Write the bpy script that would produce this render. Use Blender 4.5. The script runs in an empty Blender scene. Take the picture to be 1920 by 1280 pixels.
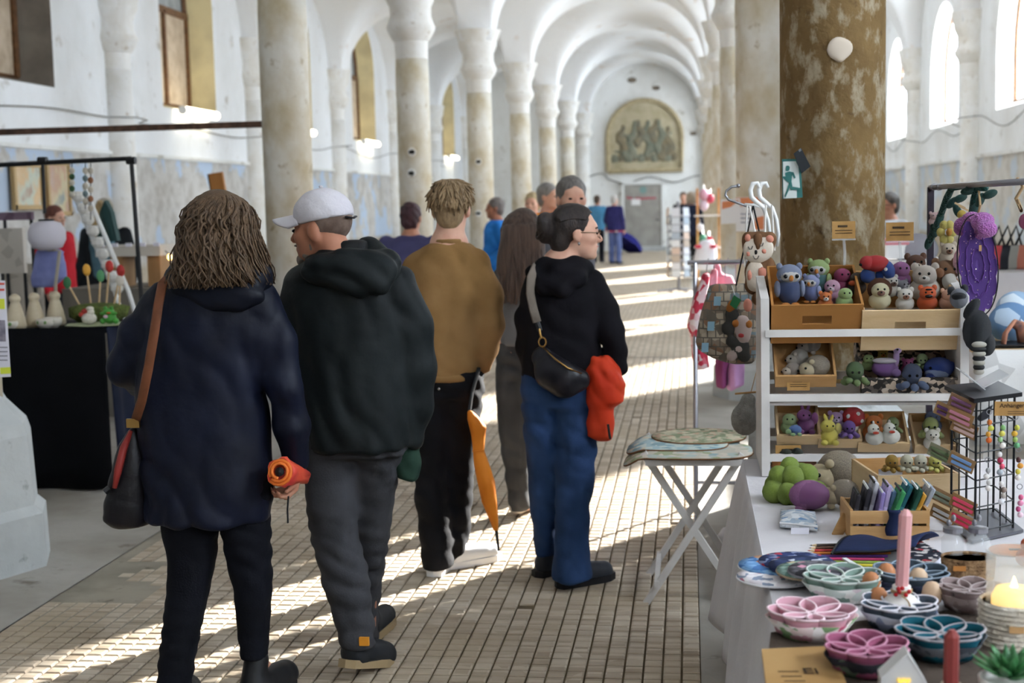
import bpy, bmesh, math, random
import numpy as np
from mathutils import Vector, Matrix, Euler
random.seed(7); np.random.seed(7)
sc = bpy.context.scene
COL = sc.collection
# ---------------------------------------------------------------- camera, world, sun, exposure
FPX, YAW, PITCH, ROLL, EYE = 2600.0, .1283, .0998, .0229, 1.7
_f = Vector((-math.sin(YAW)*math.cos(PITCH), math.cos(YAW)*math.cos(PITCH), -math.sin(PITCH)))
_r0 = Vector((math.cos(YAW), math.sin(YAW), 0)); _u0 = _r0.cross(_f)
_r = _r0*math.cos(ROLL)-_u0*math.sin(ROLL); _u = _r0*math.sin(ROLL)+_u0*math.cos(ROLL)
cam = bpy.data.cameras.new('camera'); camo = bpy.data.objects.new('camera', cam); COL.objects.link(camo)
camo.matrix_world = Matrix(((_r.x,_u.x,-_f.x,0),(_r.y,_u.y,-_f.y,0),(_r.z,_u.z,-_f.z,EYE),(0,0,0,1)))
cam.sensor_width = 36; cam.lens = 36*FPX/1920; cam.clip_start = .05; cam.clip_end = 300
cam.dof.use_dof = True; cam.dof.focus_distance = 4.4; cam.dof.aperture_fstop = 3.6
sc.camera = camo
w = bpy.data.worlds.new('sky'); sc.world = w; w.use_nodes = True
bg = w.node_tree.nodes['Background']; bg.inputs[0].default_value = (.80,.90,1,1); bg.inputs[1].default_value = 17.5
SUN_AZ, SUN_EL = math.radians(55), math.radians(21.6)
sun = bpy.data.lights.new('sun','SUN'); sun.energy = 26; sun.angle = math.radians(1.2); sun.color = (1,.96,.89)
suno = bpy.data.objects.new('sun', sun); COL.objects.link(suno)
_sd = Vector((-math.cos(SUN_AZ)*math.cos(SUN_EL), -math.sin(SUN_AZ)*math.cos(SUN_EL), -math.sin(SUN_EL)))
suno.rotation_euler = _sd.to_track_quat('-Z','Y').to_euler(); suno.location = (20,20,12)
sc.view_settings.view_transform = 'Standard'; sc.view_settings.look = 'None'; sc.view_settings.gamma = 1
sc.view_settings.use_curve_mapping = False; sc.view_settings.exposure = 0.42
try:
    sc.cycles.max_bounces = 8; sc.cycles.diffuse_bounces = 4; sc.cycles.caustics_reflective = False; sc.cycles.caustics_refractive = False
    sc.cycles.sample_clamp_indirect = 8; sc.cycles.use_denoising = True; sc.cycles.use_adaptive_sampling = True; sc.cycles.adaptive_threshold = .08; sc.cycles.adaptive_min_samples = 16
except Exception: pass
# ---------------------------------------------------------------- pixel -> place helpers
def ray(px, py): return _f+_r*((px-960)/FPX)+_u*((640-py)/FPX)
def G(px, py, z=0.0):
    r = ray(px,py); return Vector((0,0,EYE))+r*((z-EYE)/r.z)
def V(px, py, Y):
    r = ray(px,py); return Vector((0,0,EYE))+r*(Y/r.y)
def WX(px, py, X):
    r = ray(px,py); return Vector((0,0,EYE))+r*(X/r.x)
def pxm(Y): return FPX/(Y*.985)        # pixels per metre at depth Y
# ---------------------------------------------------------------- materials
def lin(c):
    if isinstance(c,str): c = [int(c[i:i+2],16)/255 for i in (0,2,4)]
    return tuple((v/12.92 if v<=.04045 else ((v+.055)/1.055)**2.4) for v in c)+(1,)
MATS = {}
def mat(name, col, rough=.75, col2=None, scale=8, bump=0, bscale=60, metal=0, spec=.3, kind='noise', detail=4, stretch=None,
        lo=.35, hi=.65, emit=None, estr=0, trans=0, alpha=1, sheen=0, sub=0):
    if name in MATS: return MATS[name]
    m = bpy.data.materials.new(name); m.use_nodes = True; nt = m.node_tree; N = nt.nodes; L = nt.links
    b = N['Principled BSDF']; b.inputs['Base Color'].default_value = lin(col); b.inputs['Roughness'].default_value = rough
    b.inputs['Metallic'].default_value = metal; b.inputs['Specular IOR Level'].default_value = spec
    b.inputs['Transmission Weight'].default_value = trans; b.inputs['Alpha'].default_value = alpha
    if sheen: b.inputs['Sheen Weight'].default_value = sheen
    if sub: b.inputs['Subsurface Weight'].default_value = sub; b.inputs['Subsurface Radius'].default_value = (.02,.008,.005)
    if emit: b.inputs['Emission Color'].default_value = lin(emit); b.inputs['Emission Strength'].default_value = estr
    tc = N.new('ShaderNodeTexCoord'); src = tc.outputs['Object']
    if stretch:
        mp = N.new('ShaderNodeMapping'); mp.inputs['Scale'].default_value = stretch; L.new(src, mp.inputs[0]); src = mp.outputs[0]
    def tex(kind, s, d=4):
        if kind == 'noise':
            t = N.new('ShaderNodeTexNoise'); t.inputs['Scale'].default_value = s; t.inputs['Detail'].default_value = d; o = t.outputs[0]
        elif kind == 'voronoi':
            t = N.new('ShaderNodeTexVoronoi'); t.inputs['Scale'].default_value = s; o = t.outputs[0]
        elif kind == 'wave':
            t = N.new('ShaderNodeTexWave'); t.inputs['Scale'].default_value = s; t.inputs['Distortion'].default_value = 3; t.inputs['Detail'].default_value = 2; o = t.outputs[0]
        L.new(src, t.inputs['Vector']); return o
    if col2 is not None:
        cr = N.new('ShaderNodeValToRGB'); e = cr.color_ramp.elements
        if isinstance(col2,(list,tuple)) and not isinstance(col2[0],(float,int)):
            cols = [col]+list(col2); e[0].position = 0; e[0].color = lin(cols[0]); e[1].position = 1; e[1].color = lin(cols[-1])
            cr.color_ramp.interpolation = 'CONSTANT' if kind.endswith('print') else 'LINEAR'
            n = len(cols)
            for i,c in enumerate(cols[1:-1],1): q = e.new(lo+(hi-lo)*i/(n-1)); q.color = lin(c)
            e[0].position = 0; e[-1].position = lo+(hi-lo)*(n-1)/n if kind.endswith('print') else hi
        else: e[0].position = lo; e[0].color = lin(col); e[1].position = hi; e[1].color = lin(col2)
        if kind == 'voroprint':
            t = N.new('ShaderNodeTexVoronoi'); t.inputs['Scale'].default_value = scale; L.new(src, t.inputs['Vector'])
            sp = N.new('ShaderNodeSeparateColor'); L.new(t.outputs['Color'], sp.inputs[0]); o = sp.outputs[0]
        else: o = tex('noise' if kind in ('noise','noiseprint','knit','fabric') else ('wave' if kind == 'wood' else kind), scale, detail)
        L.new(o, cr.inputs[0]); L.new(cr.outputs[0], b.inputs['Base Color'])
    if bump:
        bp = N.new('ShaderNodeBump'); bp.inputs['Strength'].default_value = bump; bp.inputs['Distance'].default_value = .01
        o = tex('voronoi' if kind == 'knit' else 'noise', bscale, 3); L.new(o, bp.inputs['Height']); L.new(bp.outputs[0], b.inputs['Normal'])
    MATS[name] = m; return m
# ---------------------------------------------------------------- objects
def wloc(o):
    v = Vector((0,0,0))
    while o is not None: v += o.location; o = o.parent
    return v
def tag(o, label=None, cat=None, group=None, kind=None):
    if label: o['label'] = label
    if cat: o['category'] = cat
    if group: o['group'] = group
    if kind: o['kind'] = kind
    return o
def thing(name, label, cat, loc, group=None):
    o = bpy.data.objects.new(name, None); COL.objects.link(o); o.location = loc; o.empty_display_size = .05
    return tag(o, label, cat, group)
class MB:
    def __init__(s): s.v = []; s.f = []; s.mi = []
    def add(s, vs, fs, mi=0):
        b = len(s.v); s.v += [tuple(v) for v in vs]; s.f += [tuple(i+b for i in f) for f in fs]; s.mi += [mi]*len(fs); return s
    def box(s, c, d, rot=None, mi=0, bev=0):
        x,y,z = [k/2 for k in d]
        if bev:
            bm = bmesh.new(); bmesh.ops.create_cube(bm, size=1); bmesh.ops.scale(bm, vec=d, verts=bm.verts)
            bmesh.ops.bevel(bm, geom=bm.edges[:], offset=bev, segments=2, affect='EDGES', profile=.6)
            bm.verts.index_update(); vs = [v.co.copy() for v in bm.verts]; fs = [[v.index for v in f.verts] for f in bm.faces]; bm.free()
        else:
            vs = [Vector(p) for p in ((-x,-y,-z),(x,-y,-z),(x,y,-z),(-x,y,-z),(-x,-y,z),(x,-y,z),(x,y,z),(-x,y,z))]
            fs = [(0,3,2,1),(4,5,6,7),(0,1,5,4),(1,2,6,5),(2,3,7,6),(3,0,4,7)]
        if rot is not None:
            R = rot if isinstance(rot,Matrix) else Euler(rot).to_matrix()
            vs = [R@v for v in vs]
        c = Vector(c); return s.add([v+c for v in vs], fs, mi)
    def hexa(s, b4, t4, mi=0):
        return s.add(list(b4)+list(t4), [(0,3,2,1),(4,5,6,7),(0,1,5,4),(1,2,6,5),(2,3,7,6),(3,0,4,7)], mi)
    def tube(s, pts, r, n=8, mi=0, cap=True, flat=1.0, up=None):
        pts = [Vector(p) for p in pts]; m = len(pts); rs = r if isinstance(r,(list,tuple)) else [r]*m
        T = [((pts[min(i+1,m-1)]-pts[max(i-1,0)]).normalized() or Vector((0,0,1))) for i in range(m)]
        a = Vector(up) if up else Vector((0,0,1))
        if abs(T[0].dot(a))>.95: a = Vector((1,0,0)) if abs(T[0].x)<.9 else Vector((0,1,0))
        vs = []; U = (a-T[0]*a.dot(T[0])).normalized()
        for i in range(m):
            U = (U-T[i]*U.dot(T[i])); U = U.normalized() if U.length>1e-6 else Vector((1,0,0)); W = T[i].cross(U)
            for k in range(n):
                t = 2*math.pi*k/n; vs.append(pts[i]+U*(math.sin(t)*rs[i]*flat)+W*(math.cos(t)*rs[i]))
        fs = [(i*n+k,i*n+(k+1)%n,(i+1)*n+(k+1)%n,(i+1)*n+k) for i in range(m-1) for k in range(n)]
        if cap: fs += [tuple(range(n))[::-1], tuple(range((m-1)*n,m*n))]
        return s.add(vs, fs, mi)
    def lathe(s, prof, c=(0,0,0), n=20, mi=0, axis=None, sx=1, sy=1, wob=None):
        c = Vector(c); vs = []; R = axis.to_track_quat('Z','Y').to_matrix() if axis is not None else None
        for (r,z) in prof:
            for k in range(n):
                t = 2*math.pi*k/n; q = r*(wob(t,z) if wob else 1); p = Vector((q*math.cos(t)*sx,q*math.sin(t)*sy,z)); vs.append(c+(R@p if R else p))
        m = len(prof); fs = [(i*n+k,i*n+(k+1)%n,(i+1)*n+(k+1)%n,(i+1)*n+k) for i in range(m-1) for k in range(n)]
        if prof[0][0]>1e-5: fs.append(tuple(range(n))[::-1])
        if prof[-1][0]>1e-5: fs.append(tuple(range((m-1)*n,m*n)))
        return s.add(vs, fs, mi)
    def ell(s, c, r, rot=None, n=12, mi=0):
        R = Euler(rot).to_matrix() if isinstance(rot,tuple) else rot
        vs = []; h = n//2+1
        for i in range(h+1):
            a = math.pi*i/h
            for k in range(n):
                t = 2*math.pi*k/n; p = Vector((r[0]*math.sin(a)*math.cos(t), r[1]*math.sin(a)*math.sin(t), -r[2]*math.cos(a)))
                vs.append(Vector(c)+(R@p if R else p))
        fs = [(i*n+k,i*n+(k+1)%n,(i+1)*n+(k+1)%n,(i+1)*n+k) for i in range(h) for k in range(n)]
        return s.add(vs, fs, mi)
    def prism(s, poly, o, ux, uy, d, mi=0):
        """poly of (a,b) in the plane o + a*ux + b*uy, extruded by vector d"""
        o = Vector(o); ux = Vector(ux); uy = Vector(uy); d = Vector(d); n = len(poly)
        f = [o+ux*a+uy*b for a,b in poly]; vs = f+[p+d for p in f]
        fs = [tuple(range(n)), tuple(range(2*n-1,n-1,-1))]+[(i,n+i,n+(i+1)%n,(i+1)%n) for i in range(n)]
        return s.add(vs, fs, mi)
    def grid(s, fn, nu, nv, th=0, mi=0, closeu=False):
        """fn(u,v)->point for u,v in 0..1; th: thickness along normals"""
        P = [[Vector(fn(i/(nu-(0 if closeu else 1)),j/(nv-1))) for j in range(nv)] for i in range(nu)]
        vs = [p for r in P for p in r]
        iu = nu if closeu else nu-1
        fs = [(i*nv+j,((i+1)%nu)*nv+j,((i+1)%nu)*nv+j+1,i*nv+j+1) for i in range(iu) for j in range(nv-1)]
        if th:
            Nn = [Vector((0,0,0)) for _ in vs]
            for f in fs:
                nn = (vs[f[1]]-vs[f[0]]).cross(vs[f[3]]-vs[f[0]])
                for q in f: Nn[q] = Nn[q]+nn
            m = len(vs); vs2 = [v-(n.normalized()*th if n.length>0 else n) for v,n in zip(vs,Nn)]
            fs2 = [tuple(q+m for q in f[::-1]) for f in fs]
            edge = {}
            for f in fs:
                for k in range(4):
                    a,b = f[k],f[(k+1)%4]
                    if (b,a) in edge: del edge[(b,a)]
                    else: edge[(a,b)] = 1
            fs = fs+fs2+[(b,a,a+m,b+m) for a,b in edge]; vs = vs+vs2
        return s.add(vs, fs, mi)
    def mesh(s, name, mats, off=Vector((0,0,0)), smooth=False, weld=False):
        me = bpy.data.meshes.new(name); me.from_pydata([(v[0]-off.x,v[1]-off.y,v[2]-off.z) for v in s.v], [], s.f)
        for m in (mats if isinstance(mats,(list,tuple)) else [mats]): me.materials.append(m)
        if any(s.mi): me.polygons.foreach_set('material_index', s.mi)
        if smooth: me.polygons.foreach_set('use_smooth', [True]*len(s.f))
        me.update(); return me
    def build(s, name, mats, parent=None, loc=None, smooth=False, label=None, cat=None, group=None, kind=None, auto=None):
        off = wloc(parent) if parent is not None else (Vector(loc) if loc is not None else Vector((0,0,0)))
        me = s.mesh(name, mats, off, smooth)
        o = bpy.data.objects.new(name, me); COL.objects.link(o)
        if parent is not None: o.parent = parent
        else: o.location = off
        if auto is not None:
            bm = bmesh.new(); bm.from_mesh(me)
            bmesh.ops.remove_doubles(bm, verts=bm.verts, dist=1e-5)
            for e in bm.edges:
                if len(e.link_faces)==2 and e.calc_face_angle(0)>math.radians(auto): e.smooth = False
            for f in bm.faces: f.smooth = True
            bm.to_mesh(me); bm.free()
        return tag(o, label, cat, group, kind)
def inst(name, me, parent=None, loc=(0,0,0), scale=(1,1,1), rot=(0,0,0)):
    o = bpy.data.objects.new(name, me); COL.objects.link(o); o.location = loc; o.scale = scale; o.rotation_euler = rot
    if parent is not None: o.parent = parent
    return o
# ---------------------------------------------------------------- soft shapes: signed distance fields meshed with surface nets
def nets(D, X, Y, Z):
    s = D<0; c = [(0,0,0),(1,0,0),(0,1,0),(1,1,0),(0,0,1),(1,0,1),(0,1,1),(1,1,1)]
    nx,ny,nz = D.shape
    cnt = np.zeros((nx-1,ny-1,nz-1), np.int8)
    for a,b,d in c: cnt += s[a:nx-1+a,b:ny-1+b,d:nz-1+d]
    I = np.argwhere((cnt>0)&(cnt<8))
    if len(I)==0: return np.zeros((0,3)), []
    idx = -np.ones((nx-1,ny-1,nz-1), np.int64); idx[tuple(I.T)] = np.arange(len(I))
    vals = [D[I[:,0]+a,I[:,1]+b,I[:,2]+d] for a,b,d in c]
    acc = np.zeros((len(I),3)); n = np.zeros(len(I))
    for i in range(8):
        for j in range(i+1,8):
            if sum(abs(c[i][k]-c[j][k]) for k in range(3))!=1: continue
            m = (vals[i]<0)!=(vals[j]<0); t = vals[i][m]/(vals[i][m]-vals[j][m])
            acc[m] += np.array(c[i])+t[:,None]*(np.array(c[j])-np.array(c[i])); n[m] += 1
    P = I+acc/n[:,None]
    W = np.stack([np.interp(P[:,0],np.arange(nx),X),np.interp(P[:,1],np.arange(ny),Y),np.interp(P[:,2],np.arange(nz),Z)],1)
    F = []
    for ax in range(3):
        sl0 = [slice(None)]*3; sl1 = [slice(None)]*3; sl0[ax] = slice(0,-1); sl1[ax] = slice(1,None)
        A = s[tuple(sl0)]; B = s[tuple(sl1)]; E = np.argwhere(A!=B); fl = A[tuple(E.T)]
        u,v = [(1,2),(2,0),(0,1)][ax]
        ok = (E[:,u]>0)&(E[:,v]>0)&(E[:,u]<D.shape[u]-1)&(E[:,v]<D.shape[v]-1); E = E[ok]; fl = fl[ok]
        def cell(du,dv):
            q = E.copy(); q[:,u] += du; q[:,v] += dv; return idx[tuple(q.T)]
        q = np.stack([cell(-1,-1),cell(0,-1),cell(0,0),cell(-1,0)],1); q[~fl] = q[~fl][:,::-1]; F.append(q)
    return W, np.concatenate(F).tolist()
class SDF:
    """list of prims; cone(a,b,ra,rb), ell(c,r,R), loft(rings); combined by smooth union"""
    def __init__(s, k=.02): s.P = []; s.k = k; s.cut = []; s.disp = None
    def cone(s, a, b, ra, rb=None, k=None, flat=None):
        s.P.append(('c',np.array(a,float),np.array(b,float),ra,ra if rb is None else rb,k,flat)); return s
    def chain(s, pts, rs, k=None, flat=None):
        for i in range(len(pts)-1): s.cone(pts[i],pts[i+1],rs[i],rs[i+1],k,flat)
        return s
    def ell(s, c, r, R=None, k=None):
        s.P.append(('e',np.array(c,float),np.array(r,float),None if R is None else np.array(R),k)); return s
    def loft(s, rings, k=None, p=2.3):
        """rings: (z, cx, cy, wx, wy)"""
        R = np.array(sorted(rings),float); s.P.append(('l',R,k,p)); return s
    def bounds(s):
        lo = np.full(3,1e9); hi = -lo
        for q in s.P:
            if q[0]=='c': r = max(q[3],q[4]); a = np.minimum(q[1],q[2])-r; b = np.maximum(q[1],q[2])+r
            elif q[0]=='e': m = q[2].max() if q[3] is not None else q[2]; a = q[1]-m; b = q[1]+m
            else:
                R = q[1]; a = np.array([(R[:,1]-R[:,3]).min(),(R[:,2]-R[:,4]).min(),R[0,0]]); b = np.array([(R[:,1]+R[:,3]).max(),(R[:,2]+R[:,4]).max(),R[-1,0]])
            lo = np.minimum(lo,a); hi = np.maximum(hi,b)
        return lo,hi
    def mesh(s, h, zf=None):
        lo,hi = s.bounds(); pad = .03+2*h; lo = lo-pad; hi = hi+pad
        X,Y,Z = [np.arange(lo[i],hi[i]+h,h) for i in range(3)]
        D = np.full((len(X),len(Y),len(Z)), .2, np.float32)
        for q in s.P:
            if q[0]=='c': r = max(q[3],q[4]); a = np.minimum(q[1],q[2])-r; b = np.maximum(q[1],q[2])+r
            elif q[0]=='e': m = q[2].max() if q[3] is not None else q[2]; a = q[1]-m; b = q[1]+m
            else:
                R = q[1]; a = np.array([(R[:,1]-R[:,3]).min(),(R[:,2]-R[:,4]).min(),R[0,0]]); b = np.array([(R[:,1]+R[:,3]).max(),(R[:,2]+R[:,4]).max(),R[-1,0]])
            kk = q[5] if q[0]=='c' else (q[4] if q[0]=='e' else q[2]); kk = s.k if kk is None else kk
            mg = kk*1.5+2*h
            i0 = [max(0,int((a[i]-mg-lo[i])/h)) for i in range(3)]; i1 = [min(len(A),int((b[i]+mg-lo[i])/h)+2) for i,A in enumerate((X,Y,Z))]
            sl = tuple(slice(i0[i],i1[i]) for i in range(3))
            x = X[sl[0]][:,None,None]; y = Y[sl[1]][None,:,None]; z = Z[sl[2]][None,None,:]
            if q[0]=='c':
                A,B = q[1],q[2]; ba = B-A; L2 = max((ba**2).sum(),1e-9)
                t = np.clip(((x-A[0])*ba[0]+(y-A[1])*ba[1]+(z-A[2])*ba[2])/L2,0,1)
                fl = q[6] or 1
                d = np.sqrt((x-A[0]-t*ba[0])**2+((y-A[1]-t*ba[1])/fl)**2+(z-A[2]-t*ba[2])**2)-(q[3]+t*(q[4]-q[3]))
                if fl<1: d = d*(.5+.5*fl)
            elif q[0]=='e':
                px,py,pz = x-q[1][0],y-q[1][1],z-q[1][2]
                if q[3] is not None:
                    M = q[3]; px,py,pz = M[0,0]*px+M[1,0]*py+M[2,0]*pz, M[0,1]*px+M[1,1]*py+M[2,1]*pz, M[0,2]*px+M[1,2]*py+M[2,2]*pz
                r = q[2]; k0 = np.sqrt((px/r[0])**2+(py/r[1])**2+(pz/r[2])**2); k1 = np.sqrt((px/r[0]**2)**2+(py/r[1]**2)**2+(pz/r[2]**2)**2)+1e-9
                d = k0*(k0-1)/k1
            else:
                R = q[1]; p = q[3]; zz = Z[sl[2]]
                cx,cy,wx,wy = [np.interp(zz,R[:,0],R[:,i])[None,None,:] for i in (1,2,3,4)]
                g = ((np.abs(x-cx)/wx)**p+(np.abs(y-cy)/wy)**p)**(1/p)
                d = (g-1)*np.minimum(wx,wy)
                zc = np.maximum(R[0,0]-z,z-R[-1,0]); d = np.where(zc>-.012, np.sqrt(np.maximum(d+.012,0)**2+np.maximum(zc+.012,0)**2)-.012+np.minimum(np.maximum(d+.012,zc+.012),0), d)
            o = D[sl]; hh = np.clip(.5+.5*(o-d)/max(kk,1e-4),0,1); D[sl] = (o*(1-hh)+d*hh-kk*hh*(1-hh)).astype(np.float32)
        xg = X[:,None,None]; yg = Y[None,:,None]; zg = Z[None,None,:]
        if s.disp is not None: D += s.disp(xg,yg,zg)
        for fn in s.cut: D = np.maximum(D, fn(xg,yg,zg)).astype(np.float32)
        return nets(D,X,Y,Z)
    def build(s, h, name, m, parent=None, loc=None, label=None, cat=None, group=None, kind=None):
        W,F = s.mesh(h); b = MB(); b.v = W.tolist(); b.f = F; b.mi = [0]*len(F)
        return b.build(name, m, parent, loc, True, label, cat, group, kind)
def folds(A, fx, fy, fz, ph=0., w=1.6):
    """cloth folds: warped ridged waves, sharper on the crest than in the valley"""
    fx, fy, fz = fx*2.9, fy*2.9, fz*2.9; A = A*.62
    def d(x,y,z):
        q = fx*x+fy*y+fz*z+ph+w*np.sin(13*z+6*x+ph)+1.3*np.sin(17*x-9*z+8*y)
        q2 = 1.5*fx*x-1.3*fy*y+.7*fz*z+2*ph+w*np.sin(15*y+11*z)+1.1*np.sin(23*z-14*x)
        m = .5+.5*np.sin(9.1*z+7.3*x+ph*1.7)
        return (A*(.3+.7*m)*((.8-1.6*np.abs(np.sin(q*.5)))+.6*(.8-1.6*np.abs(np.sin(q2*.5))))).astype(np.float32)
    return d
# ---------------------------------------------------------------- the hall: floor, walls, vaults, columns
XL, XR, WL, WR = -3.518, .625, -7.55, 4.65
S, Y0 = 5.7953, 6.24
NB = -3                                  # first bay line behind the camera
YS = [Y0+i*S for i in range(NB,8)]       # bay lines; the end wall stands at the last
YE = YS[-1]; YB = YS[0]
ZS, RISE = 4.42, 1.75
def plaster(name, base, stain, dark, sc_=1.2, lo=.45, hi=.72, dado=None, dadoz=2.4):
    m = bpy.data.materials.new(name); m.use_nodes = True; nt = m.node_tree; N = nt.nodes; L = nt.links; b = N['Principled BSDF']
    b.inputs['Roughness'].default_value = .9; b.inputs['Specular IOR Level'].default_value = .15
    tc = N.new('ShaderNodeTexCoord')
    def noise(s, d=6, st=(1,1,1)):
        mp = N.new('ShaderNodeMapping'); mp.inputs['Scale'].default_value = st; L.new(tc.outputs['Object'], mp.inputs[0])
        t = N.new('ShaderNodeTexNoise'); t.inputs['Scale'].default_value = s; t.inputs['Detail'].default_value = min(d,4); t.inputs['Roughness'].default_value = .62; L.new(mp.outputs[0], t.inputs['Vector']); return t.outputs[0]
    def ramp(o, p0, p1):
        r = N.new('ShaderNodeMapRange'); r.inputs[1].default_value = p0; r.inputs[2].default_value = p1; L.new(o, r.inputs[0]); return r.outputs[0]
    def mix(f, a, c):
        x = N.new('ShaderNodeMix'); x.data_type = 'RGBA'; L.new(f, x.inputs[0])
        for i,q in ((6,a),(7,c)):
            if isinstance(q,tuple): x.inputs[i].default_value = q
            else: L.new(q, x.inputs[i])
        return x.outputs[2]
    c = mix(ramp(noise(sc_,7,(1,1,.7)),lo,hi), lin(base), lin(stain))
    c = mix(ramp(noise(sc_*3.1,8),.62,.74), c, lin(dark))
    if dado:
        sx = N.new('ShaderNodeSeparateXYZ'); L.new(tc.outputs['Object'], sx.inputs[0])
        dcol = mix(ramp(noise(1.3,5),.52,.56), mix(ramp(noise(3.3,9),.42,.62), lin(dado[0]), lin(dado[1])), lin(dado[2]))
        wv = N.new('ShaderNodeMath'); wv.operation = 'ADD'; L.new(sx.outputs[2], wv.inputs[0]); wv.inputs[1].default_value = 0
        c = mix(ramp(wv.outputs[0], dadoz, dadoz-.02), c, dcol)
        # bare band above the floor
        c = mix(ramp(sx.outputs[2], 1.0, .9), c, mix(ramp(noise(4,6),.4,.6), lin('b9ac98'), lin('968a78')))
    L.new(c, b.inputs['Base Color'])
    bp = N.new('ShaderNodeBump'); bp.inputs['Strength'].default_value = .35; bp.inputs['Distance'].default_value = .02; L.new(noise(sc_*6,8), bp.inputs['Height']); L.new(bp.outputs[0], b.inputs['Normal'])
    MATS[name] = m; return m
M_wall = plaster('limewashed wall','f1f2f3','e4e4e2','c0bab0',.9, dado=('cdcac5','b4afa8','bccbdd'), dadoz=2.45)
M_wallr = plaster('limewashed wall right','f3f4f4','e6e5e2','c0bab0',.9, dado=('d2cec7','bdb7ae','c2cad2'), dadoz=2.25)
M_wende = plaster('end wall plaster','ebebe8','d8d5ce','ada698',.8)
M_vault = plaster('vault plaster','f4f4f4','ebe6e0','d6c2ae',.55,.5,.8)
M_col = plaster('old column limewash','e6e2d8','c9bb9d','a8946e',2.0,.42,.64)
M_coldark = plaster('stained column stone','927850','7a6240','5c4830',3.2,.32,.6)
def patchy():
    nt = M_coldark.node_tree; N = nt.nodes; L = nt.links; b = N['Principled BSDF']; old = b.inputs['Base Color'].links[0].from_socket
    tc = N.new('ShaderNodeTexCoord'); mp = N.new('ShaderNodeMapping'); mp.inputs['Scale'].default_value = (1,1,.55); L.new(tc.outputs['Object'],mp.inputs[0])
    t = N.new('ShaderNodeTexNoise'); t.inputs['Scale'].default_value = 13; t.inputs['Detail'].default_value = 9; t.inputs['Roughness'].default_value = .68; L.new(mp.outputs[0],t.inputs['Vector'])
    r = N.new('ShaderNodeMapRange'); r.inputs[1].default_value = .505; r.inputs[2].default_value = .62; L.new(t.outputs[0],r.inputs[0])
    x = N.new('ShaderNodeMix'); x.data_type = 'RGBA'; L.new(r.outputs[0],x.inputs[0]); L.new(old,x.inputs[6]); x.inputs[7].default_value = lin('aa9c84'); L.new(x.outputs[2],b.inputs['Base Color'])
patchy()
M_cap = plaster('capital limewash','f0eeea','ddd6c9','bfb09a',2.0)
M_stone = plaster('grey plinth stone','c3c6c5','b0b3b2','8a8c8a',2.2)
M_conc = plaster('worn concrete','b3afa7','9c968c','756e62',1.1,.4,.65)
# --- floor: concrete slab with a band of small square clinker tiles along the nave
TP = .0694; TX1 = .028; TX0 = TX1-41*TP
fl = MB(); fl.add([(WL-.6,YB,0),(TX0,YB,0),(TX0,YE+.5,0),(WL-.6,YE+.5,0),(TX1,YB,0),(WR+.6,YB,0),(WR+.6,YE+.5,0),(TX1,YE+.5,0)],[(0,1,2,3),(4,5,6,7)])
floor = fl.build('floor', M_conc, kind='structure'); floor['label'] = 'worn concrete and small square tile floor of the hall'
def tile_mat(far):
    m = bpy.data.materials.new('clinker tile far' if far else 'clinker tile'); m.use_nodes = True; nt = m.node_tree; N = nt.nodes; L = nt.links; b = N['Principled BSDF']
    b.inputs['Roughness'].default_value = .62; b.inputs['Specular IOR Level'].default_value = .35
    g = N.new('ShaderNodeNewGeometry'); dv = N.new('ShaderNodeVectorMath'); dv.operation = 'SNAP'; dv.inputs[1].default_value = (TP,TP,10)
    ad = N.new('ShaderNodeVectorMath'); ad.operation = 'ADD'; ad.inputs[1].default_value = (-TX0+TP*100,TP*200,0); L.new(g.outputs[0],ad.inputs[0]); L.new(ad.outputs[0],dv.inputs[0])
    wn = N.new('ShaderNodeTexWhiteNoise'); L.new(dv.outputs[0],wn.inputs[0])
    cr = N.new('ShaderNodeValToRGB'); e = cr.color_ramp.elements; e[0].color = lin('a79681'); e[1].color = lin('d0c3b0'); L.new(wn.outputs[0],cr.inputs[0])
    ns = N.new('ShaderNodeTexNoise'); ns.inputs['Scale'].default_value = 1.6; ns.inputs['Detail'].default_value = 6; L.new(g.outputs[0],ns.inputs['Vector'])
    r = N.new('ShaderNodeMapRange'); r.inputs[1].default_value = .4; r.inputs[2].default_value = .7; L.new(ns.outputs[0],r.inputs[0])
    x = N.new('ShaderNodeMix'); x.data_type = 'RGBA'; L.new(r.outputs[0],x.inputs[0]); L.new(cr.outputs[0],x.inputs[6]); x.inputs[7].default_value = lin('b4a48c'); out = x.outputs[2]
    if far:
        f = N.new('ShaderNodeVectorMath'); f.operation = 'FRACTION'; sc_ = N.new('ShaderNodeVectorMath'); sc_.operation = 'SCALE'; sc_.inputs[3].default_value = 1/TP; L.new(ad.outputs[0],sc_.inputs[0]); L.new(sc_.outputs[0],f.inputs[0])
        sp = N.new('ShaderNodeSeparateXYZ'); L.new(f.outputs[0],sp.inputs[0]); mn = N.new('ShaderNodeMath'); mn.operation = 'MINIMUM'; L.new(sp.outputs[0],mn.inputs[0]); L.new(sp.outputs[1],mn.inputs[1])
        gt = N.new('ShaderNodeMath'); gt.operation = 'LESS_THAN'; gt.inputs[1].default_value = .13; L.new(mn.outputs[0],gt.inputs[0])
        x2 = N.new('ShaderNodeMix'); x2.data_type = 'RGBA'; L.new(gt.outputs[0],x2.inputs[0]); L.new(out,x2.inputs[6]); x2.inputs[7].default_value = lin('7d705e'); out = x2.outputs[2]
    L.new(out,b.inputs['Base Color']); return m
M_tile = tile_mat(False); M_tilef = tile_mat(True); M_grout = mat('tile grout','76664e',.9,'5f523e',9)
YN0, YF0 = 2.6, 15.0
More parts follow.
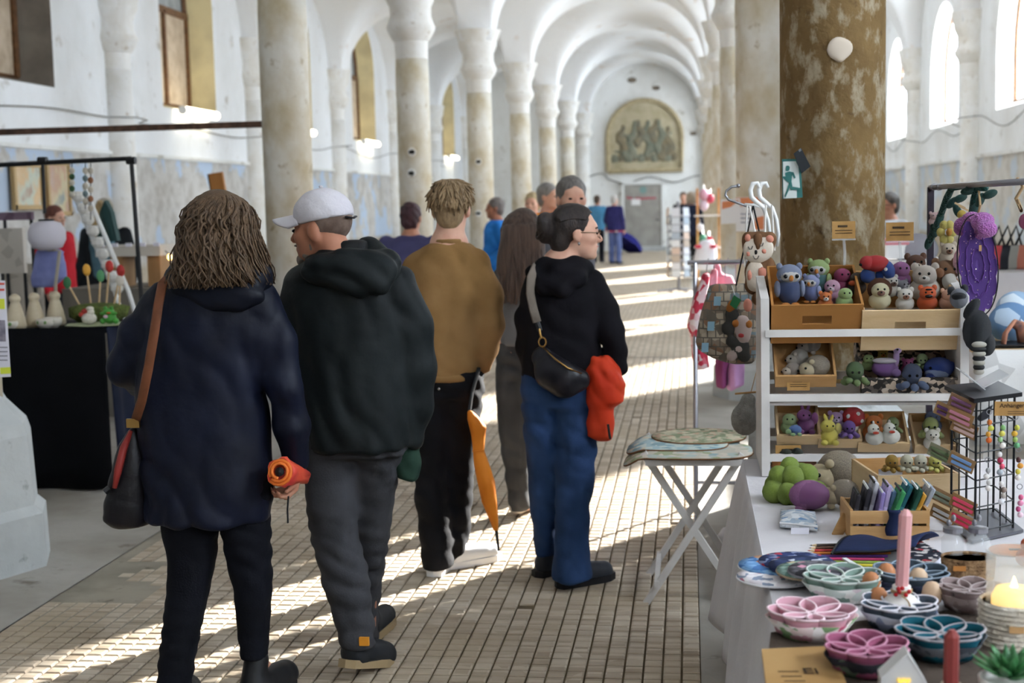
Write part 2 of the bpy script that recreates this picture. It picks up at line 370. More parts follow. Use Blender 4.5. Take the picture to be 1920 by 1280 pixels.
gb = MB(); gb.add([(TX0,YB,-.011),(TX1,YB,-.011),(TX1,YF0,-.011),(TX0,YF0,-.011)],[(0,1,2,3)]); gb.build('grout_bed', M_grout, floor)
fb = MB(); fb.add([(TX0,YF0,0),(TX1,YF0,0),(TX1,YE+.5,0),(TX0,YE+.5,0)],[(0,1,2,3)]); fb.build('distant_tiles', M_tilef, floor)
def tile_geo(mb, x, y, jit):
    h = (TP-.008)/2; t = .0065; z0 = -.011; dz = jit
    mb.add([(x-h,y-h,z0),(x+h,y-h,z0),(x+h,y+h,z0),(x-h,y+h,z0),(x-h,y-h,-.003+dz),(x+h,y-h,-.003+dz),(x+h,y+h,-.003+dz),(x-h,y+h,-.003+dz),
            (x-h+t,y-h+t,dz),(x+h-t,y-h+t,dz),(x+h-t,y+h-t,dz),(x-h+t,y+h-t,dz)],
           [(0,1,5,4),(1,2,6,5),(2,3,7,6),(3,0,4,7),(4,5,9,8),(5,6,10,9),(6,7,11,10),(7,4,8,11),(8,9,10,11)])
one = MB(); tile_geo(one,0,0,0); tile_me = one.mesh('tile', M_tile)
hole = lambda x,y: (x<-2.40 and 5.66<y<6.38 and x<-2.42+.25*math.sin(y*9)) or (x<-2.72 and 6.3<y<7.2) or (x<-2.80 and 5.4<y<5.7)
cells = []; ny = int((YF0-YN0)/TP)
near = []; rest = MB(); rnd = random.Random(3)
for j in range(ny):
    y = YN0+(j+.5)*TP
    for i in range(41):
        x = TX0+(i+.5)*TP
        if hole(x,y) or rnd.random()<.0015: continue
        p = Vector((x,y,0))-Vector((0,0,EYE)); dpt = p.dot(_f); ix = 960+FPX*p.dot(_r)/dpt if dpt>0 else -1e9; iy = 640-FPX*p.dot(_u)/dpt if dpt>0 else 0
        blocked = (300<ix<400 and iy<1280) or (455<ix<520) or (600<ix<715 and iy<1270)
        if 0<ix<1330 and iy<1279 and not blocked and len(near)<300: near.append((x,y))
        else: tile_geo(rest,x,y,rnd.uniform(-.0012,.0006))
for x,y in near:
    o = inst('tile', tile_me, floor, (x,y,rnd.uniform(-.0012,.0006)), rot=(rnd.uniform(-.008,.008),rnd.uniform(-.008,.008),0))
rest.build('floor_tiles', M_tile, floor, kind='stuff')
ht = MB(); ht.add([(TX0,5.3,-.004),(-2.2,5.3,-.004),(-2.2,7.4,-.004),(TX0,7.4,-.004)],[(0,1,2,3)]); ht.build('concrete_patch', plaster('patch concrete','8f897c','a59d8e','4d4a3f',2.2,.4,.62), floor)
# --- walls with arched window openings
def arch_pts(c, hw, zs, zt, n=12):
    rise = min(hw, zt-zs-.1)*1.0
    return [(c+hw*math.sin(t), zt-rise+rise*math.cos(t)) for t in [(-90+180*i/n)*math.pi/180 for i in range(n+1)]]
def wall_side(name, X, out, sill, top, hw, material, mrev, thick, splay):
    """out: +1/-1 direction away from the room"""
    b = MB(); rv = []
    ZT = 6.6
    for i in range(len(YS)-1):
        a,c = YS[i],YS[i+1]; m = (a+c)/2; A = arch_pts(m,hw,sill,top)
        def q(p0,p1,p2,p3):
            pts = [(X,p[0],p[1]) for p in (p0,p1,p2,p3)]
            b.add(pts,[(0,1,2,3)] if out<0 else [(3,2,1,0)])
        q((a,0),(m-hw,0),(m-hw,ZT),(a,ZT)); q((m+hw,0),(c,0),(c,ZT),(m+hw,ZT)); q((m-hw,0),(m+hw,0),(m+hw,sill),(m-hw,sill))
        for k in range(len(A)-1): q(A[k],A[k+1],(A[k+1][0],ZT),(A[k][0],ZT))
        ring = [(m-hw,sill)]+A+[(m+hw,sill)]
        r2 = [(m+(y-m)*(1-splay/hw), sill+(.12 if z==sill else 0)+(z-sill)*(1-splay/(top-sill)*.5)) for y,z in ring]
        rv.append((m,ring,r2))
    o = b.build(name, material, kind='structure')
    for m,ring,r2 in rv:
        g = MB(); n = len(ring); g.add([(X,y,z) for y,z in ring]+[(X+out*thick,y,z) for y,z in r2],[((i,(i+1)%n,n+(i+1)%n,n+i) if out>0 else (n+i,n+(i+1)%n,(i+1)%n,i)) for i in range(n)])
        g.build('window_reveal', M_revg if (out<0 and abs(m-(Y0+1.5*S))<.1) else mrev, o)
    return o,rv
M_rev = mat('window reveal limewash','e9e6e0',.9,'d8d2c6',2)
M_revy = mat('tube lit window reveal','e6d8ac',.9,'cdbf98',2)  # yellow of the tube lamp light is put into the reveal colour
M_revg = mat('unlit grey brown window reveal','8f877c',.9,'7a7268',3)  # reveal of the bay without a lamp, its shade put into the colour
wall_right,rvR = wall_side('wall_right', WR, 1, 2.93, 5.15, 1.36, M_wallr, M_rev, .3, .05)
wall_left,rvL = wall_side('wall_left', WL, -1, 3.2, 6.0, 1.15, M_wall, M_revy, .45, .14)
M_frame = mat('brown window timber','7a5636',.6,'5d4028',14,bump=.2); M_plank = mat('pale window boarding','c9b7a0',.7,'b09c84',6)
M_iron = mat('dark window iron','55534f',.5)
M_gray = mat('grey dusty glass','aab0b2',.4,'8d9294',4)
def glassmat():
    m = bpy.data.materials.new('bright daylight glass'); m.use_nodes = True; nt = m.node_tree; N = nt.nodes; L = nt.links; N.remove(N['Principled BSDF'])
    t = N.new('ShaderNodeBsdfTransparent'); t.inputs[0].default_value = (.97,.98,1,1); g = N.new('ShaderNodeBsdfGlossy'); g.inputs['Roughness'].default_value = .05; x = N.new('ShaderNodeMixShader'); x.inputs[0].default_value = .04
    L.new(t.outputs[0],x.inputs[1]); L.new(g.outputs[0],x.inputs[2]); L.new(x.outputs[0],N['Material Output'].inputs[0]); return m
M_pane = glassmat()
def ring_poly(r2, X): return [(X,y,z) for y,z in r2]
nwin = 0
for m,ring,r2 in rvR:
    nwin += 1; X = WR+.28
    g = MB(); g.add([(X,y,z) for y,z in r2],[tuple(range(len(r2)))]); g_ = g.build('window_%d'%nwin, M_pane, kind='structure')
    f = MB(); f.tube([(X-.01,y,z) for y,z in r2]+[(X-.01,)+r2[0]],.03,4); f.build('window_frame', M_frame, g_)
    if abs(m-(Y0+.5*S))<.1:      # boards added out of view to block sun on the near table
        for q in range(9): MB().box((X-.05,m-1.28+.32*q,4.05),(.03,.31,2.4)).build('sun_blocker_board', M_plank, g_)
        continue
    portal = bpy.data.lights.new('window_daylight','AREA'); portal.shape = 'RECTANGLE'; portal.size = 2.7; portal.size_y = 2.25; portal.cycles.is_portal = True
    po = bpy.data.objects.new('window_daylight', portal); COL.objects.link(po); po.location = (X+.03,m,4.05); po.rotation_euler = Vector((-1,0,0)).to_track_quat('-Z','Y').to_euler()
for m,ring,r2 in rvL:
    nwin += 1; X = WL-.42
    ys = [y for y,z in r2]; y0,y1 = min(ys),max(ys); z0 = min(z for y,z in r2); zt = max(z for y,z in r2)
    g = MB(); g.add([(X-.02,y,z) for y,z in r2],[tuple(range(len(r2)))[::-1]]); wo = g.build('window_%d'%nwin, M_gray, kind='structure')
    f = MB()
    f.tube([(X,y,z) for y,z in r2]+[(X,)+r2[0]],.05,4); f.build('window_frame', M_frame, wo)
    zm = z0+.55*(zt-z0)
    for yy in (y0+.04, (y0+y1)/2, y1-.04): MB().box((X+.03,yy,(z0+zm)/2),(.07,.09,zm-z0)).build('window_stile', M_frame, wo)
    MB().box((X+.03,(y0+y1)/2,zm),(.07,y1-y0,.1)).build('window_transom', M_frame, wo)
    for yy in (.5*(y0+.04)+.25*(y0+y1), .5*(y1-.04)+.25*(y0+y1)): MB().box((X+.01,yy,(z0+zm)/2),(.03,(y1-y0)/2-.1,zm-z0-.05)).build('window_board', M_plank, wo)
# end wall and wall behind the camera
def flat_wall(name, Y, m, flip):
    b = MB(); b.add([(WL-.6,Y,0),(WR+.6,Y,0),(WR+.6,Y,6.6),(WL-.6,Y,6.6)],[(0,1,2,3) if not flip else (3,2,1,0)]); return b.build(name, m, kind='structure')
wall_end = flat_wall('wall_end', YE, M_wende, False)
flat_wall('wall_back', YB, M_wende, True)
# --- groin vaults
def xs_for(c, a):
    n = 14; return [c+a*math.sin(math.radians(t)) for t in np.linspace(-90,90,n*2+1)]
bx = [(WL,XL),(XL,XR),(XR,WR)]; IM = .27
gx = sorted(set(round(v,4) for l,r in bx for v in [l]+xs_for((l+r)/2,(r-l)/2-IM)+[r]))
gy = sorted(set(round(v,4) for i in range(len(YS)-1) for v in [YS[i]]+xs_for((YS[i]+YS[i+1])/2,S/2-IM)+[YS[i+1]]))
def arch1(v, spans):
    for l,r in spans:
        if l-1e-6<=v<=r+1e-6:
            c=(l+r)/2; a=(r-l)/2-IM; t=abs(v-c)/a; return math.sqrt(max(0,1-t*t))
    return 0
ysp = [(YS[i],YS[i+1]) for i in range(len(YS)-1)]
ax = [arch1(v,bx) for v in gx]; ay = [arch1(v,ysp) for v in gy]
vt = MB(); nv = len(gy)
def zz(i,j):
    a,b_ = ax[i]*RISE, ay[j]*(RISE+.05); k = .12; h = max(k-abs(a-b_),0)/k; return ZS+max(a,b_)+h*h*k*.25*(1 if min(a,b_)>.02 else 0)
vt.add([(gx[i],gy[j],zz(i,j)) for i in range(len(gx)) for j in range(nv)],[(i*nv+j,i*nv+j+1,(i+1)*nv+j+1,(i+1)*nv+j) for i in range(len(gx)-1) for j in range(nv-1)])
vt.build('ceiling', M_vault, kind='structure', smooth=True)
MB().box((-1.45,(YB+YE)/2,-.2),(14.6,YE-YB+2,.3)).build('ground', M_conc, kind='structure')
rf = MB(); rf.box((-1.45,(YB+YE)/2,6.75),(13.6,YE-YB+1.2,.2)); rf.build('ceiling_slab', M_conc, kind='structure')
# --- columns
def column_prof(r):
    return [(r,.0),(r*1.0,3.3),(r*.97,3.55)], [(r*.96,3.5),(r*1.0,3.78),(r*1.12,3.80),(r*1.42,3.92),(r*1.46,3.97),(r*1.34,4.02),(r*1.30,4.05),(r*1.22,4.10),(r*1.24,4.22),(r*1.42,4.30),(r*1.5,4.36),(r*1.5,4.41),(.40,4.60)]
def make_column(x, y, r, label, m_sh):
    t = bpy.data.objects.new('column', None); COL.objects.link(t); t.location = (x,y,0); t['kind'] = 'structure'; t['label'] = label
    sh,cp = column_prof(r)
    MB().lathe([(r,.55),(r,3.3),(r*.97,3.56)],(x,y,0),28).build('shaft', m_sh, t, smooth=True)
    MB().lathe(cp,(x,y,0),28).build('capital', M_cap, t, auto=50)
    # octagonal plinth tapering into the shaft
    R = r*1.72
    MB().lathe([(R*1.12,0),(R*1.10,.26),(R*.99,.30),(R*.95,.64),(R*.90,.70),(r*1.12,.80),(r*1.02,.84),(r,.86)],(x,y,0),8).build('plinth', M_stone, t)
    return t
for i in range(NB,7):
    y = Y0+i*S
    if i<-1: lab = 'column standing behind the viewer'
    near_ = {0:('grey limewashed column on an octagonal stone plinth by the black table','brown stained column with a green exit sign'),
             1:('mottled limewashed column beside the man in the white cap','pale column behind the toy rack with posters')}
    nm = ['third','fourth','fifth','sixth','seventh']
    lL,lR = near_.get(i, ('limewashed column, %s of the row beside the long wall with tube lamps'%(nm[i-2] if i>=2 else 'another'),'limewashed column, %s of the row on the daylight side'%(nm[i-2] if i>=2 else 'another')))
    make_column(XL,y,.215,lL,M_col)
    make_column(XR,y,.225,lR,M_coldark if i==0 else M_col)
# wall half columns
for i in range(NB,8):
    y = min(Y0+i*S, YE-.0)
    for X,nm in ((WL,'left'),(WR,'right')):
        t = bpy.data.objects.new('wall_column', None); COL.objects.link(t); t.location = (X,y,0); t['kind'] = 'structure'; t['label'] = 'half round limewashed column against the %s wall'%('window' if nm=='right' else 'tube lamp')
        sh,cp = column_prof(.24)
        MB().lathe([(.24,0),(.24,3.56)],(X,y,0),20).build('shaft', M_cap, t, smooth=True)
        MB().lathe(cp,(X,y,0),20).build('capital', M_cap, t, auto=50)
for i in (0,1,2):
    if i==0: continue
for X in (XL,XR):
    t = bpy.data.objects.new('wall_column', None); COL.objects.link(t); t.location = (X,YE,0); t['kind'] = 'structure'; t['label'] = 'half round column against the end wall'
    MB().lathe([(.24,0),(.24,3.56)],(X,YE,0),20).build('shaft', M_cap, t, smooth=True)
    MB().lathe(column_prof(.24)[1],(X,YE,0),20).build('capital', M_cap, t, auto=50)
# dado ledges
for X,o,z,n in ((WL,1,2.47,1),(WR,-1,2.27,2)):
    MB().box((X+o*.015,(YB+YE)/2,z),(.05,YE-YB,.05)).build('trim_%d'%n, M_wende, kind='structure')
# ---------------------------------------------------------------- hall details
M_tube = mat('lit tube','fff6e0',.4,emit='fff3d2',estr=8); M_white = mat('white plastic','eeeeec',.4); M_black = mat('black steel','17181b',.45,spec=.4)
M_rust = mat('rusted iron','6a4f40',.8,'4b382e',20,bump=.3); M_cable = mat('grey cable','87857f',.6)
for k,bay in enumerate((2,3,4,6)):
    m = Y0+(bay+.5)*S; X = WL+.14; z = 3.17
    t = thing('tube_lamp','lit tube lamp under the %s tall window of the far wall'%['yellow','second yellow','third yellow','bluish'][k],'lamp',(X,m,z),'tube lamps under the windows')
    L_ = .72
    MB().tube([(X,m-L_,z),(X,m+L_,z)],.062,12).build('tube', M_tube, t, smooth=True)
    for sgn in (-1,1): MB().tube([(X,m+sgn*L_,z),(X,m+sgn*(L_+.05),z)],.066,12).build('end_cap', M_white, t)
    MB().box((X-.07,m,z-.05),(.1,.16,.1)).build('bracket', M_white, t)
# tie bar between the near column of the left row and the wall
a,b_ = V(492,250,Y0+S), V(-200,262,Y0+S); z = 2.42
MB().box(((WL+XL-.2)/2,Y0+S,2.44),(XL-.2-WL+.1,.05,.055)).build('tie_bar', M_rust, loc=(XL-2,Y0+S,2.44), label='rusty iron tie bar running from the mottled column to the wall', cat='tie bar')
def cable(pts, r, label, name='cable', m=None):
    MB().tube(pts,r,5).build(name, m or M_cable, loc=pts[0], smooth=True, label=label, cat='cable')
pts = []
for i in range(90):
    y = 12+i*.36; ph = ((y-Y0)/S)%1; pts.append((WL+.06+(.27 if ph<.06 or ph>.94 else 0), y, 2.98+.05*math.sin(y*1.3)-.1*abs(math.sin(math.pi*ph))))
cable(pts,.009,'thin grey cable sagging along the wall under the boarded windows')
pts = []
for i in range(80):
    y = 16+i*.36; ph = ((y-Y0)/S)%1; pts.append((WR-.05-(.27 if ph<.06 or ph>.94 else 0), y, 2.83+.1*math.sin(y*1.7)-.08*abs(math.sin(math.pi*ph))))
cable(pts,.009,'thin grey cable looping under the bright windows')
cable([(-3.3+.16*i, YE-.06, 2.35+.1*math.sin(i*.62)+(.15 if i<4 else 0)) for i in range(24)],.02,'grey cable draped across the end wall above the door')
# end wall: door, frame, arched painted niche
M_door = mat('grey painted door','a8a49c',.6,'98948c',3); M_sign = mat('faded red paint','b4636a',.7)
dx0,dx1,dz = -2.13,-.9,2.2
d = MB().box(((dx0+dx1)/2,YE-.05,dz/2),(dx1-dx0,.08,dz)).build('door_1', M_door, kind='structure')
for x in (dx0-.05,dx1+.05): MB().box((x,YE-.06,dz/2),(.1,.14,dz+.1)).build('door_jamb', M_wende, d)
MB().box(((dx0+dx1)/2,YE-.06,dz+.05),(dx1-dx0+.2,.14,.1)).build('door_lintel', M_wende, d)
MB().box((dx0+.38,YE-.1,1.62),(.3,.01,.2)).build('notice_paper', mat('white paper','f2f0ee',.7), d)
for i,(x,w_) in enumerate(((-1.62,.28),(-1.28,.4),(-1.95,.22))): MB().box((x,YE-.1,1.74+.02*(i==2)),(w_,.008,.07),rot=(0,(.1,0,.2)[i],0)).build('red_lettering', M_sign, d)
MB().tube([(-1.5,YE-.1,2.02),(-1.5,YE-.11,2.02)],.12,16).build('round_emblem', mat('green blue emblem','7f9c98',.6), d)
MB().box((dx1-.14,YE-.12,1.02),(.1,.05,.03)).build('door_handle', M_black, d)
MB().box(((dx0+dx1)/2,YE-.35,.07),(1.6,.7,.14)).build('door_step', M_stone, kind='structure')
# painted lunette: an arched panel with a raised border and worn grey figures
nx0,nx1,nz0,nzt = -2.66,-.2,2.66,4.98; nc = (nx0+nx1)/2; hw = (nx1-nx0)/2
def archpoly(hw,z0,zt,n=16):
    r = hw; zs = zt-r; return [(-hw,z0),(hw,z0)]+[(hw*math.cos(t),zs+r*math.sin(t)) for t in np.linspace(0,math.pi,n+1)]
t = thing('wall_painting','faded arched wall painting of grey figures above the end door','wall painting',(nc,YE,nz0))
MB().prism(archpoly(hw,nz0,nzt),(nc,YE-.05,0),(1,0,0),(0,0,1),(0,.05,0)).build('panel', mat('ochre lunette plaster','c3b89c',.9,'ada182',3,bump=.2), t)
pp = archpoly(hw,nz0,nzt)
MB().tube([(nc+a,YE-.06,b) for a,b in pp]+[(nc+pp[0][0],YE-.06,pp[0][1])],.09,6).build('border', mat('lunette border','bcae8c',.9,'a8997a',6), t)
M_fig = mat('grey green figure paint','6f7364',.9,'8b8a78',5); M_fig2 = mat('brown figure paint','8c8066',.9,'757060',5)
rr = random.Random(5)
figs = [(-.75,.3,1.15),(-.42,.05,1.6),(-.15,.75,1.0),(.1,.15,1.5),(.28,.9,.9),(.5,.3,1.4),(.8,.2,1.1),(-.6,-.1,.6),(.65,-.1,.7)]
for i,(x,z,h) in enumerate(figs):
    s_ = SDF(.05); zb = nz0+.45+z*.55
    pts = [(nc+x+.1*math.sin(k*1.3+i*2), YE-.055, zb+h*k/5*.62) for k in range(6)]
    s_.chain(pts,[.12,.15,.11,.13,.09,.07],flat=.3); s_.ell((pts[-1][0]+.03,YE-.055,pts[-1][2]+.1),(.08,.03,.1))
    s_.cone(pts[3],(pts[3][0]+rr.choice((-.3,.3)),YE-.055,pts[3][2]+rr.uniform(-.1,.25)),.06,.04,flat=.4)
    s_.build(.03,'painted_figure',M_fig if i%2 else M_fig2,t)
for k in range(10):
    MB().lathe([(.1,0),(.13,.12),(.09,.25),(.0,.3)],(nc-1.0+.22*k,YE-.05,nz0+.28+.03*(k%2)),8,sy=.25).build('painted_head', M_fig2 if k%2 else M_fig, t)
# damaged spots on the end wall
for i,(px,py,s_) in enumerate(((1185,150,.16),(1230,165,.14),(1300,250,.12))):
    p = V(px,py,YE); MB().lathe([(s_,0),(s_*.8,.02),(0,.03)],(p.x,YE-.002,p.z),9,axis=Vector((0,-1,0)),sx=1,sy=.6).build('plaster_damage', mat('plaster damage','8c7f70',.9,'6b6054',6), wall_end)
# exit sign and black card on the brown column
M_green = mat('exit sign green','2f6b66',.5); M_lum = mat('luminous sign white','cfd6d3',.5); M_card = mat('black card','23282c',.6)
Ysg = Y0-.33
c0 = V(1485,333,Ysg); t = thing('exit_sign','green emergency exit sign with a running figure on the brown column','sign',c0)
def scr(px,py,Y=Ysg-.014): return V(px,py,Y)
def plate(name, pxs, m, par, Y, th=.006):
    P = [V(x,y,Y) for x,y in pxs]; n = len(P); b = MB(); b.add(P+[p+Vector((0,th,0)) for p in P],[tuple(range(n))[::-1],tuple(range(n,2*n))]+[(i,(i+1)%n,n+(i+1)%n,n+i) for i in range(n)]); return b.build(name,m,par)
pl = plate('sign_plate',[(1466,298),(1501,298),(1505,370),(1467,373)],M_green,t,Ysg,.008)
plate('sign_field',[(1468,303),(1492,302),(1497,312),(1500,352),(1494,353),(1494,371),(1469,372)],M_lum,t,Ysg-.003,.003)
fg = [[(1473,320),(1474,311),(1478,310),(1481,313),(1480,319),(1477,321)],[(1472,324),(1480,321),(1486,323),(1484,340),(1486,350),(1499,352),(1499,356),(1482,356),(1479,342),(1476,340),(1470,335),(1468,333),(1469,330),(1473,331)],
      [(1484,322),(1488,323),(1492,333),(1489,335),(1485,327)],[(1479,344),(1482,347),(1477,361),(1473,370),(1471,368),(1475,357)]]
for q in fg: plate('running_figure',q,M_green,t,Ysg-.006,.003)
c1 = V(1504,303,Ysg-.02); cb = thing('black_card','small black card stuck askew over the exit sign','card',c1)
plate('card',[(1488,288),(1502,277),(1520,312),(1503,325)],M_card,cb,Ysg-.02,.004)
plate('tape',[(1497,281),(1501,278),(1503,282),(1499,285)],mat('clear tape','6b7074',.3),cb,Ysg-.022,.002)
# pale repair patch on the brown column
p = V(1574,92,Y0-.232); s_ = SDF(.01)
rr = random.Random(2)
for x,y,r in ((0,0,20),(-8,2,15),(9,-2,16),(0,8,14),(1,16,8),(-3,-6,16)): q = V(1574+x,92+y,Y0-.228); s_.ell(q,(r/pxm(Y0-.2),.012,r/pxm(Y0-.2)))
s_.build(.006,'plaster_patch',mat('fresh plaster','cdbfae',.85),[o for o in COL.objects if o.name.startswith('column') and abs(o.location.x-XR)<.01 and abs(o.location.y-Y0)<.01][0])
# paper notice on the near left pier
M_paper = mat('notice paper','e6e4ee',.7)
t = thing('paper_notice','white notice with yellow lines taped to the grey column by the black table','paper',V(10,620,Y0-.24))
Yp = Y0-.25
plate('sheet',[(-30,524),(9,526),(20,706),(-20,708)],M_paper,t,Yp,.002)
plate('yellow_line',[(-5,560),(8,560),(9,579),(-4,579)],mat('highlighter yellow','d9e04a',.6),t,Yp-.003,.002)
plate('yellow_line',[(0,689),(19,688),(20,700),(1,701)],MATS['highlighter yellow'],t,Yp-.003,.002)
plate('photo',[(-10,600),(9,600),(11,640),(-8,640)],mat('grey photo print','9b95a0',.5,'6f6a78',30),t,Yp-.003,.002)
for yy in (530,541): plate('red_line',[(-12,yy),(8,yy),(8,yy+4),(-12,yy+4)],mat('red print','d2625a',.6),t,Yp-.003,.002)
for k in range(4): plate('text_line',[(-5,650+8*k),(14,650+8*k),(14,652+8*k),(-5,652+8*k)],mat('grey print','8a8894',.6),t,Yp-.003,.002)
# posters on the second column of the daylight row
t = thing('poster','white and orange poster on the pale column behind the toy rack','poster',V(1378,400,Y0+S-.3))
plate('sheet',[(1351,374),(1388,372),(1389,418),(1352,420)],mat('poster white','f1ece8',.6),t,Y0+S-.32,.003)
plate('orange_band',[(1354,378),(1387,375),(1370,388),(1354,392)],mat('poster orange','e08a5c',.6),t,Y0+S-.325,.003)
t = thing('poster','larger orange and white poster beside the coat hangers','poster',V(1405,400,Y0+S-.35))
plate('sheet',[(1379,370),(1432,368),(1433,432),(1380,434)],MATS['poster white'],t,Y0+S-.30,.003)
plate('orange_band',[(1379,371),(1432,369),(1428,378),(1381,389)],MATS['poster orange'],t,Y0+S-.306,.003)
plate('orange_band',[(1416,408),(1432,405),(1432,430),(1414,430)],MATS['poster orange'],t,Y0+S-.306,.003)
for k in range(3): plate('text_line',[(1384,400+8*k),(1408,400+8*k),(1408,402+8*k),(1384,402+8*k)],mat('grey print','8a8894',.6),t,Y0+S-.306,.002)
# holes in columns
for px,py,Yc in ((772,285,Y0+2*S),(771,325,Y0+2*S),(897,303,Y0+3*S),(897,400,Y0+3*S)):
    q = V(px,py,Yc-.225); cc = [o for o in COL.objects if o.name.startswith('column') and abs(o.location.x-XL)<.01 and abs(o.location.y-Yc)<.01][0]
    MB().lathe([(.06,0),(.05,.006),(.035,.004),(.03,-.0)],(q.x,Yc-.22,q.z),10,axis=Vector((0,-1,0))).build('hole_rim', M_cap, cc)
    MB().box((q.x,Yc-.228,q.z),(.07,.012,.035)).build('beam_hole', mat('dark hole','1c1815',.9), cc)
# aisle wall pictures and patches
for k,(px0,py0,px1,py1,lab,c1_,c2_) in enumerate(((22,308,78,388,'small framed pastel painting hanging on the wall behind the white globe lamp',['e9dcc0','d9b98f','c7cfc0','b59b88'],0),(85,305,130,400,'faded blue and orange painting beside the cluttered rack',['b8c6cc','c9a48c','d3c9a6','9aa0a0'],0))):
    a = WX(px0,py0,WL+.05); c_ = WX(px1,py1,WL+.05)
    t = thing('framed_painting',lab,'painting',(WL+.05,a.y,c_.z))
    MB().box((WL+.05,(a.y+c_.y)/2,(a.z+c_.z)/2),(.03,abs(c_.y-a.y),abs(a.z-c_.z))).build('canvas', mat('pastel canvas %d'%k,c1_[0],.8,c1_[1:],4,lo=.3,hi=.7), t)
    for z in (a.z,c_.z): MB().box((WL+.06,(a.y+c_.y)/2,z),(.05,abs(c_.y-a.y)+.06,.05)).build('frame_side', mat('gilt frame','b89a68',.5), t)
    for y in (a.y,c_.y): MB().box((WL+.06,y,(a.z+c_.z)/2),(.05,.05,abs(a.z-c_.z)+.06)).build('frame_side', MATS['gilt frame'], t)
# leaning timber board
p = V(396,338,15.5); t = thing('timber_board','orange timber board leaning upright near the wall behind the woman in navy','board',(p.x,15.5,0))
R = Matrix.Rotation(.2,3,'Y')
MB().box((p.x+.2,15.5,1.05),(.16,.05,2.15),rot=(0,-.13,0)).build('board', mat('orange timber','c58b4e',.6,'a97038',5,stretch=(1,1,.2)), t)
MB().box((p.x+.12,15.52,1.05),(.05,.05,2.13),rot=(0,-.13,0)).build('dark_edge', mat('dark timber','4a3c30',.7), t)
# ---------------------------------------------------------------- people
M_skin = mat('skin','c99478',.55,'b97f66',14,sub=.08); M_skin2 = mat('fair skin','dcae96',.55,'cf9b84',14,sub=.08); M_skin3 = mat('tanned skin','b57c60',.55,'a56d54',14,sub=.08)
M_eye = mat('dark eye','1d1613',.2); M_lip = mat('lips','b06a60',.5)
def hairmat(n,c,c2): return mat(n,c,.5,c2,9,bump=.6,bscale=55,stretch=(7,7,.8),lo=.3,hi=.7,spec=.4)
def fab(n,c,c2=None,b=.12,bs=140,r=.85,**k): return mat(n,c,r,c2,5,bump=b,bscale=bs,spec=.15,**k)
M_sole = mat('beige rubber sole','a08a68',.7); M_whiteshoe = mat('white sneaker','e4e6ea',.5); M_blackshoe = mat('black shoe','1b1b1d',.5)
def ring(r, Y, grow=0):
    py,xl,xr,dp = r[:4]; y = Y+(r[4] if len(r)>4 else 0); a,b = V(xl,py,y),V(xr,py,y)
    return ((a.z+b.z)/2,(a.x+b.x)/2,y,(b.x-a.x)/2+grow,dp/2+grow)
def PV(q, Y): return tuple(V(q[0],q[1],Y+(q[2] if len(q)>2 else 0)))
def hframe(a, tilt=0):
    f = Vector((math.sin(a),math.cos(a),0)); r = Vector((math.cos(a),-math.sin(a),0)); u = Vector((0,0,1))
    if tilt: f2 = f*math.cos(tilt)-u*math.sin(tilt); u = u*math.cos(tilt)+f*math.sin(tilt); f = f2
    return r,f,u
def head_sdf(s, c, a, k=1.0, tilt=0, ears=True, nose=1.0):
    r,f,u = hframe(a,tilt); R = np.array([[r.x,f.x,u.x],[r.y,f.y,u.y],[r.z,f.z,u.z]]); c = Vector(c)
    L = lambda x,y,z: c+(r*x+f*y+u*z)*k
    E = lambda p,q,kk=.014: s.ell(L(*p),[v*k for v in q],R,kk)
    E((0,-.012,.035),(.076,.097,.086)); E((0,.028,-.03),(.06,.064,.084),.03); E((0,.048,-.078),(.042,.042,.036),.03); E((0,.079,-.102),(.02,.018,.016),.02)
    E((0,.074,.03),(.05,.022,.02),.02); E((0,.088,-.062),(.022,.013,.014),.012)
    s.cone(L(0,.09,.014),L(0,.112*nose,-.026),.009*k,.013*k,.012); E((0,.103*nose,-.03),(.018,.014,.01),.008)
    for g in (-1,1):
        E((g*.036,.062,-.02),(.026,.026,.026),.02)
        if ears: E((g*.077,-.008,-.008),(.011,.021,.033),.006)
    return L,(r,f,u)
def hand_sdf(s, w, d, n, side, curl=.5, k=1.0):
    """w wrist, d finger direction, n palm normal, side: +1 thumb on cross(d,n) side"""
    w = Vector(w); d = Vector(d).normalized(); n = Vector(n); n = (n-d*n.dot(d)).normalized(); t = d.cross(n)*side
    K = lambda a,b,c: w+(d*a+t*b+n*c)*k
    for b in (-.026,-.009,.009,.026): s.cone(K(.0,b*.6,0),K(.082,b,0),.018*k,.013*k,.01)
    for i,b in enumerate((.030,.010,-.010,-.029)):
        ln = (.040,.045,.042,.033)[i]; p = K(.086,b,0); q = 0
        for j in range(3):
            q += curl*(.9,1.1,.8)[j]; e = p+(d*math.cos(q)+n*math.sin(q))*(ln*(1,.68,.55)[j]*k); s.cone(p,e,(.0095-.0008*j)*k,(.0088-.0008*j)*k,.004); p = e
    p = K(.02,.03,.005); m = K(.055,.052,.02); e = K(.085,.05,.035+.02*curl); s.cone(p,m,.015*k,.011*k,.006); s.cone(m,e,.0105*k,.009*k,.004)
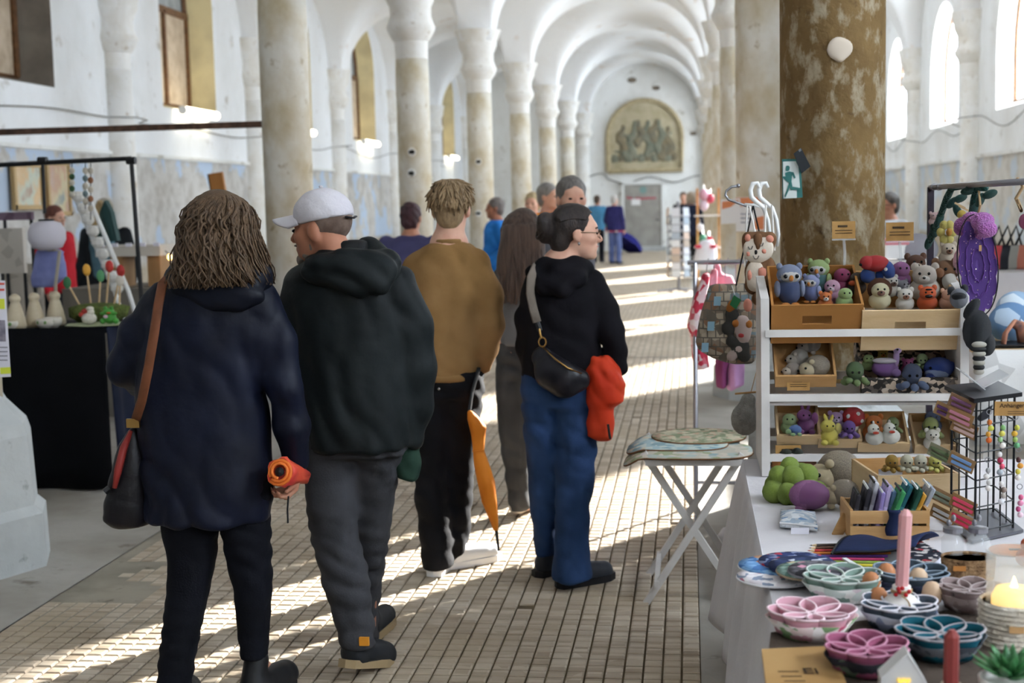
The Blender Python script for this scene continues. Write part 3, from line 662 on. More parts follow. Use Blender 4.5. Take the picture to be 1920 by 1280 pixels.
def locks(b, c, R3, n, rad, length, wave, spread, seed, k=1.0, face=.9, width=.014, top=.118, mid=None, taper=.35):
    r,f,u = R3; c = Vector(c); rnd = random.Random(seed)
    for i in range(n):
        a = face+(2*math.pi-2*face)*(i+rnd.random())/n      # azimuth from the face direction
        dv = f*math.cos(a)+r*math.sin(a); tv = f*-math.sin(a)+r*math.cos(a)
        rx = rad*(1+rnd.uniform(-.05,.08)); L_ = length*(1+rnd.uniform(-.12,.06)); ph = rnd.random()*6.28; am = wave*rnd.uniform(.5,1.3); st = rnd.uniform(.0,.35)
        P = []; rs = []; m = 16
        for j in range(m):
            t = j/(m-1); s_ = st+t*(1.55+L_-st)      # arc then fall
            if s_<1.4: rr = math.sin(s_*1.12); zz_ = math.cos(s_*1.12)*top; rr = rr*rx
            else: rr = rx*(1.0+spread*(s_-1.4)); zz_ = -(s_-1.4)*.16
            p = c+(dv*rr*(1.08 if abs(math.cos(a))>.7 else 1)+u*zz_)*k+tv*(am*math.sin(ph+s_*7)*min(1,s_))+dv*(am*.6*math.cos(ph+s_*6)*min(1,s_)); P.append(p); rs.append(width*(1-taper*t if t<.9 else .45)*min(1,.5+3*t))
        b.tube(P,rs,6,flat=.6)
def arm(b, nk, s_, e, w_, wr):
    c = Vector(nk)-Vector((0,0,.06)); s2 = s_*.85+c*.15-Vector((0,0,.05)); b.cone(c,s2,.045,.028); b.cone(s2,e,.03,.027); b.cone(e,w_,.028,wr)
def garment(p, name, m, Y, lofts=(), chains=(), k=.03, h=.012, fold=None, extra=None, cut=None, grow=0, pw=2.3):
    s = SDF(k)
    for L_ in lofts: s.loft([ring(r,Y,grow) for r in L_],p=pw)
    for c in chains: s.chain([PV(q[:3],Y) for q in c],[q[3] for q in c])
    if extra: extra(s)
    if fold: s.disp = folds(*fold)
    if cut: s.cut += cut
    return s.build(h,name,m,p)
def zcut(z, up=True):
    return (lambda x,y,zz: (z-zz)) if up else (lambda x,y,zz: (zz-z))
def person(label, x, y, group=None): return thing('person',label,'person',(x,y,0),group)
def shoe(p, x, y, a, m, L_=.27, z=0, pitch=0, msole=None, name='shoe', w_=.048, hgt=.075):
    """toe towards angle a (0 = away), heel centre at x,y"""
    f = Vector((math.sin(a),math.cos(a),0)); u = Vector((0,0,1)); r = f.cross(u)
    if pitch: f,u = f*math.cos(pitch)-u*math.sin(pitch), u*math.cos(pitch)+f*math.sin(pitch)
    o = Vector((x,y,z)); s = SDF(.03); P = lambda a_,b_,c_: o+f*a_+r*b_+u*c_
    s.cone(P(.02,0,.05),P(L_-.06,0,.042),w_*.9,w_*.92); s.cone(P(.0,0,.06),P(.03,0,hgt+.03),w_*.8,w_*.78); s.cone(P(.05,0,.07),P(L_-.11,0,.05),w_*.7,w_*.7)
    n = Vector(u); base = o+u*.018
    s.cut.append(lambda xx,yy,zz_: -((xx-base.x)*n.x+(yy-base.y)*n.y+(zz_-base.z)*n.z))
    ob = s.build(.008,name,m,p)
    if msole:
        b = MB(); pts = [(-.052,0),(-.04,.036),(.04,.043),(L_*.6,.052),(L_-.05,.045),(L_-.008,.02),(L_,-.0)]
        poly = [(a_,b_) for a_,b_ in pts]+[(a_,-b_) for a_,b_ in pts[-2:0:-1]]
        b.prism(poly,o,f,r,u*.03); b.build('sole',msole,ob)
    return ob
# ---- woman in the navy jacket
def navy_woman():
    Y = 4.5; p = person('woman with wavy brown hair in a navy rain jacket, back turned, brown bag strap',*V(410,1262,Y)[:2])
    hc = V(414,432,Y-.02); a = -.12
    b = SDF(.02); L_,F3 = head_sdf(b,hc,a,1.0)
    nk = Vector(V(412,505,Y)); b.cone(hc+Vector((0,-.02,-.05)),nk,.055,.06)
    sL,sR = Vector(PV((300,565),Y)),Vector(PV((495,565),Y)); eL,eR = Vector(PV((236,688,.02),Y)),Vector(PV((538,715,-.02),Y)); wL,wR = Vector(PV((283,716,.22),Y)),Vector(PV((556,868,.04),Y))
    b.cone(nk,V(400,640,Y),.08,.11); b.cone(V(400,640,Y),V(400,860,Y),.1,.08)
    for s_,e,w_ in ((sL,eL,wL),(sR,eR,wR)): arm(b,nk,s_,e,w_,.028)
    for hx,kx,ax_,dy in ((352,352,330,-.12),(462,470,478,0)):
        b.cone(V(hx,920,Y),V(kx,1090,Y+dy*.4),.05,.036); b.cone(V(kx,1090,Y+dy*.4),V(ax_,1250,Y+dy),.036,.03); b.cone(V(ax_,1250,Y+dy),V(ax_,1265,Y+dy)+Vector((0,.1,-.01)),.035,.03)
    hand_sdf(b,wR,(-.25,.0,-.85),(-.6,-.75,.1),-1,.85,1.0); hand_sdf(b,wL,(.5,.7,.3),(0,0,1),1,.4)
    b.build(.009,'body',M_skin,p)
    # jacket
    tor = [(505,350,470,.20),(530,318,492,.24),(560,290,512,.27),(600,276,507,.29),(660,266,498,.29),(730,260,496,.29),(800,268,502,.30),(900,274,508,.32),(972,280,506,.33)]
    garment(p,'jacket',fab('navy rain jacket','0a0e1c','0e1428',.4,15,.5,),Y,[tor],[[(312,560,0,.064),(262,630,.0,.068),(240,688,.03,.065),(262,714,.14,.055)],[(486,560,0,.064),(518,640,-.01,.059),(534,720,-.02,.055),(548,800,.0,.052),(556,862,.03,.045)]],fold=(.011,13,6,6,.5),h=.012)
    def hood(s):
        s.ell(V(405,528,Y-.09),(.165,.075,.075)); s.cone(PV((345,520,-.05),Y),PV((470,520,-.05),Y),.055,.055); s.cone(PV((338,520,-.02),Y),PV((362,498,.10),Y),.05,.05); s.cone(PV((485,520,-.02),Y),PV((458,498,.10),Y),.05,.05); s.ell(V(430,555,Y-.12),(.12,.05,.05))
    garment(p,'hood',fab('navy hood','0b0f1b','0f1526',.25,18,.5),Y,extra=hood,fold=(.010,14,8,30,1.2),h=.011)
    # trousers, boots
    M_t = fab('dark blue jeans','0b0c12','10121a',.15,160)
    lw = [(900,300,400,.2,0),(975,304,407,.19,-.01),(1050,319,402,.17,-.03),(1100,316,392,.15,-.05),(1180,308,374,.14,-.09),(1262,299,358,.13,-.13),(1300,297,356,.13,-.14)]
    rw = [(900,405,505,.2,0),(975,418,503,.19),(1050,428,506,.17),(1100,441,508,.15),(1180,448,503,.13),(1232,455,500,.12)]
    garment(p,'trousers',M_t,Y,[lw,rw,[(860,285,500,.24),(930,296,505,.24)]],fold=(.007,10,10,34,.3),h=.011)
    g = V(327,1262,Y-.13); shoe(p,g.x,g.y-.06,-.05,M_blackshoe,.27,name='boot'); g = V(478,1262,Y); shoe(p,g.x,g.y-.03,.25,M_blackshoe,.27,name='boot',w_=.055,hgt=.12,msole=mat('dark sole','222124',.6))
    # hair
    h = MB(); s = SDF(.03); s.ell(hc+Vector((0,-.02,.03)),(.098,.108,.108)); s.loft([(hc.z-.13,hc.x,hc.y-.03,.115,.09),(hc.z-.08,hc.x,hc.y-.03,.135,.105),(hc.z-.02,hc.x,hc.y-.025,.118,.105),(hc.z+.05,hc.x,hc.y-.02,.098,.1)])
    W,F = s.mesh(.012); h.add(W.tolist(),F)
    locks(h,hc+Vector((0,-.015,.012)),F3,520,.110,1.02,.015,.36,4,face=.75,width=.0062); locks(h,hc+Vector((0,-.02,.005)),F3,260,.117,.98,.02,.34,14,face=.9,width=.0055)
    h.build('hair',hairmat('wavy brown hair','463422','6a5139'),p,smooth=True)
    # phone-like white card in the hidden hand
    t = thing('phone','white phone held in front of the woman in navy','phone',wL+Vector((.0,.05,-.0)))
    MB().box(V(279,716,Y+.2),(.035,.012,.1),rot=(.3,.5,.2),bev=.004).build('case',M_white,t)
    # shoulder bag
    t = thing('shoulder_bag','dark leather shoulder bag with red piping hanging at the side of the woman in navy','bag',V(240,985,Y-.05))
    M_lea = mat('dark leather','121015',.45,'1a171d',12,bump=.15); M_strap = mat('brown leather strap','6d4028',.5,'7c4a30',16)
    s = SDF(.02); s.loft([ring(r,Y-.03) for r in ((800,246,262,.06),(830,226,272,.1),(880,212,282,.13),(940,200,284,.15),(970,196,283,.15),(985,212,280,.12))]); s.disp = folds(.004,12,9,20,2.2); s.build(.009,'bag_body',M_lea,t)
    MB().tube([PV(q,Y) for q in ((246,808,-.06),(232,840,-.09),(222,880,-.11),(215,915,-.115))],[.008,.014,.014,.008],6).build('red_piping',mat('red leather','8f2f2a',.5),t,smooth=True)
    MB().tube([PV(q,Y) for q in ((205,915,-.1),(196,922,-.11))],.012,6).build('zip_pull',M_black,t)
    sp = [(305,530,-.135),(297,570,-.17),(288,630,-.18),(278,690,-.185),(266,750,-.16),(252,795,-.1)]
    MB().tube([PV(q,Y) for q in sp],.017,8,flat=.22,up=(0,-1,0)).build('strap',M_strap,t,smooth=True)
    MB().tube([PV((330,505,.05),Y),PV((318,515,-.06),Y),PV((305,530,-.135),Y)],.017,8,flat=.22,up=(0,0,1)).build('strap',M_strap,t,smooth=True)
    MB().box(PV((250,793,-.11),Y),(.045,.012,.03)).build('buckle',mat('brass','b08a50',.3,metal=1),t)
    # small folded umbrella in the right hand
    t = thing('folded_umbrella','small rolled red and orange umbrella in the hand of the woman in navy','umbrella',V(536,905,Y-.06))
    c = V(534,886,Y-.09); ax_ = Vector((-.1,-.9,.25)).normalized()
    b1 = MB(); b1.lathe([(.028,-.16),(.036,-.06),(.046,.0),(.05,.03),(.044,.045),(.036,.035),(.018,.03),(0.012,.045),(0,.046)],c,20,axis=ax_,wob=lambda t_,z: 1+.1*math.sin(5*t_+z*40)); b1.build('canopy',mat('red orange umbrella','d03a30',.5,['e0563a','c02f38'],9,lo=.3,hi=.7),t,smooth=True)
    r_,u_ = ax_.orthogonal().normalized(),None; u_ = ax_.cross(r_)
    for i,(r0,r1) in enumerate(((.044,.03),(.034,.02))):
        MB().tube([c+ax_*(.045+.004*i)+(r_*math.cos(q)+u_*math.sin(q))*(r0+(r1-r0)*q/9) for q in np.linspace(0,6+i,16)],.006,5).build('orange_edge',mat('orange trim','e8762e',.5),t,smooth=True)
    MB().lathe([(.014,0),(.016,.012),(0,.02)],c+ax_*.035,12,axis=ax_).build('end_knob',M_black,t)
    MB().tube([PV((541,930,-.02),Y),PV((539,955,-.02),Y),PV((540,980,-.02),Y)],.006,5,flat=.5).build('wrist_strap',M_black,t)
navy_woman()
for n_ in ('navy rain jacket','navy hood'): MATS[n_].node_tree.nodes['Principled BSDF'].inputs['Specular IOR Level'].default_value = .22; MATS[n_].node_tree.nodes['Principled BSDF'].inputs['Roughness'].default_value = .55
# ---- man in the white cap
def cap_man():
    Y = 4.82; p = person('bearded man in a white baseball cap and dark green hooded jacket, head turned aside',*V(655,1262,Y)[:2])
    hc = V(603,430,Y+.0); a = -1.32
    b = SDF(.02); L_,F3 = head_sdf(b,hc,a,1.03,.06); r,f,u = F3
    nk = Vector(V(640,505,Y)); b.cone(hc+Vector((.03,-.02,-.05)),nk,.062,.07)
    b.cone(nk,V(660,650,Y),.1,.13); b.cone(V(660,650,Y),V(668,800,Y),.11,.08)
    sL,sR = Vector(V(560,545,Y)),Vector(V(748,545,Y)); eL,eR = Vector(PV((545,690),Y)),Vector(PV((782,680,.02),Y)); wL,wR = Vector(PV((560,800,.12),Y)),Vector(PV((770,818,.06),Y))
    for s_,e,w_ in ((sL,eL,wL),(sR,eR,wR)): arm(b,nk,s_,e,w_,.03)
    hand_sdf(b,wR,(-.1,.1,-1),(-1,0,0),1,.9); hand_sdf(b,wL,(.1,.2,-1),(1,0,0),-1,.7)
    for hx,kx,ax_,dy in ((620,628,668,-.06),(705,692,690,.35)):
        b.cone(V(hx,860,Y+.03),V(kx,1040,Y+dy*.6),.045,.036); b.cone(V(kx,1040,Y+dy*.6),V(ax_,1215,Y+dy),.036,.028); b.cone(V(ax_,1215,Y+dy),V(ax_,1235,Y+dy)+Vector((0,.1,-.01)),.035,.03)
    b.build(.0085,'body',M_skin3,p)
    for g in (-1,1): MB().ell(L_(g*.032,.087,.002),(.012,.008,.007)).build('eye',M_eye,p); MB().tube([L_(g*.05,.083,.025),L_(g*.03,.094,.03),L_(g*.014,.095,.024)],.005,6).build('eyebrow',mat('dark brow','3a2d26',.8),p)
    # beard and cropped hair
    s = SDF(.015); R = np.array([[r.x,f.x,u.x],[r.y,f.y,u.y],[r.z,f.z,u.z]])
    for q,e in (((0,.07,-.096),(.034,.03,.022)),((0,.088,-.102),(.022,.016,.02)),((.034,.04,-.076),(.018,.03,.026)),((-.034,.04,-.076),(.018,.03,.026)),((.05,.012,-.05),(.012,.016,.026)),((-.05,.012,-.05),(.012,.016,.026)),((0,.099,-.049),(.024,.01,.006))): s.ell(L_(*q),[v*1.04 for v in e],R)
    s.build(.008,'beard',mat('grey beard','8d8178',.9,'6f6259',30,bump=.4,bscale=120),p)
    s = SDF(.02); s.ell(L_(0,-.018,.03),(.079,.1,.088),R); zc_ = (hc+u*-.055); s.cut.append(lambda x,y,z: np.maximum(-((x-zc_.x)*u.x+(y-zc_.y)*u.y+(z-zc_.z)*u.z), ((x-hc.x)*f.x+(y-hc.y)*f.y+(z-hc.z)*f.z)-.03))
    s.build(.009,'cropped_hair',mat('short dark hair','5e4c42',.9,'7a675c',25),p)
    # cap
    M_cap_ = fab('white cotton cap','dcd8dc','cfcad0',.2,90)
    s = SDF(.02); s.ell(L_(0,-.012,.052),(.09,.112,.092),R); zc = hc+u*.028-f*.0
    s.cut.append(lambda x,y,z: -((x-zc.x)*(u.x+.12*f.x)+(y-zc.y)*(u.y+.12*f.y)+(z-zc.z)*(u.z+.12*f.z))); s.disp = folds(.002,22,22,30,1.)
    cap = s.build(.008,'cap',M_cap_,p)
    bb = MB(); bb.grid(lambda uu,v: L_(-.084+.168*uu, (.045+.035*(1-(2*uu-1)**2)+.105*v*math.sqrt(max(0.03,1-(2*uu-1)**2*.85))), .062-.012*v-.036*(2*uu-1)**2),19,8,.009); bb.build('brim',M_cap_,cap,smooth=True)
    MB().ell(L_(0,-.012,.146),(.008,.008,.005)).build('button',M_cap_,cap); MB().tube([L_(.035,-.118,.035),L_(0,-.128,.03),L_(-.035,-.118,.035)],.007,6,flat=.5).build('cap_strap',mat('dark strap','2c2c30',.5),cap)
    # jacket
    tor = [(470,598,695,.2,.0),(490,572,724,.25),(520,545,752,.28),(560,540,766,.3),(640,555,768,.31),(720,563,770,.31),(790,572,770,.31),(838,579,768,.32)]
    M_j = fab('dark green grey jacket','171b1c','1f2425',.45,14,.6)
    garment(p,'jacket',M_j,Y,[tor],[[(572,535,0,.075),(545,620,0,.07),(540,700,.02,.066),(556,790,.1,.055)],[(742,535,0,.078),(770,610,.01,.07),(781,690,.02,.066),(778,760,.04,.06),(770,815,.05,.052)]],fold=(.0115,16,6,5,1.1),h=.0125)
    def hood(s):
        s.ell(V(655,505,Y-.13),(.17,.065,.07)); s.cone(PV((605,497,-.06),Y),PV((720,500,-.06),Y),.055,.06); s.cone(PV((600,500,-.02),Y),PV((618,485,.08),Y),.045,.04); s.cone(PV((722,500,-.02),Y),PV((690,470,.1),Y),.055,.05); s.ell(V(685,530,Y-.15),(.1,.045,.045))
    garment(p,'hood',M_j,Y,extra=hood,fold=(.0115,13,8,26,2.),h=.011)
    garment(p,'collar',mat('black collar','121314',.8),Y,[[(450,622,686,.15,.02),(485,604,694,.19,.01)]],h=.011)
    # trousers
    M_g = fab('grey jeans','38383b','454549',.15,160)
    l1 = [(800,570,675,.22,0),(870,571,668,.21,-.01),(950,578,667,.19,-.03),(1000,585,669,.17,-.03),(1080,605,690,.16,-.04),(1150,626,696,.15,-.05),(1212,642,702,.14,-.06)]
    l2 = [(800,660,764,.22,0),(870,664,748,.2,.04),(950,655,736,.19,.12),(1000,655,730,.17,.16),(1080,668,716,.15,.25),(1150,668,706,.14,.32),(1192,668,708,.15,.35),(1206,668,710,.16,.36)]
    garment(p,'trousers',M_g,Y,[l1,l2,[(790,572,764,.26),(850,572,760,.25)]],fold=(.010,9,12,30,.9),h=.011)
    g = V(676,1262,Y-.05); sh = shoe(p,g.x-.02,g.y-.04,.3,mat('black trail shoe','24262a',.7),.28,z=.05,pitch=.28,msole=M_sole,w_=.055,hgt=.1)
    MB().box(PV((683,1202,-.125),Y),(.035,.012,.03)).build('yellow_tab',mat('yellow tab','d98f2a',.6),sh)
    g = V(690,1215,Y+.36); shoe(p,g.x,g.y,.1,MATS['black trail shoe'],.28,msole=M_sole)
    t = thing('green_jacket','dark green jacket hanging folded from the hand of the man in the white cap','jacket',V(762,900,Y+.05))
    s = SDF(.02); s.loft([ring(q,Y+.08) for q in ((805,757,782,.06),(830,742,787,.1),(865,737,788,.11),(893,745,786,.09),(902,770,782,.05))]); s.disp = folds(.008,26,12,18,.2); s.build(.009,'cloth',fab('bottle green cloth','22362d','2d4639',.2,30),t)
cap_man()
# ---- young man in the tan sweatshirt
def tan_boy():
    Y = 6.2; p = person('young man in a tan sweatshirt with short blond hair, seen from behind',*V(830,1070,Y)[:2])
    hc = V(846,392,Y); a = .05; b = SDF(.02); L_,F3 = head_sdf(b,hc,a,1.02)
    nk = Vector(V(842,462,Y)); b.cone(hc+Vector((0,-.02,-.05)),nk,.062,.068); b.cone(nk,V(840,600,Y),.09,.13); b.cone(V(840,600,Y),V(842,690,Y),.1,.08)
    sL,sR = Vector(V(768,505,Y)),Vector(V(902,505,Y)); eL,eR = Vector(PV((760,600),Y)),Vector(PV((922,600,-.02),Y)); wL,wR = Vector(PV((775,680,.1),Y)),Vector(PV((903,683,.04),Y))
    for s_,e,w_ in ((sL,eL,wL),(sR,eR,wR)): arm(b,nk,s_,e,w_,.03)
    hand_sdf(b,wR,(-.25,.2,-1),(-1,.1,0),1,.6); hand_sdf(b,wL,(.2,.2,-1),(1,0,0),-1,.6)
    for hx,kx,ax_,dy in ((815,812,822,-.02),(868,855,845,.1)):
        b.cone(V(hx,730,Y),V(kx,890,Y+dy),.05,.036); b.cone(V(kx,890,Y+dy),V(ax_,1050,Y+dy),.036,.03); b.cone(V(ax_,1050,Y+dy),V(ax_,1062,Y+dy)+Vector((.02,.1,-.0)),.035,.03)
    b.build(.009,'body',M_skin2,p)
    M_s = fab('tan sweatshirt','84633a','96734a',.15,30)
    tor = [(452,812,874,.16),(462,795,888,.2),(480,778,902,.24),(510,768,910,.27),(560,764,906,.28),(620,762,904,.29),(680,772,902,.29),(711,780,893,.27)]
    garment(p,'sweatshirt',M_s,Y,[tor],[[(785,500,0,.07),(762,560,0,.07),(757,620,.02,.068),(770,675,.08,.055)],[(892,500,0,.072),(914,555,0,.066),(919,610,-.01,.062),(908,655,.02,.058),(902,682,.03,.045)]],fold=(.012,12,6,7,.2),h=.013)
    for nm,py,xl,xr,dp in (('collar_band',451,813,873,.17),('hem_band',702,779,894,.285)):
        garment(p,nm,M_s,Y,[[(py-6,xl,xr,dp),(py+9,xl,xr,dp)]],h=.011,grow=.004)
    M_t = fab('black trousers','101013','18181c',.15,90)
    garment(p,'trousers',M_t,Y,[[(700,783,850,.22),(780,783,848,.22),(850,782,842,.2,-.02),(920,779,838,.19,-.03),(1000,788,846,.18,-.03),(1062,793,848,.19,-.03)],[(700,835,904,.22),(780,836,901,.21,.03),(850,832,890,.2,.06),(920,828,886,.19,.09),(1000,828,879,.18,.12),(1040,828,872,.19,.14)],[(690,786,900,.25),(740,785,903,.25)]],fold=(.010,8,8,22,.7),h=.012)
    MB().ell(V(823,729,Y-.13),(.006,.004,.006)).build('button',mat('metal button','9a9a96',.3,metal=1),p)
    g = V(818,1068,Y-.03); shoe(p,g.x,g.y,.1,M_whiteshoe,.28,msole=M_whiteshoe); g = V(850,1052,Y+.14); shoe(p,g.x,g.y-.05,.85,M_whiteshoe,.28,msole=M_whiteshoe)
    h = MB(); s = SDF(.02); s.ell(hc+Vector((0,-.012,.042)),(.085,.103,.094)); s.ell(hc+Vector((0,-.055,-.01)),(.066,.05,.085)); s.disp = folds(.003,40,40,14,.4); W,F = s.mesh(.01); h.add(W.tolist(),F)
    rnd = random.Random(8)
    for i in range(620):
        az = rnd.uniform(0,6.283); el = rnd.uniform(-.15,1.45) if abs(math.sin(az))<.75 or math.cos(az)<0 else rnd.uniform(.3,1.45)
        if math.cos(az)<-.2 and rnd.random()<.5: el = rnd.uniform(-.75,.3)
        n_ = Vector((math.sin(az)*math.cos(el)*.088, math.cos(az)*math.cos(el)*.104, math.sin(el)*.096+.038 if el>0 else math.sin(el)*.11+.038)); p0 = hc+Vector((0,-.014,0))+n_*(.97 if el>-.2 else .9)
        dn = Vector((math.sin(az)*math.sin(el),math.cos(az)*math.sin(el),-math.cos(el)))+Vector((rnd.uniform(-.35,.35),rnd.uniform(-.2,.2),rnd.uniform(-.15,.1))); o_ = n_.normalized()
        ln = rnd.uniform(.03,.06)*(1 if el>-.2 else .5); h.tube([p0,p0+dn*ln*.5+o_*.004,p0+dn*ln-o_*rnd.uniform(-.004,.01)],[.0055,.005,.002],5)
    h.build('hair',hairmat('ash blond hair','7b6448','a88c68'),p,smooth=True)
    # orange umbrella
    Yu = 6.02; t = thing('closed_umbrella','closed orange umbrella hanging beside the young man in tan, tip down','umbrella',V(934,1032,Yu))
    s = SDF(.012); s.loft([ring(q,Yu) for q in ((768,876,884,.03),(785,876,900,.05),(800,880,912,.06),(815,884,910,.06),(845,887,908,.055),(870,889,917,.075),(905,896,928,.09),(940,904,932,.08),(975,918,934,.045),(998,928,934,.015))]); s.disp = folds(.003,60,40,10,.1); s.build(.008,'canopy',fab('orange umbrella cloth','c8701c','d9822a',.1,40,.6),t)
    MB().tube([V(930,990,Yu),V(935,1032,Yu)],[.008,.005],8).build('tip',M_black,t); MB().tube([V(898,690,Yu+.12),V(885,735,Yu+.05),V(880,772,Yu)],.009,8).build('handle',M_black,t)
    MB().tube([V(886,846,Yu-.03),V(908,844,Yu-.03)],.006,6,flat=.4).build('closing_band',MATS['orange umbrella cloth'],t)
tan_boy()
# ---- woman with long hair in grey
def grey_woman():
    Y = 7.4; p = person('woman with long straight brown hair in a grey top, hand on hip',*V(968,955,Y)[:2])
    hc = V(982,436,Y); a = .75; b = SDF(.02); L_,F3 = head_sdf(b,hc,a,.97); nk = Vector(V(975,492,Y)); b.cone(hc+Vector((0,-.01,-.05)),nk,.05,.055); b.cone(nk,V(968,600,Y),.08,.1); b.cone(V(968,600,Y),V(968,640,Y),.085,.07)
    sL,sR = Vector(V(938,520,Y)),Vector(V(1012,520,Y)); eL = Vector(PV((905,590,.05),Y)); wL = Vector(PV((932,632,-.06),Y)); eR = Vector(PV((1020,600),Y)); wR = Vector(PV((1015,670,.05),Y))
    for s_,e,w_ in ((sL,eL,wL),(sR,eR,wR)): arm(b,nk,s_,e,w_,.026)
    hand_sdf(b,wL,(.5,-.1,-.8),(1,.3,0),-1,.35); hand_sdf(b,wR,(0,.1,-1),(-1,0,0),1,.5)
    for hx,ax_ in ((950,972),(985,985)): b.cone(V(hx,690,Y),V((hx+ax_)/2,820,Y),.045,.034); b.cone(V((hx+ax_)/2,820,Y),V(ax_,945,Y),.034,.026); b.cone(V(ax_,945,Y),V(ax_,952,Y)+Vector((.03,.1,0)),.034,.028)
    b.build(.01,'body',M_skin2,p)
    garment(p,'top',fab('grey knitted top','5d5d5e','6a6a6b',.2,60),Y,[[(488,960,995,.14),(505,945,1012,.2),(530,936,1020,.24),(580,938,1012,.24),(645,934,1006,.25)]],[[(942,520,0,.055),(915,575,.04,.05),(906,592,.04,.048),(928,625,-.04,.042)],[(1008,520,0,.055),(1018,600,.02,.048),(1014,660,.04,.042)]],fold=(.007,14,8,10,.3),h=.013)
    garment(p,'trousers',fab('charcoal jeans','3b3b3c','474748',.15,120),Y,[[(640,933,972,.22),(720,930,968,.22),(800,935,972,.19),(900,950,980,.17),(955,957,990,.19)],[(640,962,1006,.22),(720,962,1002,.22),(800,962,996,.19),(900,966,994,.17),(948,968,998,.19)]],fold=(.0085,8,8,20,.2),h=.013)
    for x,yy in ((968,-.04),(984,.06)): g = V(x,955,Y+yy); shoe(p,g.x,g.y,.4,mat('pale shoe','c9bfb4',.6),.25)
    h = MB(); s = SDF(.03); s.ell(hc+Vector((0,-.01,.035)),(.09,.106,.1)); s.loft([ring(q,Y-.035) for q in ((420,942,1018,.2),(450,938,1020,.2),(480,932,1018,.18),(510,930,1002,.15),(535,945,985,.1))]); W,F = s.mesh(.012); h.add(W.tolist(),F)
    locks(h,hc+Vector((0,-.012,.005)),F3,110,.1,2.1,.006,.12,21,face=.95,width=.014); h.build('hair',hairmat('long brown hair','453630','6b574c'),p,smooth=True)
grey_woman()
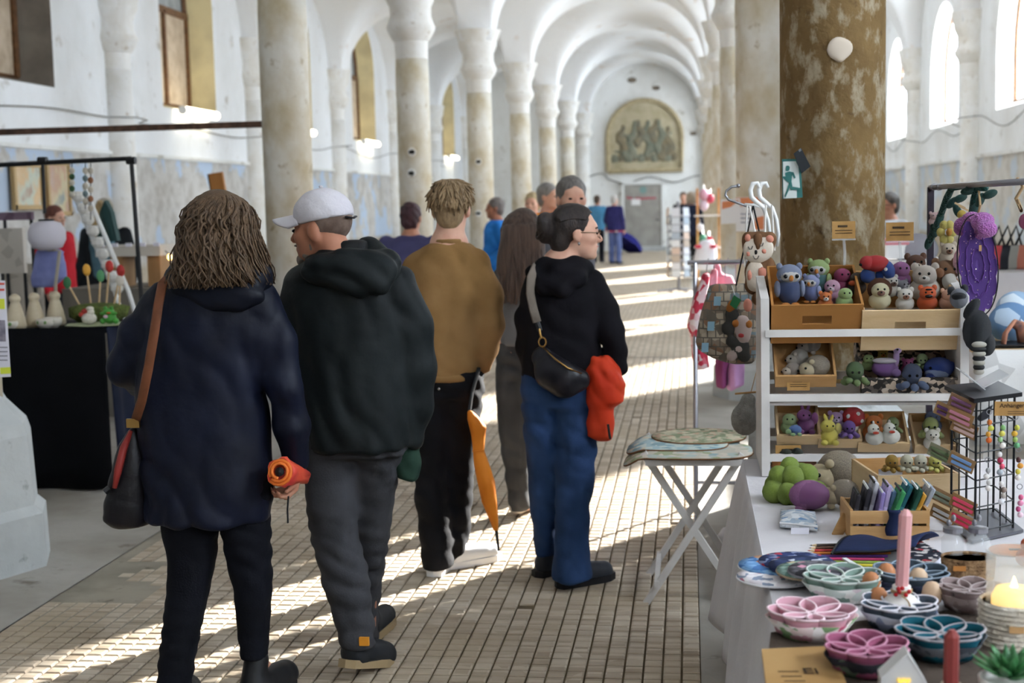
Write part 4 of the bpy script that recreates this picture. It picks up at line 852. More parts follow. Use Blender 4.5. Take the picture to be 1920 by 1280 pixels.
# ---- woman in black with glasses
def black_woman():
    Y = 6.05; p = person('woman with a dark hair bun and glasses in a black hoodie and blue jeans',*V(1070,1090,Y)[:2])
    hc = V(1080,437,Y); a = 1.32; b = SDF(.02); L_,F3 = head_sdf(b,hc,a,.96,.04); r,f,u = F3
    nk = Vector(V(1052,498,Y)); b.cone(hc+Vector((-.02,0,-.05)),nk,.05,.06); b.cone(nk,V(1050,610,Y),.085,.11); b.cone(V(1050,610,Y),V(1048,690,Y),.1,.08)
    sL,sR = Vector(V(1002,530,Y)),Vector(V(1112,530,Y)); eL,eR = Vector(PV((992,620,.02),Y)),Vector(PV((1146,612,-.03),Y)); wL,wR = Vector(PV((1000,700,.1),Y)),Vector(PV((1158,690,.0),Y))
    for s_,e,w_ in ((sL,eL,wL),(sR,eR,wR)): arm(b,nk,s_,e,w_,.028)
    hand_sdf(b,wR,(-.2,-.1,-1),(-.9,.4,0),1,.7); hand_sdf(b,wL,(.1,.2,-1),(1,0,0),-1,.5)
    for hx,kx,ax_,dy in ((1015,1015,1022,.12),(1078,1078,1072,-.05)): b.cone(V(hx,740,Y),V(kx,900,Y+dy*.5),.05,.036); b.cone(V(kx,900,Y+dy*.5),V(ax_,1060 if dy<0 else 1025,Y+dy),.036,.03); b.cone(V(ax_,1060 if dy<0 else 1025,Y+dy),V(ax_,1080 if dy<0 else 1035,Y+dy)+Vector((.05,.06,0)),.035,.03)
    b.build(.0085,'body',M_skin2,p)
    for g in (-1,1):
        MB().ell(L_(g*.03,.086,.002),(.011,.008,.006)).build('eye',M_eye,p); MB().tube([L_(g*.048,.08,.024),L_(g*.03,.092,.028),L_(g*.014,.093,.023)],.004,6).build('eyebrow',mat('dark brow','3a2d26',.8),p)
    MB().tube([L_(.02,.09,-.058),L_(0,.101,-.058),L_(-.02,.09,-.058)],.0045,6).build('mouth',M_lip,p)
    gl = None
    gb_ = MB()
    for g in (-1,1):
        gb_.tube([L_(g*.033+.023*math.cos(t_),.109-.01*abs(math.cos(t_)),-.002+.02*math.sin(t_)) for t_ in np.linspace(0,2*math.pi,19)],.0016,5); gb_.tube([L_(g*.056,.1,.004),L_(g*.072,.05,.006),L_(g*.079,-.005,.004)],.0018,5)
    gb_.tube([L_(-.011,.112,.003),L_(.011,.112,.003)],.0016,5); gb_.build('glasses',mat('thin gold glasses','7d6a52',.3,metal=.8),p,smooth=True)
    MB().ell(L_(.085,0,-.045),(.006,.006,.008)).build('earring',mat('silver','c8c8cc',.2,metal=1),p)
    M_k = fab('black hoodie cloth','0f0e12','161419',.15,40)
    tor = [(488,1020,1080,.16),(502,1004,1098,.21),(525,992,1118,.25),(560,985,1128,.27),(620,984,1126,.28),(670,980,1124,.28),(706,978,1112,.28)]
    garment(p,'hoodie',M_k,Y,[tor],[[(1008,530,0,.06),(992,600,0,.056),(990,650,.04,.052),(1000,695,.09,.046)],[(1108,530,0,.062),(1134,580,-.01,.056),(1147,622,-.03,.053),(1154,660,-.02,.047),(1158,688,-.01,.042)]],fold=(.0085,11,6,12,1.),h=.012)
    def hood(s): s.chain([PV(q,Y) for q in ((1012,500,.04),(1004,512,-.06),(1024,535,-.13),(1052,540,-.145),(1082,522,-.12),(1096,503,-.03),(1090,494,.06))],[.03,.034,.035,.036,.036,.034,.03]); s.chain([PV(q,Y) for q in ((1025,500,-.05),(1050,512,-.1),(1078,498,-.06))],[.045,.05,.045])
    garment(p,'hood',M_k,Y,extra=hood,fold=(.0085,15,8,28,.6),h=.011)
    M_b = fab('blue jeans','24385a','304870',.15,140)
    garment(p,'jeans',M_b,Y,[[(700,980,1045,.23),(780,982,1046,.22),(850,988,1046,.2,.03),(950,994,1048,.18,.08),(1000,1002,1046,.18,.1),(1036,1003,1042,.2,.12)],[(700,1035,1112,.24),(780,1040,1118,.23),(850,1043,1118,.21),(950,1042,1106,.19,-.03),(1020,1040,1104,.19,-.05),(1084,1037,1110,.22,-.06)],[(690,982,1108,.26),(760,982,1114,.26)]],fold=(.011,10,8,16,.1),h=.012)
    g = V(1062,1084,Y-.06); shoe(p,g.x,g.y,.9,mat('dark shoe white toe','35383f',.6),.26,msole=mat('dark sole','222124',.6)); g = V(1018,1034,Y+.12); shoe(p,g.x,g.y,.7,MATS['dark shoe white toe'],.26,msole=mat('dark sole','222124',.6))
    h = MB(); R = np.array([[r.x,f.x,u.x],[r.y,f.y,u.y],[r.z,f.z,u.z]]); s = SDF(.02); s.ell(L_(0,-.026,.042),(.083,.094,.09),R); s.ell(L_(0,-.07,-.03),(.06,.05,.07),R); s.ell(L_(0,-.135,.03),(.05,.045,.06),R,.01); s.ell(L_(.01,-.15,.06),(.03,.03,.03),R,.01); s.ell(L_(-.01,-.14,-.02),(.03,.03,.03),R,.01)
    q = L_(0,.062,.0); s.cut.append(lambda x,y,z: ((x-q.x)*(f.x-.35*u.x)+(y-q.y)*(f.y-.35*u.y)+(z-q.z)*(f.z-.35*u.z))*.9); s.disp = folds(.0025,30,30,60,.8); W,F = s.mesh(.009); h.add(W.tolist(),F)
    for i in range(90):
        g = -1.25+2.5*i/89; P = [L_(.0865*math.sin(g), -.014+.105*math.cos(t_)*(.35+.65*math.cos(g*.7)), .037+.0945*math.sin(t_)*math.cos(g)) for t_ in np.linspace(.62+.25*abs(g),2.75,9)]; h.tube(P,[.002,.004,.005,.005,.005,.005,.005,.004,.003],5)
    for i in range(26):
        t0 = i*.6; P = [L_(.05*math.cos(t0+k)*.8, -.14+.035*math.sin(k*1.3+t0), .03+.055*math.sin(t0+k)) for k in np.linspace(0,2,8)]; h.tube(P,.008,5)
    h.build('hair',hairmat('dark brown hair','211a18','3d322e'),p,smooth=True)
    # cross-body bag
    t = thing('crossbody_bag','black crescent crossbody bag on a taupe strap worn by the woman in black','bag',V(1050,740,Y-.15))
    s = SDF(.02); s.chain([PV(q,Y) for q in ((1018,670,-.15),(1035,698,-.18),(1060,712,-.19),(1085,712,-.17))],[.05,.072,.075,.05],flat=.6); s.build(.009,'bag_body',mat('black leather','16151a',.35,'201e24',14,bump=.12),t)
    MB().tube([PV(q,Y) for q in ((1018,650,-.175),(1040,672,-.225),(1065,690,-.235),(1090,700,-.2))],.004,5).build('zip',mat('brass','b08a50',.3,metal=1),t,smooth=True)
    M_tp = fab('taupe webbing','7d7268','6f655b',.2,90)
    MB().tube([PV(q,Y) for q in ((1022,486,.06),(1006,498,-.08),(996,520,-.145),(994,550,-.16),(1000,580,-.165),(1007,604,-.17)) ],.02,8,flat=.18,up=(0,-1,.2)).build('strap',M_tp,t,smooth=True)
    MB().tube([PV(q,Y) for q in ((1007,604,-.17),(1010,612,-.172),(1012,620,-.174))],.012,8,flat=.4,up=(0,-1,.2)).build('strap_end',M_black,t)
    MB().tube([PV(q,Y) for q in ((1011,616,-.178),(1013,626,-.18),(1015,634,-.18))],.005,6).build('clip',MATS['brass'],t); MB().tube([tuple(Vector(PV((1017,641,-.18),Y))+Vector((.016*math.cos(t_),0,.02*math.sin(t_)))) for t_ in np.linspace(0,6.28,13)],.004,5).build('ring',MATS['brass'],t)
    # orange red jacket over the arm
    t = thing('orange_jacket','bright orange red jacket bundled over the arm of the woman in black','jacket',V(1130,825,Y-.05))
    s = SDF(.02); s.loft([ring(q,Y-.06) for q in ((668,1105,1145,.08),(690,1098,1162,.15),(720,1098,1171,.17),(750,1097,1170,.17),(765,1104,1150,.14),(790,1097,1152,.13),(815,1100,1150,.11),(826,1118,1146,.06))],k=.02); s.disp = folds(.009,22,14,24,.5); s.build(.009,'cloth',fab('orange red shell','c5361c','d8482a',.15,26,.55),t)
    MB().tube([PV(q,Y) for q in ((1140,795,-.13),(1142,810,-.13),(1144,822,-.12))],.006,6).build('zip',M_black,t)
black_woman()
# ---- background people: a compact figure
def figure(label, px, Y, top, a, hair, skin, shirt, trous, feet=None, hair_c=('4a3b30','5f4d3f'), arms=None, h=.016, sh=.2, lean=0, belly=.13, extra=None, long=0, glasses=False, group=None, ha=None, hx=0):
    g = V(px,600,Y); x0 = g.x; zt = V(px,top,Y).z; k = zt/1.75; p = person(label,x0,Y,group)
    r,f,u = hframe(a); B = lambda a_,b_,c_: Vector((x0,Y,0))+(r*a_+f*(b_+lean*max(0,c_-.9))+u*c_)*k
    hc = B(0,.02,1.628)+Vector((hx,0,0)); b = SDF(.02); L_,F3 = head_sdf(b,hc,a if ha is None else ha,k); nk = B(0,0,1.47)
    b.cone(hc+Vector((0,0,-.05)),nk,.055*k,.06*k); b.cone(nk,B(0,0,1.2),.08,.1); b.cone(B(0,0,1.2),B(0,0,.95),.1,.1)
    A = arms or {}
    sl = SDF(.03)
    for g_ in (-1,1):
        S_ = B(g_*(sh-.02),0,1.42); e_,w_ = A.get(g_,((g_*(sh+.05),-.02,1.12),(g_*(sh+.03),.08,.88))); e_,w_ = B(*e_),B(*w_)
        arm(b,nk,S_,e_,w_,.026); hand_sdf(b,w_,(w_-e_)+Vector((0,0,-.02)),r*-g_,g_,.5,k)
        sl.chain([S_,e_,e_+(w_-e_)*.92],[.068,.058,.046])
        b.cone(B(g_*.09,0,.9),B(g_*.1,.02,.48),.06,.042); b.cone(B(g_*.1,.02,.48),B(g_*.1,0,.08),.042,.03); b.cone(B(g_*.1,0,.07),B(g_*.1,.12,.04),.035,.03)
    b.build(h*.8,'body',skin,p)
    cs = [B(0,0,z) for z in (.86,1.0,1.2,1.36,1.44,1.49)]
    W_ = [(.18,belly),(.17,belly),(.185,.125),(.2,.12),(.16,.1),(.07,.07)]
    Rx = lambda w_: (abs(r.x)*w_[0]+abs(f.x)*w_[1], abs(r.y)*w_[0]+abs(f.y)*w_[1])
    sl.loft([(c.z,c.x,c.y,Rx(w_)[0]*k*(sh/.2),Rx(w_)[1]*k) for c,w_ in zip(cs,W_)]); sl.disp = folds(.005,10,8,12,px); sl.build(h,'shirt',shirt,p)
    t = SDF(.03)
    for g_ in (-1,1): t.chain([B(g_*.085,0,.92),B(g_*.1,.02,.5),B(g_*.1,0,.09)],[.105,.08,.075]); o_ = B(g_*.1,-.05,0); shoe(p,o_.x,o_.y,a,mat('dark trainers','3a3a40',.6),.26*k)
    t.ell(B(0,0,.93),(.17,.13,.1)); t.disp = folds(.005,8,8,18,px); t.build(h,'trousers',trous,p)
    hh = MB(); s = SDF(.02); r,f,u = F3; R = np.array([[r.x,f.x,u.x],[r.y,f.y,u.y],[r.z,f.z,u.z]])
    if hair!='bald':
        s.ell(L_(0,-.02,.045),[v*k for v in (.086,.1,.09)],R); s.ell(L_(0,-.055,-.02),[v*k for v in (.075,.055,.075)],R)
        q = L_(0,.06,.0); s.cut.append(lambda x,y,z: ((x-q.x)*(f.x-.45*u.x)+(y-q.y)*(f.y-.45*u.y)+(z-q.z)*(f.z-.45*u.z))*.9); s.disp = folds(.012 if hair=='curly' else .004,20,20,22,px); W,F = s.mesh(.012); hh.add(W.tolist(),F)
        if hair=='long': locks(hh,hc,F3,80,.094*k,.15+long,.006,.05,int(px),k,face=1.1,width=.013)
        hh.build('hair',hairmat('hair %s'%hair_c[0],*hair_c),p,smooth=True)
    for g_ in (-1,1): MB().ell(L_(g_*.032,.088,.002),(.012,.008,.007)).build('eye',M_eye,p)
    MB().tube([L_(.02,.092,-.06),L_(0,.102,-.06),L_(-.02,.092,-.06)],.005,5).build('mouth',M_lip,p)
    if glasses:
        gb_ = MB()
        for g_ in (-1,1): gb_.tube([L_(g_*.033+.024*math.cos(t_),.108,.0+.019*math.sin(t_)) for t_ in np.linspace(0,6.29,13)],.003,5); gb_.tube([L_(g_*.058,.1,.004),L_(g_*.08,0,.004)],.003,5)
        gb_.tube([L_(-.01,.112,.003),L_(.01,.112,.003)],.003,5); gb_.build('glasses',M_black,p)
    if extra: extra(p,B,L_)
    return p
PI = math.pi
M_dk = fab('dark trousers','1c1d24','26272e'); M_jb = fab('mid blue trousers','5a6a9c','6a7ab0')
figure('grey haired man facing the viewer behind the woman in black',1062,8.3,333,-PI/2-.9,'short',M_skin2,fab('grey checked shirt','6d6e74','54555c'),fab('beige trousers','9a8c78','88795f'),hair_c=('5f5a56','857f79'),ha=PI-.35,sh=.15,hx=.06,arms={-1:((-.17,.02,1.12),(-.1,.16,1.0)),1:((.17,.02,1.12),(.1,.16,1.0))})
figure('person with dark red hair in a violet cardigan near the young man in tan',771,11.0,381,.1,'curly',M_skin,fab('violet cardigan','474668','53527a'),M_dk,hair_c=('3d2428','54343a'),sh=.23,belly=.17,lean=.1)
figure('man in a bright blue jacket in profile beside a column',936,16.5,371,-PI/2-.2,'short',M_skin3,fab('bright blue jacket','2474c8','3a8ade'),fab('navy trousers','23283e','2b314c'),hair_c=('6b625e','8d847f'),belly=.17,arms={-1:((-.26,-.1,1.15),(-.2,.15,.98)),1:((.26,-.12,1.15),(.2,.12,.98))})
figure('grey haired man in an orange top beyond the man facing the viewer',1030,13.6,344,PI-1.1,'short',M_skin2,fab('orange top','cf7a2c','dd8a3c'),M_dk,hair_c=('7a7672','9a9691'))
figure('fair haired woman beside the man in orange, between columns',1004,15.4,361,PI+.2,'short',M_skin2,fab('pink blouse','c8a49c','d8b8b0'),M_jb,hair_c=('b39a72','cdb98f'))
figure('person in a light blue jacket standing near the end door with their back turned',1123,37.9,366,.2,'short',M_skin,fab('light blue jacket','4b86ad','5a97bf'),M_dk,h=.022)
def pat(p,B,L_):
    MB().lathe([(.24,.86),(.25,.98),(.22,1.16)],(B(0,0,0).x,B(0,0,0).y,0),16,sy=.7).build('patterned_hem',mat('red patterned knit','c4505e',.9,['e8d8d0','5fa388','a83a50'],14,kind='voroprint',lo=0,hi=1),p)
    MB().lathe([(.09,1.40),(.12,1.45),(.09,1.5)],(B(0,0,0).x,B(0,0,0).y,0),14).build('orange_scarf',mat('orange scarf','d8643a',.9),p)
figure('person in a navy and red patterned pullover and pale blue trousers near the end door',1155,37.0,366,.5,'cap',M_skin2,fab('navy pullover','2a2a5a','34346a'),M_jb,h=.022,hair_c=('b8b4b0','d0ccc8'),extra=pat)
figure('person dressed in dark blue browsing behind the postcard stand',1298,30.0,360,.6,'long',M_skin2,fab('dark blue coat','22283c','2c334a'),M_dk,h=.02,hair_c=('9a8a78','b3a28e'),long=.4)
figure('man in a dark jacket behind the postcard stand, only his head showing',1284,33.5,360,PI,'short',M_skin2,fab('black coat','1a1a1f','222228'),M_dk,h=.022)
figure('man with glasses and a grey patterned shirt behind the toy stall',1668,13.5,361,PI+1.0,'short',M_skin,fab('grey patterned shirt','9aa0a6',['c9cdd0','7c8289'],b=.2),M_dk,hair_c=('4d4742','6a635d'),glasses=True)
def scarf(p,B,L_):
    s = SDF(.02); s.chain([B(-.09,.09,1.46),B(-.07,.14,1.3),B(-.05,.15,1.05)],[.05,.05,.05],flat=.6); s.chain([B(.09,.09,1.46),B(.07,.14,1.3),B(.05,.15,1.05)],[.05,.05,.05],flat=.6); s.build(.014,'scarf',fab('blue grey scarf','5f7f8c','4c6874'),p)
figure('grey haired person with glasses and a dark coat behind the ceramics stall',207,13.2,373,PI-.1,'short',M_skin2,fab('black cardigan','1d1f22','2a2d30'),M_dk,hair_c=('8f8574','b5ab98'),glasses=True,extra=scarf)
figure('woman with red brown hair in a red top behind the white globe lamp',112,13.8,386,PI/2+.3,'short',M_skin2,fab('red top','b8202c','cc2c38'),M_dk,hair_c=('5a2f22','7a4230'))
# open blue umbrella lying by the couple
t = thing('open_umbrella','open dark blue umbrella resting on the floor by the end door','umbrella',G(1178,474))
q = G(1178,474); axu = Vector((.5,.35,.8)).normalized(); b = MB(); b.lathe([(.62,.0),(.56,.13),(.42,.24),(.22,.31),(0,.33)],(q.x-.1,q.y,.28),8,axis=axu); b.build('canopy',fab('blue umbrella cloth','23246a','2c2d7a'),t)
MB().tube([Vector((q.x-.1,q.y,.28))+axu*.38,Vector((q.x-.1,q.y,.28))-axu*.35],.008,6).build('shaft',M_black,t)
# ---------------------------------------------------------------- right stall: table, rack, crates, knitted toys
def kn(c, c2=None): return mat('knit '+c+(c2 or ''), c, .95, c2 or c, 9, bump=.7, bscale=170, kind='knit', spec=.1, sheen=.2)
M_wood = mat('pale crate wood','c39a68',.65,'ad8250',3,bump=.12,bscale=40,stretch=(1,1,6)); M_wood2 = mat('light crate wood','d9bd94',.65,'c8a87c',3,bump=.12,bscale=40,stretch=(1,1,6)); M_wood3 = mat('warm brown crate board','a8743c',.7,'94642f',3,bump=.1,bscale=40)
M_rack = mat('white painted wood','dedad6',.5,'cfcac6',5); M_kraft = mat('kraft card','b78e56',.8,'a57d48',20); M_acr = mat('clear acrylic','eef2f4',.08,alpha=.28,spec=.6)
M_ink = mat('dark ink','4a3a28',.8); M_cloth = fab('white tablecloth','d9d5d6','cfcacc',.12,60); M_metal = mat('grey steel tube','9a9aa0',.3,metal=.8)
TZ = .75
SPH = {}
def sph(m):
    if m.name not in SPH: SPH[m.name] = MB().ell((0,0,0),(1,1,1),n=14).mesh('soft_ball',m,smooth=True)
    return SPH[m.name]
def toy(name, label, px, py, Y, s, parts, a=0., group=None, cat='soft toy', at=None, pitch=0):
    """parts: (part name, material, (x,y,z), (rx,ry,rz)[, rot]) in units of s metres; front is -y; px,py = centre"""
    c = V(px,py,Y) if at is None else Vector(at)
    s = s*(1.22 if at is None else 1.0); t = thing(name,label,cat,c,group); t.rotation_euler = (pitch,0,a)
    for q in parts:
        o = inst(q[0],sph(q[1]),t,Vector(q[2])*s,Vector(q[3])*s,q[4] if len(q)>4 else (0,0,0))
    return t
E_ = mat('black bead','0c0c0d',.15)
def eyes(x, y, z, r=.07): return [('eye',E_,(-x,y,z),(r,r,r)),('eye',E_,(x,y,z),(r,r,r))]
# --- table, cloth
X0t,X1t,Y0t,Y1t = .19,1.35,1.9,5.02
t = thing('trestle_table','long trestle table hidden under the white cloth of the toy stall','table',((X0t+X1t)/2,(Y0t+Y1t)/2,0))
MB().box(((X0t+X1t)/2,(Y0t+Y1t)/2,TZ-.02),(X1t-X0t-.02,Y1t-Y0t-.02,.03)).build('tabletop',M_wood2,t)
for x in (X0t+.08,X1t-.08):
    for y in (Y0t+.1,Y1t-.1): MB().box((x,y,(TZ-.035)/2),(.045,.045,TZ-.035)).build('leg',M_rack,t)
def drape(u, v):
    # u runs round the edge: near-left corner -> far-left -> far-right ; v 0 top edge .. 1 hem
    per = (Y1t-Y0t)+(X1t-X0t); d = u*per
    if d<Y1t-Y0t: p = Vector((X0t,Y0t+d,0)); n = Vector((-1,0,0))
    else: p = Vector((X0t+d-(Y1t-Y0t),Y1t,0)); n = Vector((0,1,0))
    cr = math.exp(-((d-(Y1t-Y0t))/.12)**2); n = (n+Vector((-.5,.5,0))*cr).normalized() if cr>.05 else n
    wv = .022*math.sin(d*17+1.2*math.sin(d*5))*min(1,v*1.4)
    z = TZ+.006-v*(.60+.02*math.sin(d*4)); z = TZ+.006-.01*(1-(1-min(1,v*12))**2) if v<.02 else z
    return p+n*(.006+.012*min(1,v*6)+.055*v+wv+.06*cr*v)+Vector((0,0,z))
t = thing('tablecloth','white tablecloth draped over the toy stall table','tablecloth',(X0t,Y1t,0))
MB().box(((X0t+X1t)/2,(Y0t+Y1t)/2,TZ+.001),(X1t-X0t+.012,Y1t-Y0t+.012,.008)).build('cloth_top',M_cloth,t)
MB().grid(drape,190,14,.003).build('drape',M_cloth,t,smooth=True)
def gz(px,py,h=0): return G(px,py,TZ+.006+h)
# dark runner under the candles
t = MB().grid(lambda u,v: gz(1445,1190)*(1-u)*(1-v)+gz(1880,1135)*u*(1-v)+gz(1960,1420)*u*v+gz(1420,1420)*(1-u)*v+Vector((0,0,.003+.001*math.sin(u*40))),12,12,.003).build('table_runner',fab('dark brown runner','4f443c','5c5047',.2,80),loc=gz(1640,1250),label='dark brown cloth runner under the egg baskets and candles',cat='table runner')
# --- white display rack
YF = 4.82
def P(px,py,Y=YF): return V(px,py,Y)
xl,xr = P(1432,700).x, P(1797,700).x; zb = TZ+.008; zt = P(1440,556).z+.0
t = rack = thing('display_rack','white wooden display rack carrying crates of knitted toys','rack',((xl+xr)/2,YF+.1,zb))
for x in (xl,xr): MB().hexa([(x-.014,YF-.12,zb),(x+.014,YF-.12,zb),(x+.014,YF+.30,zb),(x-.014,YF+.30,zb)],[(x-.014,YF-.1,zt),(x+.014,YF-.1,zt),(x+.014,YF+.22,zt+.06),(x-.014,YF+.22,zt+.06)]).build('upright',M_rack,t)
for py in (618,738,848):
    z = P(1620,py).z; yy = YF-.02-.035*(zt-z)/(zt-zb)
    MB().box(((xl+xr)/2,yy-(.075 if py==618 else .045),z),(xr-xl,.018,.024)).build('front_rail',M_rack,t); MB().box(((xl+xr)/2,yy+.24,z+.04),(xr-xl,.018,.028)).build('rear_rail',M_rack,t)
    MB().box(((xl+xr)/2,yy+.12,z-.012),(xr-xl,.22,.008),rot=(.18,0,0)).build('shelf_board',M_rack,t)
def crate(name,label,c,w_,d_,h_,tilt,m,slot=True,group='toy crates on the white rack',mi=None,a=0,slats=0):
    """c: front-bottom centre; tilted back by tilt"""
    t = thing(name,label,'crate',c,group); t.rotation_euler = (tilt,0,a); th = .008
    def part(n,b,mm): o = b.build(n,mm,None); o.parent = t; return o
    def panel(n,y,hh,mm):
        b = MB()
        if slats:
            k = slats; sh = hh/k
            for i in range(k): part(n,MB().box((0,y,(i+.5)*sh),(w_,th,sh*.82)),mm)
            return
        if slot:
            sw,s0,s1 = w_*.16,hh*.5,hh*.72
            b.box((0,y,s0/2),(w_,th,s0)); b.box((0,y,(s1+hh)/2),(w_,th,hh-s1)); b.box((-(w_/2+sw)/2,y,(s0+s1)/2),(w_/2-sw,th,s1-s0)); b.box(((w_/2+sw)/2,y,(s0+s1)/2),(w_/2-sw,th,s1-s0))
        else: b.box((0,y,hh/2),(w_,th,hh))
        part(n,b,mm)
    panel('front_panel',0,h_,m); panel('back_panel',d_,h_,mi or m)
    for s in (-1,1): part('side_panel',MB().box((s*(w_/2-th/2),d_/2,h_/2),(th,d_,h_)),m)
    part('base',MB().box((0,d_/2,th/2),(w_-.002,d_,th)),m)
    return t
def width(pa,pb,py,Y): return (V(pb,py,Y)-V(pa,py,Y)).x
c = V(1530,642,YF-.035); crate('toy_crate','brown crate of knitted owls and birds on the top of the rack',c,width(1447,1617,600,YF),.30,.145,.40,M_wood3)
c = V(1703,655,YF-.035); crate('toy_crate','pale crate of knitted lions and bears beside the brown crate on the top',c,width(1615,1795,600,YF),.30,.15,.40,M_wood2,mi=M_wood)
c = V(1510,724,YF-.05); crate('toy_crate','small crate of hedgehogs on the middle shelf',c,width(1452,1565,720,YF),.26,.05,.62,M_wood,slot=False)
c = V(1708,742,YF-.03); crate('toy_crate','wide patterned crate of octopuses and whale on the middle shelf',c,width(1610,1797,720,YF),.26,.075,.5,mat('black and white tile print','cbb8a4',.7,['3a3634','d8cabb','6b625c'],60,kind='voroprint',lo=0,hi=1),slot=False,mi=M_wood)
for i,(a0,a1,py,lab) in enumerate(((1455,1540,832,'purple and green'),(1532,1616,838,'red and yellow'),(1606,1706,846,'orange and white'),(1712,1792,850,'blue and olive'))):
    c = V((a0+a1)/2,py,YF-.05); crate('toy_crate','small crate of %s toys on the lowest shelf of the rack'%lab,c,width(a0,a1,810,YF)*.96,.16,.04,.55,M_wood2,slot=False,mi=M_wood)
bc = gz(1722,968); crate('wooden_box','large open wooden box of cream knitted toys in front of the rack',bc,width(1640,1800,900,bc.y),.27,.125,.0,M_wood2,slot=True,mi=M_wood,a=.16,group=None)
# --- toys
def owl(lab,px,py,Y,s,c1,c2,a=0,up=None): toy('knitted_owl',lab,px,py,Y,s,[('body',kn(c2),(0,0,-.35),(.52,.45,.6)),('head',kn(c1),(0,0,.35),(.55,.48,.45)),('face',kn('e9e6e0'),(0,-.2,.3),(.44,.32,.3)),('beak',kn('e08a2a'),(0,-.5,.22),(.1,.12,.13)),('ear',kn(c1),(-.42,0,.7),(.14,.12,.16)),('ear',kn(c1),(.42,0,.7),(.14,.12,.16)),('wing',kn(c1),(.52,-.05,-.25),(.14,.28,.36)),('wing',kn(c1),(-.52,-.05,-.25),(.14,.28,.36)),('foot',kn('e08a2a'),(-.2,-.3,-.92),(.18,.22,.1)),('foot',kn('e08a2a'),(.2,-.3,-.92),(.18,.22,.1))]+eyes(.24,-.47,.3,.09),a)
def blob(name,lab,px,py,Y,s,c1,c2,a=0,ear=True,snout=True,ext=()): toy(name,lab,px,py,Y,s,[('body',kn(c1),(0,.1,-.3),(.6,.5,.5)),('head',kn(c1),(0,-.1,.25),(.48,.44,.42))]+([('ear',kn(c1),(-.38,0,.58),(.16,.1,.18)),('ear',kn(c1),(.38,0,.58),(.16,.1,.18))] if ear else [])+([('muzzle',kn(c2),(0,-.42,.14),(.22,.18,.17)),('nose',E_,(0,-.6,.18),(.06,.05,.05))] if snout else [])+eyes(.17,-.49,.34,.06)+list(ext),a)
def hog(lab,px,py,Y,s,c1='7a5c44',c2='dccba6',a=0): toy('knitted_hedgehog',lab,px,py,Y,s,[('fur',mat('fur '+c1,c1,1,c2,30,bump=1,bscale=160,sheen=.4),(.2,.1,.1),(.62,.5,.55)),('face',kn(c2),(-.3,-.12,-.05),(.42,.36,.36)),('nose',E_,(-.72,-.2,-.1),(.07,.07,.07)),('eye',E_,(-.4,-.46,.05),(.06,.06,.06)),('ear',kn(c2),(-.1,-.35,.35),(.13,.08,.13)),('foot',kn(c2),(-.2,-.3,-.42),(.16,.14,.12)),('foot',kn(c2),(.3,-.3,-.42),(.16,.14,.12))],a)
def octo(lab,px,py,Y,s,c1,c2): toy('knitted_octopus',lab,px,py,Y,s,[('head',kn(c1),(0,0,.3),(.48,.45,.5))]+[('tentacle',kn(c2),(.55*math.cos(k*.8),.35*math.sin(k*.8)-.15,-.3+.12*(k%2)),(.24,.2,.17),(0,.4*math.cos(k),k*.8)) for k in range(8)]+eyes(.17,-.43,.25,.07))
Yt = YF+.05
owl('blue grey knitted owl with a heart patterned body at the crate corner',1480,530,YF+.03,.066,'8f99b4','41507a',.1)
owl('small lilac blue knitted owl leaning beside the heart patterned owl',1521,538,Yt+.03,.045,'98a0c8','7682b4',-.4)
owl('green and teal knitted owl behind the small lilac owl',1535,516,Yt+.12,.058,'a9c07a','3f6f72',-.3)
blob('knitted_bird','magenta knitted bird with an orange patch in the brown crate',1578,525,Yt+.12,.052,'a8386a','e0a040',.3,False,False)
blob('knitted_bird','pale pink knitted bird lying in the brown crate',1561,545,Yt+.05,.048,'dba8c0','eedbe0',-.3,False)
blob('knitted_fox','orange and white knitted fox peeking over the brown crate edge',1548,563,YF+.0,.036,'e07a35','f0ece4')
blob('knitted_frog','light green knitted frog at the edge of the brown crate',1584,558,YF+.0,.042,'a9c47e','c3d79c',.2,False,False)
blob('knitted_turtle','dark brown knitted turtle with an orange bow in the brown crate',1607,530,Yt+.08,.045,'4c3d30','d8602a',0,False,False,[('bow',kn('d8602a'),(-.3,-.4,.0),(.28,.16,.18))])
toy('knitted_parrot','red knitted parrot with blue wings perched across both crates',1642,500,Yt+.04,.062,[('body',kn('c01f22'),(0,0,.15),(.62,.4,.38)),('head',kn('c8262a'),(-.4,-.1,.2),(.34,.32,.32)),('wing',kn('204a9c'),(.55,0,-.15),(.3,.3,.45),(0,-.3,0)),('wing',kn('1f4690'),(-.35,.05,-.4),(.35,.3,.35)),('tail',kn('204a9c'),(.3,.2,-.4),(.3,.2,.3)),('beak',E_,(-.68,-.2,.12),(.1,.1,.08)),('eye',kn('e8e8e8'),(.4,-.35,-.1),(.08,.05,.08))])
blob('knitted_lion','cream knitted lion with a brown mane at the pale crate edge',1650,553,YF-.01,.052,'d9cfa8','8a5a44',0,False,True,[('mane',mat('brown mane','5a3826',1,'744a34',30,bump=1,bscale=150),(0,.14,.3),(.66,.34,.62))])
blob('knitted_cow','brown and white knitted calf behind the lion',1670,535,Yt+.05,.042,'e0d8cc','6b4330',.3)
blob('knitted_dog','white and brown knitted puppy at the pale crate edge',1697,560,YF-.01,.044,'e4dcd0','8f5a40')
blob('knitted_tiger','orange knitted tiger with black stripes in the pale crate',1739,558,YF-.01,.048,'dd5c22','2a1a14',0,True,False,[('stripe',E_,(0,-.44,.5),(.2,.08,.06)),('stripe',E_,(0,-.5,.12),(.22,.08,.1))])
blob('knitted_hippo','mauve knitted hippo at the back of the pale crate',1688,514,Yt+.13,.055,'a8689c','c08ab4',.2,False,False)
